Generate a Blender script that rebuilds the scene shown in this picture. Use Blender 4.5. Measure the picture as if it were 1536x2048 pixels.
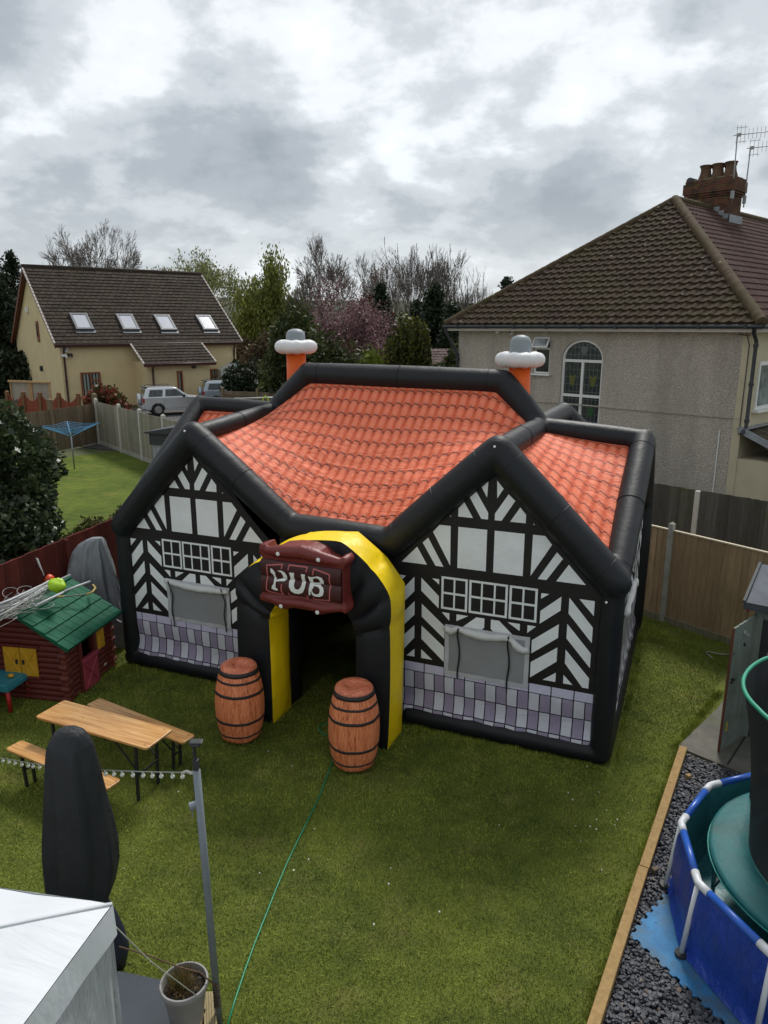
import bpy, bmesh, math, random
import numpy as np
from mathutils import Vector, Matrix, noise as mnoise

S = bpy.context.scene
for o in list(bpy.data.objects): bpy.data.objects.remove(o)
COL = S.collection
R = math.radians
# ------------------------------------------------------------------ camera
F_PX, PITCH, CAM_H = 1470.0, R(14.15), 5.0
cam_d = bpy.data.cameras.new('camera'); cam = bpy.data.objects.new('camera', cam_d); COL.objects.link(cam)
cam.location = (0, 0, CAM_H); cam.rotation_euler = (R(90) - PITCH, 0, 0)
cam_d.sensor_fit = 'VERTICAL'; cam_d.sensor_height = 36.0; cam_d.lens = F_PX / 2048 * 36
cam_d.clip_start = 0.05; cam_d.clip_end = 3000
S.camera = cam
S.render.resolution_x = 768; S.render.resolution_y = 1024
# ------------------------------------------------------------------ world: grey broken cloud
SUN_EL, SUN_AZ = R(52), R(20)          # azimuth measured from +Y towards +X
W = bpy.data.worlds.new('World'); S.world = W; W.use_nodes = True
nt = W.node_tree; nt.nodes.clear()
def wn(t, **k):
    n = nt.nodes.new(t)
    for a, b in k.items(): setattr(n, a, b)
    return n
def lk(a, b): nt.links.new(a, b)
out = wn('ShaderNodeOutputWorld'); bg = wn('ShaderNodeBackground'); bg.inputs[1].default_value = 1.0
sky = wn('ShaderNodeTexSky', sky_type='NISHITA'); sky.sun_disc = False
sky.sun_elevation = SUN_EL; sky.sun_rotation = SUN_AZ
skys = wn('ShaderNodeVectorMath', operation='SCALE'); skys.inputs['Scale'].default_value = 0.08
lk(sky.outputs[0], skys.inputs[0])
tc = wn('ShaderNodeTexCoord'); nrm = wn('ShaderNodeVectorMath', operation='NORMALIZE'); lk(tc.outputs['Generated'], nrm.inputs[0])
sp = wn('ShaderNodeSeparateXYZ'); lk(nrm.outputs[0], sp.inputs[0])
def m(op, a, b=None, clamp=False):
    n = wn('ShaderNodeMath', operation=op); n.use_clamp = clamp
    for i, v in enumerate((a, b)):
        if v is None: continue
        if isinstance(v, (int, float)): n.inputs[i].default_value = v
        else: lk(v, n.inputs[i])
    return n.outputs[0]
zz = m('ADD', m('MAXIMUM', sp.outputs[2], 0.0), 0.42)
cx = m('DIVIDE', sp.outputs[0], zz); cy = m('DIVIDE', sp.outputs[1], zz)
cv = wn('ShaderNodeCombineXYZ'); lk(cx, cv.inputs[0]); lk(cy, cv.inputs[1])
def wnoise(scale, detail, rough, off, dist=0.0):
    mp = wn('ShaderNodeMapping'); mp.inputs['Location'].default_value = off; lk(cv.outputs[0], mp.inputs[0])
    n = wn('ShaderNodeTexNoise'); n.inputs['Scale'].default_value = scale; n.inputs['Detail'].default_value = detail
    n.inputs['Roughness'].default_value = rough; n.inputs['Distortion'].default_value = dist
    lk(mp.outputs[0], n.inputs['Vector']); return n.outputs[0]
n1 = wnoise(1.9, 9, 0.50, (20.1, 2.6, 0), 0.12)
n2 = wnoise(3.8, 8, 0.58, (7.7, 4.2, 2), 0.1)
f = m('ADD', m('MULTIPLY', n1, 0.50), m('MULTIPLY', n2, 0.50))
rp = wn('ShaderNodeValToRGB'); lk(f, rp.inputs[0])
cr = rp.color_ramp; cr.interpolation = 'EASE'
cr.elements[0].position = 0.36; cr.elements[0].color = (0.18, 0.20, 0.22, 1)
cr.elements[1].position = 0.68; cr.elements[1].color = (0.66, 0.68, 0.69, 1)
e = cr.elements.new(0.45); e.color = (0.24, 0.262, 0.282, 1)
e = cr.elements.new(0.52); e.color = (0.345, 0.366, 0.383, 1)
e = cr.elements.new(0.59); e.color = (0.50, 0.523, 0.54, 1)
# brighter, flatter band of cloud down near the horizon
hz = m('SUBTRACT', 1.0, m('DIVIDE', m('MAXIMUM', sp.outputs[2], 0.0), 0.17), True)
mixh = wn('ShaderNodeMixRGB'); lk(m('MULTIPLY', hz, 0.4), mixh.inputs[0]); lk(rp.outputs[0], mixh.inputs[1]); mixh.inputs[2].default_value = (0.50, 0.52, 0.535, 1)
mixs = wn('ShaderNodeMixRGB'); mixs.inputs[0].default_value = 0.94; lk(skys.outputs[0], mixs.inputs[1]); lk(mixh.outputs[0], mixs.inputs[2])
lk(mixs.outputs[0], bg.inputs[0]); lk(bg.outputs[0], out.inputs[0])
# ------------------------------------------------------------------ sun
sd = bpy.data.lights.new('sun', 'SUN'); sd.energy = 1.5; sd.angle = R(14); sd.color = (1, 0.97, 0.92)
sun = bpy.data.objects.new('sun', sd); COL.objects.link(sun)
sun.rotation_euler = (R(90) - SUN_EL, 0, math.pi - SUN_AZ)
S.view_settings.view_transform = 'Standard'; S.view_settings.look = 'None'
S.view_settings.exposure = 0.93; S.view_settings.gamma = 1.0

rng = random.Random(7); nr = np.random.default_rng(5)
# ------------------------------------------------------------------ measuring helpers (a photograph pixel seen as a ray, met with a real plane)
_c, _s = math.cos(PITCH), math.sin(PITCH)
def ray(px, py):
    x = (px - 768) / F_PX; z = -(py - 1024) / F_PX
    return Vector((x, _c + z * _s, -_s + z * _c))
def GR(px, py, z=0.0):
    d = ray(px, py); t = (z - CAM_H) / d.z; return Vector((d.x * t, d.y * t, z))
def AT(px, py, Y):
    d = ray(px, py); t = Y / d.y; return Vector((d.x * t, Y, CAM_H + d.z * t))
class Plane:
    """a vertical plane through (x0,y0), direction yaw: gives (s, z)"""
    def __init__(s, x0, y0, yaw): s.o = Vector((x0, y0, 0)); s.u = Vector((math.cos(yaw), math.sin(yaw), 0)); s.n = Vector((-s.u.y, s.u.x, 0)); s.yaw = yaw
    def sz(s, px, py, v=0.0):
        d = ray(px, py); o = s.o + s.n * v; t = o.dot(s.n) / d.dot(s.n); p = d * t
        return ((p - s.o).dot(s.u), CAM_H + p.z)
    def P(s, a, z, v=0.0): return s.o + s.u * a + s.n * v + Vector((0, 0, z))
# ------------------------------------------------------------------ materials
MATS = {}
class NT:
    def __init__(s, name):
        s.m = bpy.data.materials.new(name); s.m.use_nodes = True; s.t = s.m.node_tree; s.t.nodes.clear()
        s.out = s.n('ShaderNodeOutputMaterial'); s.b = s.n('ShaderNodeBsdfPrincipled'); s.l(s.b.outputs[0], s.out.inputs[0])
        s.tc = s.n('ShaderNodeTexCoord')
    def n(s, t, **k):
        x = s.t.nodes.new(t)
        for a, b in k.items(): setattr(x, a, b)
        return x
    def l(s, a, b): s.t.links.new(a, b)
    def put(s, sock, v):
        if isinstance(v, (int, float)): sock.default_value = v
        elif isinstance(v, tuple): sock.default_value = v if len(v) == len(sock.default_value) else tuple(v) + (1,)
        else: s.l(v, sock)
    def mth(s, op, a, b=None, c=None, clamp=False):
        x = s.n('ShaderNodeMath', operation=op); x.use_clamp = clamp
        for i, v in enumerate((a, b, c)):
            if v is not None: s.put(x.inputs[i], v)
        return x.outputs[0]
    def map(s, scale=(1, 1, 1), rot=(0, 0, 0), loc=(0, 0, 0), src='Object'):
        x = s.n('ShaderNodeMapping'); s.l(s.tc.outputs[src], x.inputs[0])
        x.inputs['Scale'].default_value = scale; x.inputs['Rotation'].default_value = rot; x.inputs['Location'].default_value = loc
        return x.outputs[0]
    def noise(s, scale, detail=4, rough=.55, vec=None, dist=0.0):
        x = s.n('ShaderNodeTexNoise'); x.inputs['Scale'].default_value = scale; x.inputs['Detail'].default_value = detail
        x.inputs['Roughness'].default_value = rough; x.inputs['Distortion'].default_value = dist
        s.l(vec if vec is not None else s.tc.outputs['Object'], x.inputs['Vector']); return x.outputs[0]
    def ramp(s, v, stops, interp='LINEAR'):
        x = s.n('ShaderNodeValToRGB'); s.put(x.inputs[0], v); r = x.color_ramp; r.interpolation = interp
        for i, (p, c) in enumerate(stops):
            c = tuple(c) + (1,) if len(c) == 3 else c
            if i < 2: r.elements[i].position = p; r.elements[i].color = c
            else: e = r.elements.new(p); e.color = c
        return x.outputs[0]
    def mix(s, f, a, b, mode='MIX'):
        x = s.n('ShaderNodeMixRGB', blend_type=mode); s.put(x.inputs[0], f); s.put(x.inputs[1], a); s.put(x.inputs[2], b); return x.outputs[0]
    def bump(s, h, strength=.3, dist=.02, prev=None):
        x = s.n('ShaderNodeBump'); x.inputs['Strength'].default_value = strength; x.inputs['Distance'].default_value = dist
        s.put(x.inputs['Height'], h)
        if prev is not None: s.l(prev, x.inputs['Normal'])
        return x.outputs[0]
    def rand(s): return s.n('ShaderNodeNewGeometry').outputs['Random Per Island']
    def fin(s, col=None, rough=.6, nrm=None, metal=0, spec=None, alpha=None):
        if col is not None: s.put(s.b.inputs['Base Color'], col)
        s.put(s.b.inputs['Roughness'], rough); s.put(s.b.inputs['Metallic'], metal)
        if spec is not None: s.put(s.b.inputs['Specular IOR Level'], spec)
        if nrm is not None: s.l(nrm, s.b.inputs['Normal'])
        if alpha is not None: s.put(s.b.inputs['Alpha'], alpha)
        return s.m
def mat(name, col, rough=.6, var=.15, sc=6, bump=0, bsc=60, metal=0, stretch=(1, 1, 1), dirt=None, island=0, spec=None, bd=.01):
    if name in MATS: return MATS[name]
    t = NT(name); v = t.map(stretch)
    n = t.noise(sc, 5, .6, v)
    a = tuple(c * (1 - var) for c in col); b = tuple(min(1, c * (1 + var)) for c in col)
    c = t.ramp(n, [(.3, a), (.7, b)])
    if dirt: c = t.mix(t.ramp(t.noise(dirt[1], 6, .65, t.map(loc=(5, 3, 1))), [(.5, (0, 0, 0)), (.72, (dirt[2],) * 3)]), c, tuple(dirt[0]))
    if island:
        rr = t.mth('ADD', t.mth('MULTIPLY', t.rand(), 2 * island), 1 - island)
        x = t.n('ShaderNodeVectorMath', operation='SCALE'); t.l(c, x.inputs[0]); t.l(rr, x.inputs['Scale']); c = x.outputs[0]
    nm = t.bump(t.noise(bsc, 4, .6, v), bump, bd) if bump else None
    MATS[name] = t.fin(c, rough, nm, metal, spec); return MATS[name]
# ------------------------------------------------------------------ mesh builder
class MB:
    def __init__(s): s.v = []; s.f = []; s.mi = []; s.cur = 0; s.uv = {}
    def add(s, vs, fs, mi=None):
        k = len(s.v); s.v += [tuple(x) for x in vs]; s.f += [tuple(i + k for i in q) for q in fs]; s.mi += [s.cur if mi is None else mi] * len(fs); return s
    def box(s, c, d, rot=None, mi=None):
        """box centre c, full size d, optional 3x3 rotation"""
        x, y, z = (q / 2 for q in d); vs = [Vector(p) for p in ((-x, -y, -z), (x, -y, -z), (x, y, -z), (-x, y, -z), (-x, -y, z), (x, -y, z), (x, y, z), (-x, y, z))]
        if rot is not None: vs = [rot @ p for p in vs]
        c = Vector(c)
        return s.add([p + c for p in vs], [(0, 3, 2, 1), (4, 5, 6, 7), (0, 1, 5, 4), (1, 2, 6, 5), (2, 3, 7, 6), (3, 0, 4, 7)], mi)
    def beam(s, a, b, w, h, mi=None, up=(0, 0, 1)):
        a, b = Vector(a), Vector(b); d = (b - a); L = d.length; d.normalize(); up = Vector(up)
        if abs(d.dot(up)) > .98: up = Vector((0, 1, 0))
        sx = d.cross(up).normalized(); uz = sx.cross(d)
        return s.box((a + b) / 2, (w, L, h), Matrix((sx, d, uz)).transposed(), mi)
    def tube(s, pts, r, n=8, cap=True, mi=None):
        pts = [Vector(p) for p in pts]; rs = r if isinstance(r, (list, tuple)) else [r] * len(pts)
        vs = []; fs = []; u = None
        for i, p in enumerate(pts):
            d = (pts[min(i + 1, len(pts) - 1)] - pts[max(i - 1, 0)])
            if d.length < 1e-9: d = Vector((0, 0, 1))
            d.normalize()
            if u is None: u = d.orthogonal().normalized()
            else:
                u = u - d * u.dot(d)
                u = u.normalized() if u.length > 1e-6 else d.orthogonal().normalized()
            w = d.cross(u)
            for k in range(n):
                a = 2 * math.pi * k / n; vs.append(p + (u * math.cos(a) + w * math.sin(a)) * rs[i])
        for i in range(len(pts) - 1):
            for k in range(n):
                k2 = (k + 1) % n; fs.append((i * n + k, i * n + k2, (i + 1) * n + k2, (i + 1) * n + k))
        if cap: fs.append(tuple(range(n))[::-1]); fs.append(tuple((len(pts) - 1) * n + k for k in range(n)))
        return s.add(vs, fs, mi)
    def ball(s, c, r, n=12, sc=(1, 1, 1), mi=None):
        c = Vector(c); m_ = n // 2; vs = [c + Vector((0, 0, -r * sc[2]))]; fs = []
        for i in range(1, m_):
            ph = -math.pi / 2 + math.pi * i / m_
            for k in range(n):
                a = 2 * math.pi * k / n; vs.append(c + Vector((math.cos(a) * math.cos(ph) * r * sc[0], math.sin(a) * math.cos(ph) * r * sc[1], math.sin(ph) * r * sc[2])))
        vs.append(c + Vector((0, 0, r * sc[2]))); T = len(vs) - 1
        for k in range(n):
            k2 = (k + 1) % n; fs.append((0, 1 + k2, 1 + k))
            for i in range(m_ - 2): fs.append((1 + i * n + k, 1 + i * n + k2, 1 + (i + 1) * n + k2, 1 + (i + 1) * n + k))
            fs.append((1 + (m_ - 2) * n + k, 1 + (m_ - 2) * n + k2, T))
        return s.add(vs, fs, mi)
    def lathe(s, prof, n=24, c=(0, 0, 0), mi=None, a0=0, a1=2 * math.pi):
        """prof: list of (r,z)"""
        c = Vector(c); vs = []; fs = []; full = abs(a1 - a0 - 2 * math.pi) < 1e-6; m_ = n if full else n + 1
        for r, z in prof:
            for k in range(m_):
                a = a0 + (a1 - a0) * k / n; vs.append(c + Vector((r * math.cos(a), r * math.sin(a), z)))
        for i in range(len(prof) - 1):
            for k in range(n):
                k2 = (k + 1) % m_; fs.append((i * m_ + k, i * m_ + k2, (i + 1) * m_ + k2, (i + 1) * m_ + k))
        return s.add(vs, fs, mi)
    def prism(s, poly, depth, fn=None, mi=None):
        """poly of 2-D points; fn(a,b,t) -> 3-D with t in (0,depth)"""
        n = len(poly); fn = fn or (lambda a, b, t: (a, t, b))
        vs = [fn(a, b, 0) for a, b in poly] + [fn(a, b, depth) for a, b in poly]
        fs = [tuple(range(n)), tuple(range(2 * n - 1, n - 1, -1))] + [(i, i + n, (i + 1) % n + n, (i + 1) % n) for i in range(n)]
        return s.add(vs, fs, mi)
    def poly(s, pts, mi=None): return s.add(pts, [tuple(range(len(pts)))], mi)
    def grid(s, nx, ny, fn, mi=None, mfn=None, flip=False):
        """fn(i/nx, j/ny) -> point"""
        vs = [fn(i / nx, j / ny) for j in range(ny + 1) for i in range(nx + 1)]
        k = len(s.v); s.v += [tuple(p) for p in vs]
        for j in range(ny):
            for i in range(nx):
                a = k + j * (nx + 1) + i; q = (a, a + 1, a + nx + 2, a + nx + 1)
                s.f.append(q[::-1] if flip else q); s.mi.append(mfn(i, j) if mfn else (s.cur if mi is None else mi))
        return s
    def build(s, name, mats, parent=None, smooth=False, bevel=0, loc=None, label=None, auto=None):
        me = bpy.data.meshes.new(name); me.from_pydata(s.v, [], s.f)
        mats = mats if isinstance(mats, (list, tuple)) else [mats]
        for q in mats: me.materials.append(q)
        me.polygons.foreach_set('material_index', [min(i, len(mats) - 1) for i in s.mi])
        if smooth: me.polygons.foreach_set('use_smooth', [True] * len(me.polygons))
        me.update()
        if auto is not None:
            try: me.set_sharp_from_angle(angle=R(auto))
            except Exception: pass
        o = bpy.data.objects.new(name, me); COL.objects.link(o)
        if parent is not None: o.parent = parent
        if loc is not None: o.location = loc
        if bevel:
            b = o.modifiers.new('bevel', 'BEVEL'); b.width = bevel; b.segments = 2; b.limit_method = 'ANGLE'; b.angle_limit = R(35)
        if label: o['label'] = label
        return o
def tag(o, label, cat, group=None):
    o['label'] = label; o['category'] = cat
    if group: o['group'] = group
    return o
def thing(name, label, cat, loc=(0, 0, 0), rz=0, group=None):
    o = bpy.data.objects.new(name, None); COL.objects.link(o); o.location = loc; o.rotation_euler = (0, 0, rz); o.empty_display_size = .1
    return tag(o, label, cat, group)
def struct(o, kind='structure'): o['kind'] = kind; return o
def copy_tree(o, parent=None):
    c = o.copy(); COL.objects.link(c)
    if parent is not None: c.parent = parent
    for ch in [x for x in bpy.data.objects if x.parent == o]: copy_tree(ch, c)
    return c
def soft(o, voxel, smooth=8, fac=.5):
    r = o.modifiers.new('fuse', 'REMESH'); r.mode = 'VOXEL'; r.voxel_size = voxel; r.use_smooth_shade = True
    q = o.modifiers.new('relax', 'SMOOTH'); q.factor = fac; q.iterations = smooth
    return o
def rotz(a): return Matrix.Rotation(a, 3, 'Z')
# ================================================================== GROUND AND SURFACES
def grass_mat(name, base, light, brown, sc=1.0):
    t = NT(name)
    big = t.noise(.55 * sc, 5, .6); mid = t.noise(3.2 * sc, 6, .65, t.map(loc=(4, 9, 0))); fine = t.noise(55, 4, .7, t.map((1, .6, 1)))
    c = t.ramp(t.mth('ADD', t.mth('MULTIPLY', big, .5), t.mth('MULTIPLY', mid, .5)), [(.36, base), (.5, tuple((a + b) / 2 for a, b in zip(base, light))), (.66, light)])
    c = t.mix(t.ramp(t.noise(1.3 * sc, 7, .7, t.map(loc=(2, 2, 7))), [(.54, (0, 0, 0)), (.68, (.55,) * 3)]), c, brown)
    c = t.mix(t.mth('MULTIPLY', t.ramp(fine, [(.35, (0, 0, 0)), (.62, (1, 1, 1))]), .55), t.mix(.62, c, (.012, .018, .004)), c)
    nm = t.bump(t.noise(90, 3, .7), .8, .02, t.bump(t.noise(9, 4, .6), .5, .05))
    return t.fin(c, .85, nm, spec=.2)
M_LAWN = grass_mat('lawn_grass', (.082, .116, .018), (.275, .32, .05), (.36, .30, .10))
M_LAWN2 = grass_mat('neighbour_grass', (.085, .135, .012), (.23, .30, .028), (.33, .29, .06), 1.0)
M_FIELD = mat('rough_ground', (.07, .085, .03), .9, .35, .2, .5, 2)
def sheet(name, pts, z, m, kind='structure', sub=0):
    b = MB(); b.poly([(x, y, z) for x, y in pts]); o = b.build(name, m); o['kind'] = kind; return o
sheet('ground', [(-700, -60), (700, -60), (700, 1500), (-700, 1500)], -.03, M_FIELD)
sheet('lawn', [(-7.6, 1.2), (7.2, 1.2), (7.2, 8.6), (4.6, 13.0), (-1.8, 22.5), (-2.8, 21.6), (-5.2, 11.2)], 0.0, M_LAWN)
sheet('neighbour_lawn', [(-30, 6), (-7.3, 3), (-5.3, 11.0), (-2.9, 21.0), (-8.2, 26.6), (-11.1, 30.3), (-17, 24), (-30, 20)], -.004, M_LAWN2)
M_ASPH = mat('driveway_asphalt', (.075, .07, .068), .9, .2, 3, .4, 80)
sheet('driveway', [(-8.0, 28.5), (-2.5, 36), (-6, 52), (-20, 44.5), (-24, 40), (-12.5, 31)], -.002, M_ASPH)
# distant hillside behind the trees
def hill(name, x0, x1, y0, y1, h, seed, col):
    b = MB()
    def fn(a, c):
        x = x0 + (x1 - x0) * a; y = y0 + (y1 - y0) * c
        e = math.sin(math.pi * c) * (min(1, a * 6, (1 - a) * 6)); return (x, y, -1 + e * h * (1 + .35 * mnoise.noise((x * .02, y * .02, seed))))
    b.grid(80, 16, fn); o = b.build(name, col, smooth=True); struct(o); return o
M_HILL = mat('hillside_scrub', (.075, .085, .045), .95, .5, .25, 1, 1.5, dirt=((.10, .07, .05), .1, .7))
hill('hillside', -190, 200, 95, 230, 11.5, 3.3, M_HILL)

# ================================================================== INFLATABLE PUB
PUB_O, PUB_YAW, PD = (-3.82, 10.394, 0), -.397, 4.285
pub = thing('inflatable_pub', 'large black inflatable pub with timbered gable prints and orange tile roof on the lawn', 'inflatable pub', PUB_O, PUB_YAW)
PUBP = Plane(-3.82, 10.394, -.397)
def pvc(name, col, rough=.42, wr=.35, sc=14, st=(1, 1, 1), var=.08):
    t = NT(name); n = t.noise(1.7, 4, .6)
    c = t.ramp(n, [(.3, tuple(q * (1 - var) for q in col)), (.7, tuple(min(1, q * (1 + var)) for q in col))])
    a = t.noise(sc, 5, .62, t.map(st, (0, .5, .3)), 1.2); b_ = t.noise(3.1, 3, .5)
    return t.fin(c, rough, t.bump(b_, wr * .7, .08, t.bump(a, wr, .012)), spec=.4)
M_BLK = pvc('black_inflated_fabric', (.0075, .009, .0115), .52, .26, 10)
M_BLKP = pvc('black_panel_fabric', (.012, .010, .010), .6, .3)
M_WHT = pvc('white_print_fabric', (.82, .84, .84), .55, .45, 10, (1, 1, 3))
M_LAV = pvc('lavender_print', (.62, .59, .75), .5, .4, 10, (3, 1, 1)); M_PUR = pvc('purple_print', (.33, .28, .39), .5, .4, 10, (3, 1, 1)); M_PLW = pvc('pale_brick_print', (.62, .62, .69), .5, .4, 10, (3, 1, 1))
M_YEL = pvc('yellow_inflated_fabric', (.97, .66, .008), .42, .5, 16, (1, 1, .5)); M_ORG = pvc('orange_stack_fabric', (.80, .13, .015), .5, .2)
M_PUFF = pvc('white_inflated_fabric', (.74, .74, .74), .5, .5, 12); M_GRY = pvc('grey_pot_fabric', (.27, .30, .32), .5, .2)
# tile print
t = NT('orange_tile_print')
uv = t.tc.outputs['UV']; sx = t.n('ShaderNodeSeparateXYZ'); t.l(uv, sx.inputs[0])
wob = t.mth('MULTIPLY', t.mth('SUBTRACT', t.noise(2.2, 3, .5), .5), .35)
cu = t.mth('ADD', sx.outputs[0], wob)
ph = t.mth('MULTIPLY', cu, 2 * math.pi)
wav = t.mth('ADD', t.mth('MULTIPLY', t.mth('SINE', ph), .10), t.mth('MULTIPLY', t.mth('SINE', t.mth('ADD', t.mth('MULTIPLY', ph, 2), .9)), .05))
rowv = t.mth('FRACT', t.mth('ADD', t.mth('ADD', sx.outputs[1], wav), t.mth('MULTIPLY', wob, .4)))
line = t.ramp(rowv, [(0, (1, 1, 1)), (.055, (1, 1, 1)), (.085, (0, 0, 0)), (.985, (0, 0, 0)), (1.0, (1, 1, 1))])
colsh = t.mth('ADD', t.mth('MULTIPLY', t.mth('COSINE', t.mth('SUBTRACT', ph, 1.5)), .5), .5)
ub = t.ramp(rowv, [(.08, (.75,) * 3), (.45, (1, 1, 1)), (.80, (.95,) * 3), (1, (.72,) * 3)])
c = t.ramp(colsh, [(0, (.70, .12, .048)), (.35, (.86, .185, .085)), (.75, (.94, .25, .135))])
c = t.mix(.8, c, ub, 'MULTIPLY')
streak = t.noise(10, 5, .7, t.map((4, .7, 1)))
c = t.mix(t.ramp(streak, [(.45, (0, 0, 0)), (.75, (.35,) * 3)]), c, (.45, .07, .035))
c = t.mix(t.mth('MULTIPLY', line, .9), c, (.045, .016, .02))
wr = t.bump(t.noise(2.2, 4, .55, t.map((1.0, 3.0, 1), (0, 0, .5)), 1.5), .5, .07, t.bump(t.noise(18, 4, .6, t.map((1, 2.5, 1), (0, 0, -.4)), 1.0), .25, .008))
M_TILEP = t.fin(c, .62, wr, spec=.3)

K = dict(FRb=(6.91, 0, .12), FLb=(-.0, 0, .12), FRe=(6.92, 0, 2.25), FLe=(.02, 0, 2.19), pR=(5.55, 0, 3.63), pL=(1.36, 0, 3.58), fR=(4.24, 0, 2.40), fL=(2.82, 0, 2.45),
         rL=(1.98, PD / 2, 4.29), rR=(5.05, PD / 2, 4.25), jL=(1.36, PD / 2, 3.70), jR=(5.58, PD / 2, 3.64), sR=(6.97, PD / 2, 3.54), sL=(-.10, PD / 2, 3.74),
         BRb=(6.91, PD, .12), BLb=(-.05, PD, .12), BRe=(6.92, PD, 2.25), BLe=(-.03, PD, 2.25), bR=(5.57, PD, 3.62), bL=(1.36, PD, 3.6), gR=(4.24, PD, 2.4), gL=(2.82, PD, 2.4))
KV = {k: Vector(v) for k, v in K.items()}
b = MB()
def ft(names, r, n=20, bul=.012):
    for a, c in zip(names[:-1], names[1:]):
        A, C = KV[a], KV[c]; L = (C - A).length; k = max(4, int(L / .12)); pts = [A.lerp(C, i / k) for i in range(k + 1)]
        b.tube(pts, [r + bul * math.sin(math.pi * i / k) ** .6 for i in range(k + 1)], n)
    for a in names: b.ball(KV[a], r * 1.0, 16)
ft(['FLb', 'FLe'], .125); ft(['FRb', 'FRe'], .125); ft(['FRe', 'pR', 'fR', 'fL', 'pL', 'FLe'], .188)
ft(['BRb', 'BRe', 'bR', 'gR', 'gL', 'bL', 'BLe', 'BLb'], .17)
ft(['FRe', 'sR', 'BRe'], .155); ft(['FLe', 'sL', 'BLe'], .15)
ft(['jL', 'rL', 'rR', 'jR'], .17); b.ball(KV['rL'], .18, 16)
ft(['pL', 'jL', 'sL'], .13); ft(['jL', 'bL'], .13); ft(['pR', 'jR', 'sR'], .14); ft(['jR', 'bR'], .15)
for q in ('jL', 'jR'): b.ball(KV[q], .175, 16)
ft(['FRb', 'BRb', 'BLb', 'FLb'], .13)
for u0, u1 in ((-.1, 2.62), (4.45, 6.95)): b.tube([(u0, 0, .115), (u1, 0, .115)], .125, 18)
fr = b.build('frame', M_BLK, pub, True); soft(fr, .022, 6)
def seam_at(a, c, dist, r):
    A, C = KV[a], KV[c]; d = (C - A).normalized(); o = A + d * dist; u = d.orthogonal().normalized(); w = d.cross(u)
    b = MB(); b.tube([o + (u * math.cos(q) + w * math.sin(q)) * r for q in [2 * math.pi * k / 40 for k in range(41)]], .0045, 4, False); b.build('seam', M_BLK, pub)
for a, c, r in (('FRe', 'pR', .190), ('pR', 'fR', .190), ('fR', 'fL', .190), ('fL', 'pL', .190), ('pL', 'FLe', .190), ('FRb', 'FRe', .125), ('FLb', 'FLe', .125), ('rL', 'rR', .175), ('jL', 'rL', .172), ('jR', 'rR', .172), ('FRe', 'sR', .157), ('jR', 'sR', .142), ('pR', 'jR', .142), ('pL', 'jL', .132)):
    L = (KV[c] - KV[a]).length; seam_at(a, c, .20, r); seam_at(a, c, L - .20, r)
    if L > 1.6: seam_at(a, c, L * .5, r + .010)
# ---- roof membrane: minimal-surface sheets hung between the tubes
def membrane(u0, u1, v0, v1, top, bot, left, right, sag, name, nx=None):
    h = .045; nx = int(abs(u1 - u0) / h); ny = int(abs(v1 - v0) / h)
    us = np.linspace(u0, u1, nx + 1); vs = np.linspace(v0, v1, ny + 1)
    def pl(c, q): c = sorted(c); return np.interp(q, [x[0] for x in c], [x[1] for x in c])
    T, B = pl(top, us), pl(bot, us); L, Rr = pl(left, vs), pl(right, vs)
    yy, xx = np.meshgrid(np.linspace(0, 1, ny + 1), np.linspace(0, 1, nx + 1), indexing='ij')
    Z = B[None, :] * (1 - yy) + T[None, :] * yy
    Z[:, 0] = L; Z[:, -1] = Rr; Z[0] = B; Z[-1] = T
    hu = (us[1] - us[0]) ** 2; hv = (vs[1] - vs[0]) ** 2; w = 1 / (2 / hu + 2 / hv)
    for it in range(2500):
        Z[1:-1, 1:-1] = w * ((Z[1:-1, 2:] + Z[1:-1, :-2]) / hu + (Z[2:, 1:-1] + Z[:-2, 1:-1]) / hv - abs(sag) * 1.0)
    bb = MB(); pts = []
    for j in range(ny + 1):
        for i in range(nx + 1):
            fx = math.sin(math.pi * i / nx) * math.sin(math.pi * j / ny)
            q = Vector((us[i] * 1.1, vs[j] * 3.2 + us[i] * .6, 0))
            pts.append((us[i], vs[j], Z[j, i] - .012 + fx * .022 * mnoise.noise(q) + fx * .012 * mnoise.noise(q * 3.1)))
    fs = [(j * (nx + 1) + i, j * (nx + 1) + i + 1, (j + 1) * (nx + 1) + i + 1, (j + 1) * (nx + 1) + i) for j in range(ny) for i in range(nx)]
    if v1 < v0: fs = [q[::-1] for q in fs]
    bb.add(pts, fs); o = bb.build(name, M_TILEP, pub, True)
    uvl = o.data.uv_layers.new(name='UVMap'); idx = np.empty(len(o.data.loops), dtype=np.int32); o.data.loops.foreach_get('vertex_index', idx)
    P = np.array(pts); vmid = PD / 2; dv = np.abs(P[:, 1] - vmid)
    row = (dv / .205) + .9 * (1 - np.exp(-dv / .5)); uvs = np.stack([P[:, 0] / .137, row], 1)[idx]
    uvl.data.foreach_set('uv', uvs.astype(np.float32).ravel()); return o
def z_(k): return K[k][2]
m2 = PD / 2
ju0, ju1 = 1.36, 5.57
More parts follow.
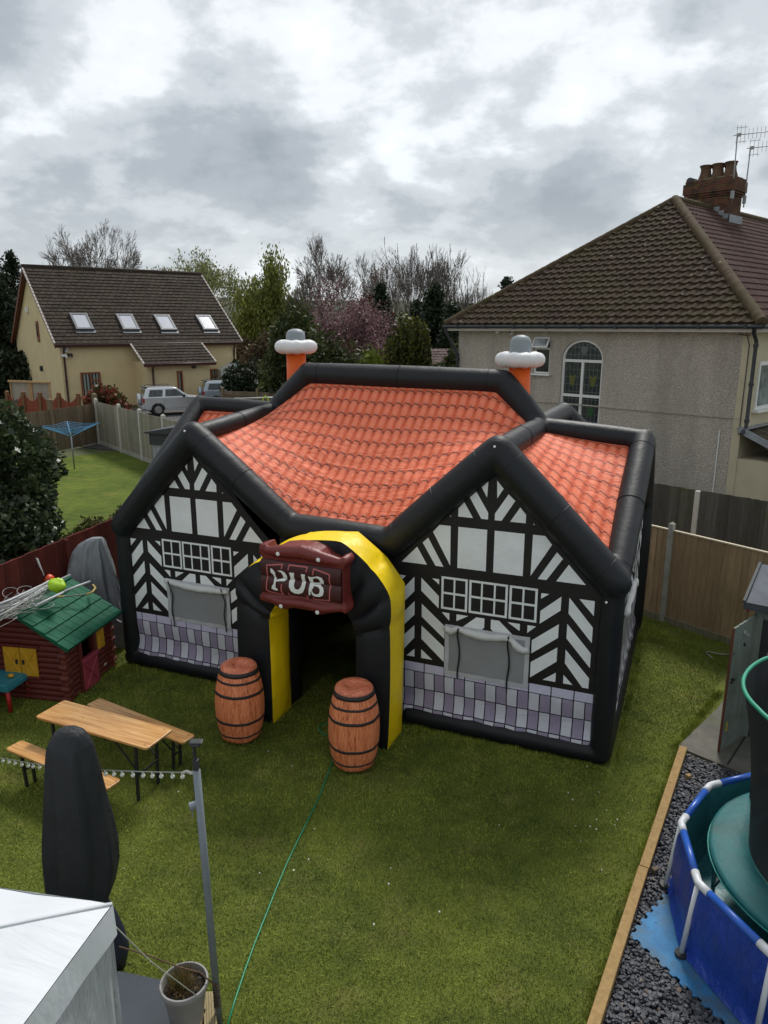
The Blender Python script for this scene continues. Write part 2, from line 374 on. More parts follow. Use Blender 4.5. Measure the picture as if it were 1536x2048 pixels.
for v_end, pl_, fl_, fr_, pr_, nm in ((0, 'pL', 'fL', 'fR', 'pR', 'roof_sheet'), (PD, 'bL', 'gL', 'gR', 'bR', 'roof_sheet')):
    membrane(ju0, ju1, v_end, m2, [(ju0, z_('jL')), (1.98, z_('rL')), (5.05, z_('rR')), (ju1, z_('jR'))],
             [(ju0, z_(pl_)), (2.83, z_(fl_)), (4.24, z_(fr_)), (ju1, z_(pr_))], [(v_end, z_(pl_)), (m2, z_('jL'))], [(v_end, z_(pr_)), (m2, z_('jR'))], .34, nm)
    membrane(ju1, 6.93, v_end, m2, [(ju1, z_('jR')), (6.93, z_('sR'))], [(ju1, z_(pr_)), (6.93, 2.27)], [(v_end, z_(pr_)), (m2, z_('jR'))], [(v_end, 2.27), (m2, z_('sR'))], -.3, nm)
    membrane(-.0, ju0, v_end, m2, [(-.0, z_('sL')), (ju0, z_('jL'))], [(-.0, 2.22), (ju0, z_(pl_))], [(v_end, 2.22), (m2, z_('sL'))], [(v_end, z_(pl_)), (m2, z_('jL'))], -.3, nm)
# ---- gable print
HALF = [  # polygons right of the gable's centre line (s, z)
 [(.05, 3.30), (.13, 3.21), (.06, 3.09)], [(.19, 3.15), (.27, 3.08), (.12, 2.83), (.04, 2.83), (.04, 2.91)], [(.33, 3.01), (.40, 2.93), (.40, 2.83), (.22, 2.83)],
 [(.49, 2.84), (.505, 2.82), (.49, 2.82)], [(.045, 2.705), (.395, 2.705), (.395, 2.195), (.045, 2.195)], [(.49, 2.705), (.63, 2.705), (.71, 2.61), (.485, 2.21)],
 [(.77, 2.53), (.84, 2.46), (.67, 2.185), (.57, 2.185)], [(.91, 2.40), (1.11, 2.185), (.78, 2.185)],
 [(.62, 2.02), (.71, 2.02), (.62, 1.95)], [(.62, 1.80), (.85, 2.01), (.85, 1.84), (.62, 1.64)], [(.54, 1.42), (.84, 1.67), (.84, 1.50), (.54, 1.25)],
 [(.54, 1.14), (.84, 1.38), (.84, 1.20), (.54, .94)], [(.69, .94), (.84, 1.06), (.84, .94)], [(1.05, 2.01), (1.22, 2.01), (1.22, 1.83)],
 [(.94, 2.01), (1.22, 1.69), (1.22, 1.50), (.94, 1.82)], [(.935, 1.69), (1.22, 1.37), (1.22, 1.19), (.935, 1.51)], [(.935, 1.37), (1.22, 1.06), (1.22, .93), (1.15, .93), (.935, 1.20)],
 [(.93, 1.05), (1.04, .94), (.93, .94)],
 [(.04, 1.60), (.14, 1.60), (.35, 1.41), (.11, 1.41), (.04, 1.48)], [(.24, 1.60), (.39, 1.60), (.39, 1.51)], [(.48, 1.60), (.58, 1.60), (.48, 1.50)]]
def sash(bb, a0, a1, z0, z1, nc, F, mi, t=.028):
    bars = [(a0, a1, z0, z0 + t), (a0, a1, z1 - t, z1), (a0, a0 + t, z0 + t, z1 - t), (a1 - t, a1, z0 + t, z1 - t)]
    zm = (z0 + z1) / 2; bars.append((a0 + t, a1 - t, zm - t / 2, zm + t / 2))
    for k in range(1, nc):
        x = a0 + (a1 - a0) * k / nc
        bars.append((x - .011, x + .011, z0 + t, zm - t / 2)); bars.append((x - .011, x + .011, zm + t / 2, z1 - t))
    for p, q, r, s_ in bars: bb.poly([F(p, r), F(q, r), F(q, s_), F(p, s_)], mi)
def gable_panel(parent, fn, cen, w0, w1, apex, eave, su=1.0, dz=0.0, brick0=None):
    """fn(s,z,off) -> local point, off = distance out of the panel"""
    bb = MB(); F0 = lambda s, z: fn(cen + s * su, z, 0)
    F1 = lambda s, z: fn(cen + s * su, z + dz * max(0, z - 2) / 1.5, .004)
    # black ground: fan as grid of strips up to the rake
    n = 24
    for i in range(n):
        a, c = w0 + (w1 - w0) * i / n, w0 + (w1 - w0) * (i + 1) / n
        za = eave + (apex - eave) * (1 - abs(a - cen) / ((w1 - w0) / 2)); zc = eave + (apex - eave) * (1 - abs(c - cen) / ((w1 - w0) / 2))
        bb.poly([fn(a, .87, 0), fn(c, .87, 0), fn(c, max(zc, eave), 0), fn(a, max(za, eave), 0)], 0)
    for sgn in (1, -1):
        for k, q in enumerate(HALF):
            pts = [F1(sgn * s, z) for s, z in q]
            if sgn < 0: pts = pts[::-1]
            bb.poly(pts, 1)
    for a0, a1, nc in ((-.59, -.26, 2), (-.24, .23, 3), (.25, .58, 2)): sash(bb, a0, a1, 1.645, 2.065, nc, F1, 1)
    # brick skirt with a billowing hem
    def bo(s, z): return .034 * math.exp(-((z - .20) / .09) ** 2) - .02 * math.exp(-((z - .45) / .15) ** 2) + .018 * mnoise.noise((s * 5, z * 3, 2)) * (1 if z < .7 else .3) + .006 * math.sin(s * 17 + 6 * z) * (1 if z < .45 else .2)
    zs = [.12 + (.868 - .12) * k / 20 for k in range(21)]
    ns = 80
    for i in range(ns):
        a, c = w0 + (w1 - w0) * i / ns, w0 + (w1 - w0) * (i + 1) / ns
        for zl, zh in zip(zs[:-1], zs[1:]): bb.poly([fn(a, zl, bo(a, zl) - .016), fn(c, zl, bo(c, zl) - .016), fn(c, zh, bo(c, zh) - .016), fn(a, zh, bo(a, zh) - .016)], 5)
    rows = [(.12, .258), (.270, .499), (.511, .740)]; cw = .133 * su; g_ = .013
    k0 = math.floor((w0 - cen) / cw)
    for j, (zl, zh) in enumerate(rows):
        i = k0
        while cen + i * cw < w1:
            a, c = max(w0, cen + i * cw + g_ / 2), min(w1, cen + (i + 1) * cw - g_ / 2)
            if c - a > .01:
                mi = 4 if (i + j) % 2 else 3
                q = 5
                for k in range(q):
                    l_, h_ = zl + (zh - zl) * k / q, zl + (zh - zl) * (k + 1) / q
                    bb.poly([fn(a, l_, bo(a, l_) + .002), fn(c, l_, bo(c, l_) + .002), fn(c, h_, bo(c, h_) + .002), fn(a, h_, bo(a, h_) + .002)], mi)
            i += 1
    i = k0 // 2
    while cen + i * 2 * cw < w1:
        a, c = max(w0, cen + i * 2 * cw + g_ / 2), min(w1, cen + (i + 1) * 2 * cw - g_ / 2)
        if c - a > .01: bb.poly([fn(a, .750, bo(a, .75) + .002), fn(c, .750, bo(c, .75) + .002), fn(c, .866, bo(c, .866) + .002), fn(a, .866, bo(a, .866) + .002)], 2)
        i += 1
    bb.build('gable_panel', [M_BLKP, M_WHT, M_LAV, M_PLW, M_PUR, M_BLKP], parent)
M_SCREEN = mat('window_mesh', (.27, .275, .28), .7, .05, 4, .2, 300)
M_STRAP = mat('black_webbing', (.015, .015, .015), .8)
M_FLAP = pvc('rolled_flap_cloth', (.62, .62, .60), .6, .8, 18); M_HEM = pvc('window_hem', (.50, .50, .52), .5, .6, 20)
def pub_window(parent, fn, a0, a1, z0, z1, seed, straps, droop):
    rr = random.Random(seed); w = MB()
    t_ = .055; wob = lambda k: .008 * math.sin(k * 3.1 + seed)
    for p in ((a0 - t_, a1 + t_, z1, z1 + t_), (a0 - t_, a1 + t_, z0 - t_, z0), (a0 - t_, a0, z0, z1), (a1, a1 + t_, z0, z1)):
        nx = 10; w.grid(nx if p[1] - p[0] > .2 else 1, 1 if p[1] - p[0] > .2 else 6, lambda i, j, p=p: fn(p[0] + (p[1] - p[0]) * i, p[2] + (p[3] - p[2]) * j, .014 + .006 * math.sin(20 * i + 9 * j)), 0)
    root = w.build('window', [M_HEM], parent, True)
    q = MB(); q.grid(10, 6, lambda i, j: fn(a0 + (a1 - a0) * i, z0 + (z1 - z0) * j, .012 - .01 * math.sin(math.pi * i) * math.sin(math.pi * j)))
    q.build('mesh_screen', M_SCREEN, root, True)
    f = MB(); pts = []; rs = []; N = 26
    for i in range(N + 1):
        x = i / N; sg = 0
        for s0, s1 in zip(straps[:-1], straps[1:]):
            if s0 <= x <= s1: sg = 4 * (x - s0) * (s1 - x) / (s1 - s0) ** 2
        pts.append(fn(a0 - .05 + (a1 - a0 + .10) * x, z1 + .035 - .055 * sg - droop * max(0, x - .72) / .28, .035)); rs.append(.030 + .009 * rr.random() + .014 * sg)
    f.tube(pts, rs, 9); f.build('rolled_flap', M_FLAP, root, True)
    for s in straps[1:-1]:
        x = a0 + (a1 - a0) * s; st = MB(); zt = z1 + .05; L = rr.uniform(.64, .74)
        st.grid(1, 10, lambda i, j: fn(x - .011 + .022 * i + .012 * math.sin(j * 9 + seed), zt - L * j, .078 - .05 * min(1, j * 3) + .006 * math.sin(j * 14)))
        st.build('strap', M_STRAP, root)
front = lambda s, z, o: (s, -.03 - o, z)
right = lambda s, z, o: (6.96 + o, s, z)
left = lambda s, z, o: (-.10 - o, PD - s, z)
back = lambda s, z, o: (6.9 - s, PD + .03 + o, z)
gable_panel(pub, front, 5.505, 4.24, 6.86, 3.62, 2.10)
gable_panel(pub, front, 1.30, .0, 2.60, 3.60, 2.10)
gable_panel(pub, right, PD / 2, .05, PD - .05, 3.5, 2.1, 1.55)
gable_panel(pub, left, PD / 2, .05, PD - .05, 3.6, 2.1, 1.55)
gable_panel(pub, back, 1.35, 0, 2.76, 3.55, 2.1); gable_panel(pub, back, 5.55, 4.14, 6.9, 3.55, 2.1)
pub_window(pub, front, 5.03, 5.97, .845, 1.40, 3, [0, .14, .80, 1], .13)
pub_window(pub, front, .80, 1.77, .90, 1.42, 5, [0, .04, .97, 1], .04)
pub_window(pub, right, 1.3, 2.9, .85, 1.40, 8, [0, .2, .8, 1], .1)
# black header above the door and the back middle wall, piping line inside
for c_, d_ in (((3.5, 0, 2.15), (1.7, .03, .55)), ((2.74, 0, .94), (.16, .03, 1.86)), ((4.22, 0, .94), (.12, .03, 1.86)), ((3.5, PD, 1.2), (1.6, .03, 2.4))): b = MB(); b.box(c_, d_); b.build('door_surround' if c_[1] == 0 else 'back_panel', M_BLKP, pub)
b = MB(); b.tube([(3.77, .02, .2), (3.775, .0, 1.3), (3.70, .0, 1.62)], .008, 6); b.build('door_piping', M_YEL, pub)
# ---- entrance arch
def arch(outer, inner, v0, v1, name):
    n = len(outer); st = []
    for i in range(n - 1):
        A, C, a, c = Vector(outer[i]), Vector(outer[i + 1]), Vector(inner[i]), Vector(inner[i + 1])
        k = max(2, int((C - A).length / .06)); 
        for j in range(k + (1 if i == n - 2 else 0)):
            x = j / k; st.append((A.lerp(C, x), a.lerp(c, x), math.sin(math.pi * x) ** .55))
    bb = MB(); per = []
    def ringpts(o, i_, bul):
        pts = []; w = (i_ - o); L = w.length; w = w / L; dv = v1 - v0; B = .058 * bul
        def P(a, d, na, nd):
            x = o + w * (a * L) ; return (x[0] + w[0] * na * B, v0 + d * dv + nd * B, x[1] + w[1] * na * B)
        for k in range(6): a = k / 6; pts.append(P(a, 0, (-.5 if k == 0 else 0), -math.sin(math.pi * a) - .2))       # front
        for k in range(6): a = k / 6; pts.append(P(1, a, math.sin(math.pi * a) + .1, 0))
        for k in range(6): a = k / 6; pts.append(P(1 - a, 1, 0, math.sin(math.pi * a)))
        for k in range(6): a = k / 6; pts.append(P(0, 1 - a, -math.sin(math.pi * a) - .1, 0))
        return pts
    base = len(bb.v)
    for o, i_, bu in st: bb.v += ringpts(o, i_, bu)
    for j in range(len(st) - 1):
        for k in range(24):
            bb.f.append((j * 24 + k, j * 24 + (k + 1) % 24, (j + 1) * 24 + (k + 1) % 24, (j + 1) * 24 + k)); bb.mi.append(0 if (k // 6) in (0, 2) else 1)
    bb.f += [tuple(range(24))[::-1], tuple((len(st) - 1) * 24 + k for k in range(24))]; bb.mi += [0, 0]
    return bb.build(name, [M_BLK, M_YEL], pub, True, auto=50)
arch([(2.46, 0), (2.45, 1.66), (2.47, 1.93), (2.80, 2.20), (3.25, 2.50), (3.92, 2.58), (4.30, 2.30), (4.53, 2.0), (4.53, 1.62), (4.50, 0)],
     [(2.90, 0), (2.90, 1.45), (2.93, 1.55), (3.05, 1.75), (3.30, 1.90), (3.75, 1.90), (3.95, 1.78), (4.05, 1.60), (4.10, 1.45), (4.10, 0)], -.76, -.28, 'entrance_arch')
arch([(2.60, 0), (2.60, 1.7), (2.75, 2.0), (3.2, 2.3), (3.85, 2.3), (4.22, 2.0), (4.34, 1.7), (4.34, 0)],
     [(2.88, 0), (2.88, 1.45), (2.95, 1.62), (3.22, 1.90), (3.78, 1.90), (4.05, 1.62), (4.12, 1.45), (4.12, 0)], -.27, .06, 'porch_tunnel').data.materials[1] = M_BLK
# ---- sign
M_SGN = pvc('maroon_sign_fabric', (.17, .028, .024), .4, .5, 14); M_SGD = pvc('dark_maroon_print', (.055, .012, .012), .45, .4, 14)
M_PNK = pvc('pink_print_line', (.50, .13, .13), .5, .3); M_LET = pvc('off_white_print', (.80, .80, .76), .5, .3)
BODY = [(2.967,2.504),(3.046,2.522),(3.072,2.446),(3.17,2.462),(3.24,2.523),(3.432,2.558),(3.619,2.563),(3.756,2.528),(3.846,2.454),(3.936,2.422),(3.99,2.404),(4.026,2.434),(4.063,2.489),(4.112,2.435),(4.092,2.382),(4.062,2.348),(4.06,1.944),(4.108,1.869),(4.089,1.796),(4.016,1.824),(3.878,1.78),(3.765,1.741),(3.69,1.769),(3.529,1.766),(3.405,1.779),(3.306,1.736),(3.208,1.74),(3.121,1.781),(2.993,1.798),(2.943,1.809),(2.935,1.854),(2.994,1.926),(3.0,2.35),(2.953,2.414)]
b = MB(); b.prism(BODY[::-1], .25, lambda a, z, t: (a, -1.01 + t, z))
for cx_, cz_ in ((2.995, 2.455), (4.065, 2.425), (2.985, 1.85), (4.06, 1.855)): b.ball((cx_, -.89, cz_), .085, 14, (.75, 1.6, .75))
b.tube([(3.05, -.98, 2.44), (3.25, -1.0, 2.46), (3.55, -1.01, 2.49), (3.82, -1.0, 2.44), (4.02, -.98, 2.41)], [.05, .075, .085, .07, .05], 14)
b.tube([(3.02, -.98, 1.85), (3.25, -1.0, 1.83), (3.55, -1.01, 1.85), (3.8, -1.0, 1.83), (4.03, -.98, 1.86)], [.045, .06, .06, .06, .045], 14)
sign = b.build('pub_sign', M_SGN, pub, True, label='maroon inflated sign reading PUB over the entrance'); soft(sign, .014, 5)
sv = -1.052
def sgrid(a0, a1, z0, z1, off, mi, bb, nx=24, nz=14):
    bb.grid(nx, nz, lambda i, j: (a0 + (a1 - a0) * i, spf(a0 + (a1 - a0) * i, z0 + (z1 - z0) * j) - off, z0 + (z1 - z0) * j), mi)
def spf(a, z):  # pillowed face of the plaque in two bands
    k = (z - 1.935) / .205; k = max(0.0, min(1.9999, k)); return sv + .018 - .028 * math.sin(math.pi * (k % 1)) ** .5 
b = MB(); sgrid(3.0, 4.056, 1.935, 2.345, 0, 0, b); 
b.poly([(3.0, sv + .02, 1.935), (3.0, -.9, 1.935), (3.0, -.9, 2.345), (3.0, sv + .02, 2.345)], 0); b.poly([(4.056, sv + .02, 1.935), (4.056, -.9, 1.935), (4.056, -.9, 2.345), (4.056, sv + .02, 2.345)], 0)
b.poly([(3.0, sv + .02, 1.935), (4.056, sv + .02, 1.935), (4.056, -.9, 1.935), (3.0, -.9, 1.935)]); b.poly([(3.0, sv + .02, 2.345), (4.056, sv + .02, 2.345), (4.056, -.9, 2.345), (3.0, -.9, 2.345)])
plq = b.build('plaque', [M_SGD], sign, True, auto=40)
def clipz(poly, zc, above):
    out = []; n = len(poly)
    for i in range(n):
        p, q = poly[i], poly[(i + 1) % n]; ip = (p[1] >= zc) == above; iq = (q[1] >= zc) == above
        if ip: out.append(p)
        if ip != iq: x = (zc - p[1]) / (q[1] - p[1]); out.append((p[0] + (q[0] - p[0]) * x, zc))
    return out
def onface(bb, poly, off, mi=0):
    zs_ = [1.9 + .02 * k for k in range(25)]
    bmx = bmesh.new(); vv = [bmx.verts.new((p[0], p[1], 0)) for p in poly]; fc = bmx.faces.new(vv); bmesh.ops.triangulate(bmx, faces=[fc])
    tris = [[(v.co.x, v.co.y) for v in f.verts] for f in bmx.faces]; bmx.free()
    for tr in tris:
        for z0, z1 in zip(zs_[:-1], zs_[1:]):
            q = clipz(clipz(tr, z0, True) or [(0, 0)], z1, False) if max(p[1] for p in tr) > z0 and min(p[1] for p in tr) < z1 else []
            if len(q) > 2: bb.poly([(a, spf(a, z) - off, z) for a, z in q], mi)
LET = {'letter_p': [[(3.147,2.257),(3.175,2.247),(3.206,2.211),(3.21,2.154),(3.215,2.11),(3.208,2.073),(3.208,2.024),(3.234,2.01),(3.233,1.989),(3.189,1.988),(3.15,2.003),(3.159,2.038),(3.18,2.065),(3.186,2.106),(3.184,2.15),(3.179,2.177),(3.147,2.206)],
  [(3.238,2.236),(3.287,2.247),(3.339,2.229),(3.366,2.184),(3.36,2.146),(3.325,2.116),(3.262,2.109),(3.211,2.099),(3.21,2.118),(3.263,2.133),(3.307,2.147),(3.311,2.181),(3.29,2.22),(3.252,2.232)]],
 'letter_u': [[(3.397,2.236),(3.463,2.239),(3.457,2.196),(3.46,2.135),(3.453,2.081),(3.466,2.047),(3.499,2.038),(3.533,2.057),(3.554,2.103),(3.556,2.183),(3.553,2.237),(3.605,2.238),(3.599,2.197),(3.606,2.137),(3.595,2.065),(3.57,2.013),(3.522,1.988),(3.46,1.984),(3.413,2.008),(3.387,2.058),(3.388,2.125),(3.409,2.172)]],
 'letter_b': [[(3.642,2.222),(3.684,2.217),(3.707,2.221),(3.706,2.168),(3.711,2.13),(3.708,2.09),(3.689,2.061),(3.671,2.032),(3.668,1.992),(3.645,1.995),(3.65,2.073),(3.657,2.109),(3.659,2.162),(3.65,2.196)],
  [(3.707,2.221),(3.768,2.239),(3.823,2.227),(3.845,2.187),(3.839,2.147),(3.793,2.138),(3.756,2.136),(3.705,2.131),(3.705,2.155),(3.756,2.159),(3.794,2.167),(3.794,2.189),(3.776,2.208),(3.739,2.212),(3.706,2.199)],
  [(3.706,2.129),(3.793,2.136),(3.834,2.107),(3.845,2.066),(3.832,2.016),(3.789,1.992),(3.733,1.986),(3.696,2.0),(3.683,2.029),(3.687,2.061),(3.711,2.025),(3.744,2.016),(3.776,2.025),(3.791,2.049),(3.792,2.084),(3.769,2.107),(3.727,2.112),(3.704,2.109)]]}
for nm, ps in LET.items():
    b = MB()
    for k, p in enumerate(ps): onface(b, p, .008 + .0008 * k)
    b.build(nm, M_LET, sign)
LINES = [[(3.292,2.271),(3.304,2.32),(3.095,2.285),(3.096,2.21),(3.087,2.084),(3.075,1.975),(3.118,1.955),(3.304,1.94),(3.277,1.994),(3.285,2.071)],[(3.382,2.265),(3.395,2.323),(3.631,2.325),(3.615,2.269)],
 [(3.375,1.97),(3.39,1.942),(3.505,1.94),(3.633,1.942),(3.622,1.975)],[(3.703,2.25),(3.714,2.317),(3.92,2.275),(3.914,2.197),(3.921,2.128),(3.909,1.96),(3.709,1.942),(3.7,1.965)]]
b = MB()
for L in LINES:
    for p, q in zip(L[:-1], L[1:]):
        p, q = Vector(p), Vector(q); d = (q - p).normalized(); nrm_ = Vector((-d.y, d.x)) * .008; d = d * .006
        onface(b, [tuple(p - nrm_ - d), tuple(q - nrm_ + d), tuple(q + nrm_ + d), tuple(p + nrm_ - d)], .004 + .0004 * (len(b.f) % 3))
b.build('border_line', M_PNK, sign)
for x, z in ((3.257, 2.445), (3.783, 2.437), (3.272, 1.80), (3.756, 1.797)): b = MB(); b.ball((x, -1.075, z), .026, 12, (1, .35, 1)); b.build('stud', M_LET, sign, True)
# ---- inflatable chimneys
def pub_chimney(u, v, z0, zrim, ztop, tilt, lab):
    st = MB(); n = 18; st.tube([(u, v, z0), (u + tilt * .5, v, (z0 + zrim) / 2), (u + tilt, v, zrim)], [.155, .15, .155], 18); c = st.build('chimney_stack', M_ORG, pub, True, label=lab)
    r = MB()
    pts = []
    for k in range(8):
        a = math.pi / 4 * k + .2; rad = .20 if k % 2 else .255; pts.append((u + tilt + rad * math.cos(a), v + rad * math.sin(a), zrim + .09))
    for p, q in zip(pts, pts[1:] + pts[:1]): r.tube([p, tuple((a + b_) / 2 for a, b_ in zip(p, q)), q], [.10, .118, .10], 12)
    for p in pts: r.ball(p, .105, 10)
    r.tube([(u + tilt, v, zrim + .02), (u + tilt, v, zrim + .15)], .2, 16)
    rr_ = r.build('chimney_collar', M_PUFF, c, True); soft(rr_, .02, 5)
    p_ = MB(); h = ztop + .04 - (zrim + .13); prof = [(.150, 0), (.152, h * .5), (.145, h * .72), (.11, h * .9), (.05, h * .985), (.001, h)]
    p_.lathe(prof, 20, (u + tilt, v, zrim + .13)); p_.build('chimney_pot', M_GRY, c, True)
pub_chimney(1.60, m2 + .25, 3.55, 4.60, 4.93, .02, 'orange stack with white collar and grey pot, by the left end of the ridge')
pub_chimney(5.24, m2 + .25, 3.5, 4.46, 4.85, -.02, 'orange stack with white collar and grey pot, by the right end of the ridge')
for c_u, w_a, w_b in ((5.505, 4.24, 6.82), (1.30, -.02, 2.70)):
    b = MB(); b.tube([(w_a + .03, -.045, 2.13), (c_u, -.05, 3.45), (w_b - .03, -.045, 2.08)], .008, 5); b.build('seam_piping', M_BLK, pub)
# small eyelets and knots on the frame
for q in [KV[k] + Vector((0, -.19, .08)) for k in ('pL', 'pR')] + [Vector((6.86, -.16, 2.06))]: b = MB(); b.ball(q, .015, 8); b.build('tether_ring', M_LET, pub, True)

# ================================================================== BARRELS
t = NT('printed_barrel_wood')
v1_ = t.map((1, 1, .10)); st_ = t.noise(34, 5, .7, v1_, .4); st2 = t.noise(95, 3, .7, v1_)
c = t.ramp(t.mth('ADD', t.mth('MULTIPLY', st_, .6), t.mth('MULTIPLY', st2, .4)), [(.36, (.24, .035, .014)), (.455, (.68, .185, .07)), (.60, (.92, .33, .155))])
M_BAR = t.fin(c, .45, t.bump(t.noise(4, 4, .6, t.map((1, 1, .5))), .5, .04), spec=.45)
t = NT('printed_barrel_lid'); w_ = t.noise(30, 4, .6, t.map((.35, 2.2, 1), (0, 0, .35)), .8)
M_LID = t.fin(t.ramp(w_, [(.36, (.42, .09, .04)), (.52, (.74, .22, .11)), (.7, (.80, .29, .17))]), .45, t.bump(t.noise(9, 3), .4, .03), spec=.45)
M_HOOP = pvc('black_hoop_print', (.028, .022, .022), .5, .3)
def barrel(loc, rz, label, H=1.02, tilt=(0, 0)):
    root = thing('barrel', label, 'barrel', loc, rz, 'inflatable barrels by the pub entrance'); root.rotation_euler = (tilt[0], tilt[1], rz)
    def rad(z): x = (z / H - .48) / .52; return .300 - .092 * abs(x) ** 2.1
    def wobble(a, z): return 1 + .012 * math.sin(5 * a + 3 * z) + .008 * math.sin(11 * a)
    b = MB(); prof = [(.001, .0), (.15, .0), (.19, .015), (rad(.05), .05)] + [(rad(z), z) for z in [.05 + (H - .1) * k / 22 for k in range(1, 22)]] + [(rad(H - .05), H - .05)]
    k0 = len(b.v); b.lathe(prof, 48); b.v = [(x * wobble(math.atan2(y, x), z), y * wobble(math.atan2(y, x), z), z) for x, y, z in b.v]
    b.build('barrel_body', M_BAR, root, True)
    l = MB(); rt = rad(H - .05); l.lathe([(rt, H - .05), (rt * .97, H - .02), (rt * .85, H + .005), (rt * .6, H + .012), (rt * .35, H - .004), (rt * .28, H - .022), (rt * .12, H - .02), (.001, H - .012)], 32); l.build('lid', M_LID, root, True)
    for z, h in ((.13, .022), (.32, .032), (.67, .032), (.83, .024), (H - .065, .05)):
        q = MB(); q.lathe([(rad(z - h / 2) - .004, z - h / 2 - .002), (rad(z - h / 2) + .006, z - h / 2), (rad(z) + .008, z), (rad(z + h / 2) + .006, z + h / 2), (rad(z + h / 2) - .004, z + h / 2 + .002)], 48)
        q.v = [(x * wobble(math.atan2(y, x), zz_), y * wobble(math.atan2(y, x), zz_), zz_) for x, y, zz_ in q.v]; q.build('hoop', M_HOOP, root, True)
    return root
pr = GR(708, 1528); pl = GR(482, 1474)
barrel((pr.x, pr.y, 0), .3, 'inflatable barrel at the right foot of the entrance arch, green hose behind it', tilt=(.0, .01))
barrel((pl.x, pl.y, 0), 1.1, 'inflatable barrel at the left foot of the entrance arch, nearer the wooden table', .99, (.0, .03))
# ================================================================== FENCES
def board_mesh(A, B, z0a, z0b, h, bw, th, rr, topfn=None, lean=.012, side=1):
    """feather-edge boards from A to B (2-D)"""
    A, B = Vector(A), Vector(B); d = B - A; L = d.length; d.normalize(); nn = Vector((-d.y, d.x)) * side; bb = MB(); n = max(1, int(L / bw)); bw = L / n
    yaw = math.atan2(d.y, d.x)
    for i in range(n):
        x = (i + .5) / n; p = A.lerp(B, x); z0 = z0a + (z0b - z0a) * x; hh = h + (topfn(x) if topfn else 0) + rr.uniform(-.006, .006)
        off = nn * rr.uniform(0, .004); ry = Matrix.Rotation(yaw, 3, 'Z') @ Matrix.Rotation(side * .09, 3, 'Z')
        bb.box((p.x + off.x, p.y + off.y, z0 + hh / 2), (bw * 1.06, th, hh), ry)
    return bb
def wood(name, col, var=.25, isl=.22, green=None, rough=.85):
    if name in MATS: return MATS[name]
    t = NT(name); g1 = t.noise(5, 6, .7, t.map((5, 5, .5))); g2 = t.noise(26, 4, .7, t.map((6, 6, .35)))
    c = t.ramp(t.mth('ADD', t.mth('MULTIPLY', g1, .6), t.mth('MULTIPLY', g2, .4)), [(.35, tuple(q * (1 - var) for q in col)), (.65, tuple(q * (1 + var) for q in col))])
    if green: c = t.mix(t.ramp(t.noise(1.1, 5, .65, t.map(loc=(3, 1, 0))), [(.5, (0, 0, 0)), (.7, (green[1],) * 3)]), c, green[0])
    rr = t.mth('ADD', t.mth('MULTIPLY', t.rand(), 2 * isl), 1 - isl); x = t.n('ShaderNodeVectorMath', operation='SCALE'); t.l(c, x.inputs[0]); t.l(rr, x.inputs['Scale'])
    kn = t.n('ShaderNodeTexVoronoi'); kn.inputs['Scale'].default_value = 2.6; t.l(t.map((1, 1, .8)), kn.inputs['Vector'])
    c = t.mix(t.ramp(kn.outputs['Distance'], [(.03, (.7,) * 3), (.09, (0, 0, 0))]), x.outputs[0], tuple(q * .35 for q in col))
    MATS[name] = t.fin(c, rough, t.bump(g2, .5, .01), spec=.25); return MATS[name]
W_BROWN = wood('brown_fence_wood', (.34, .235, .135), .28, .14, ((.14, .14, .05), .35)); W_DARK = wood('dark_fence_wood', (.085, .080, .072), .3, .28, ((.07, .08, .03), .6))
W_GREY = wood('grey_fence_wood', (.26, .235, .185), .22, .18, ((.15, .16, .08), .5)); W_RED = wood('red_stained_wood', (.115, .022, .016), .35, .35)
W_OLD = wood('old_brown_wood', (.17, .125, .085), .3, .22, ((.11, .12, .05), .5)); W_REDP = wood('red_painted_wood', (.23, .060, .035), .15, .1)
M_CONC = mat('concrete_post', (.36, .345, .30), .9, .2, 8, .5, 60, dirt=((.18, .18, .10), 2, .6)); M_CONC2 = mat('pale_concrete', (.52, .49, .44), .9, .12, 8, .4, 60)
W_POST = wood('fence_post_wood', (.20, .15, .095), .25, .1, ((.15, .17, .06), .5))
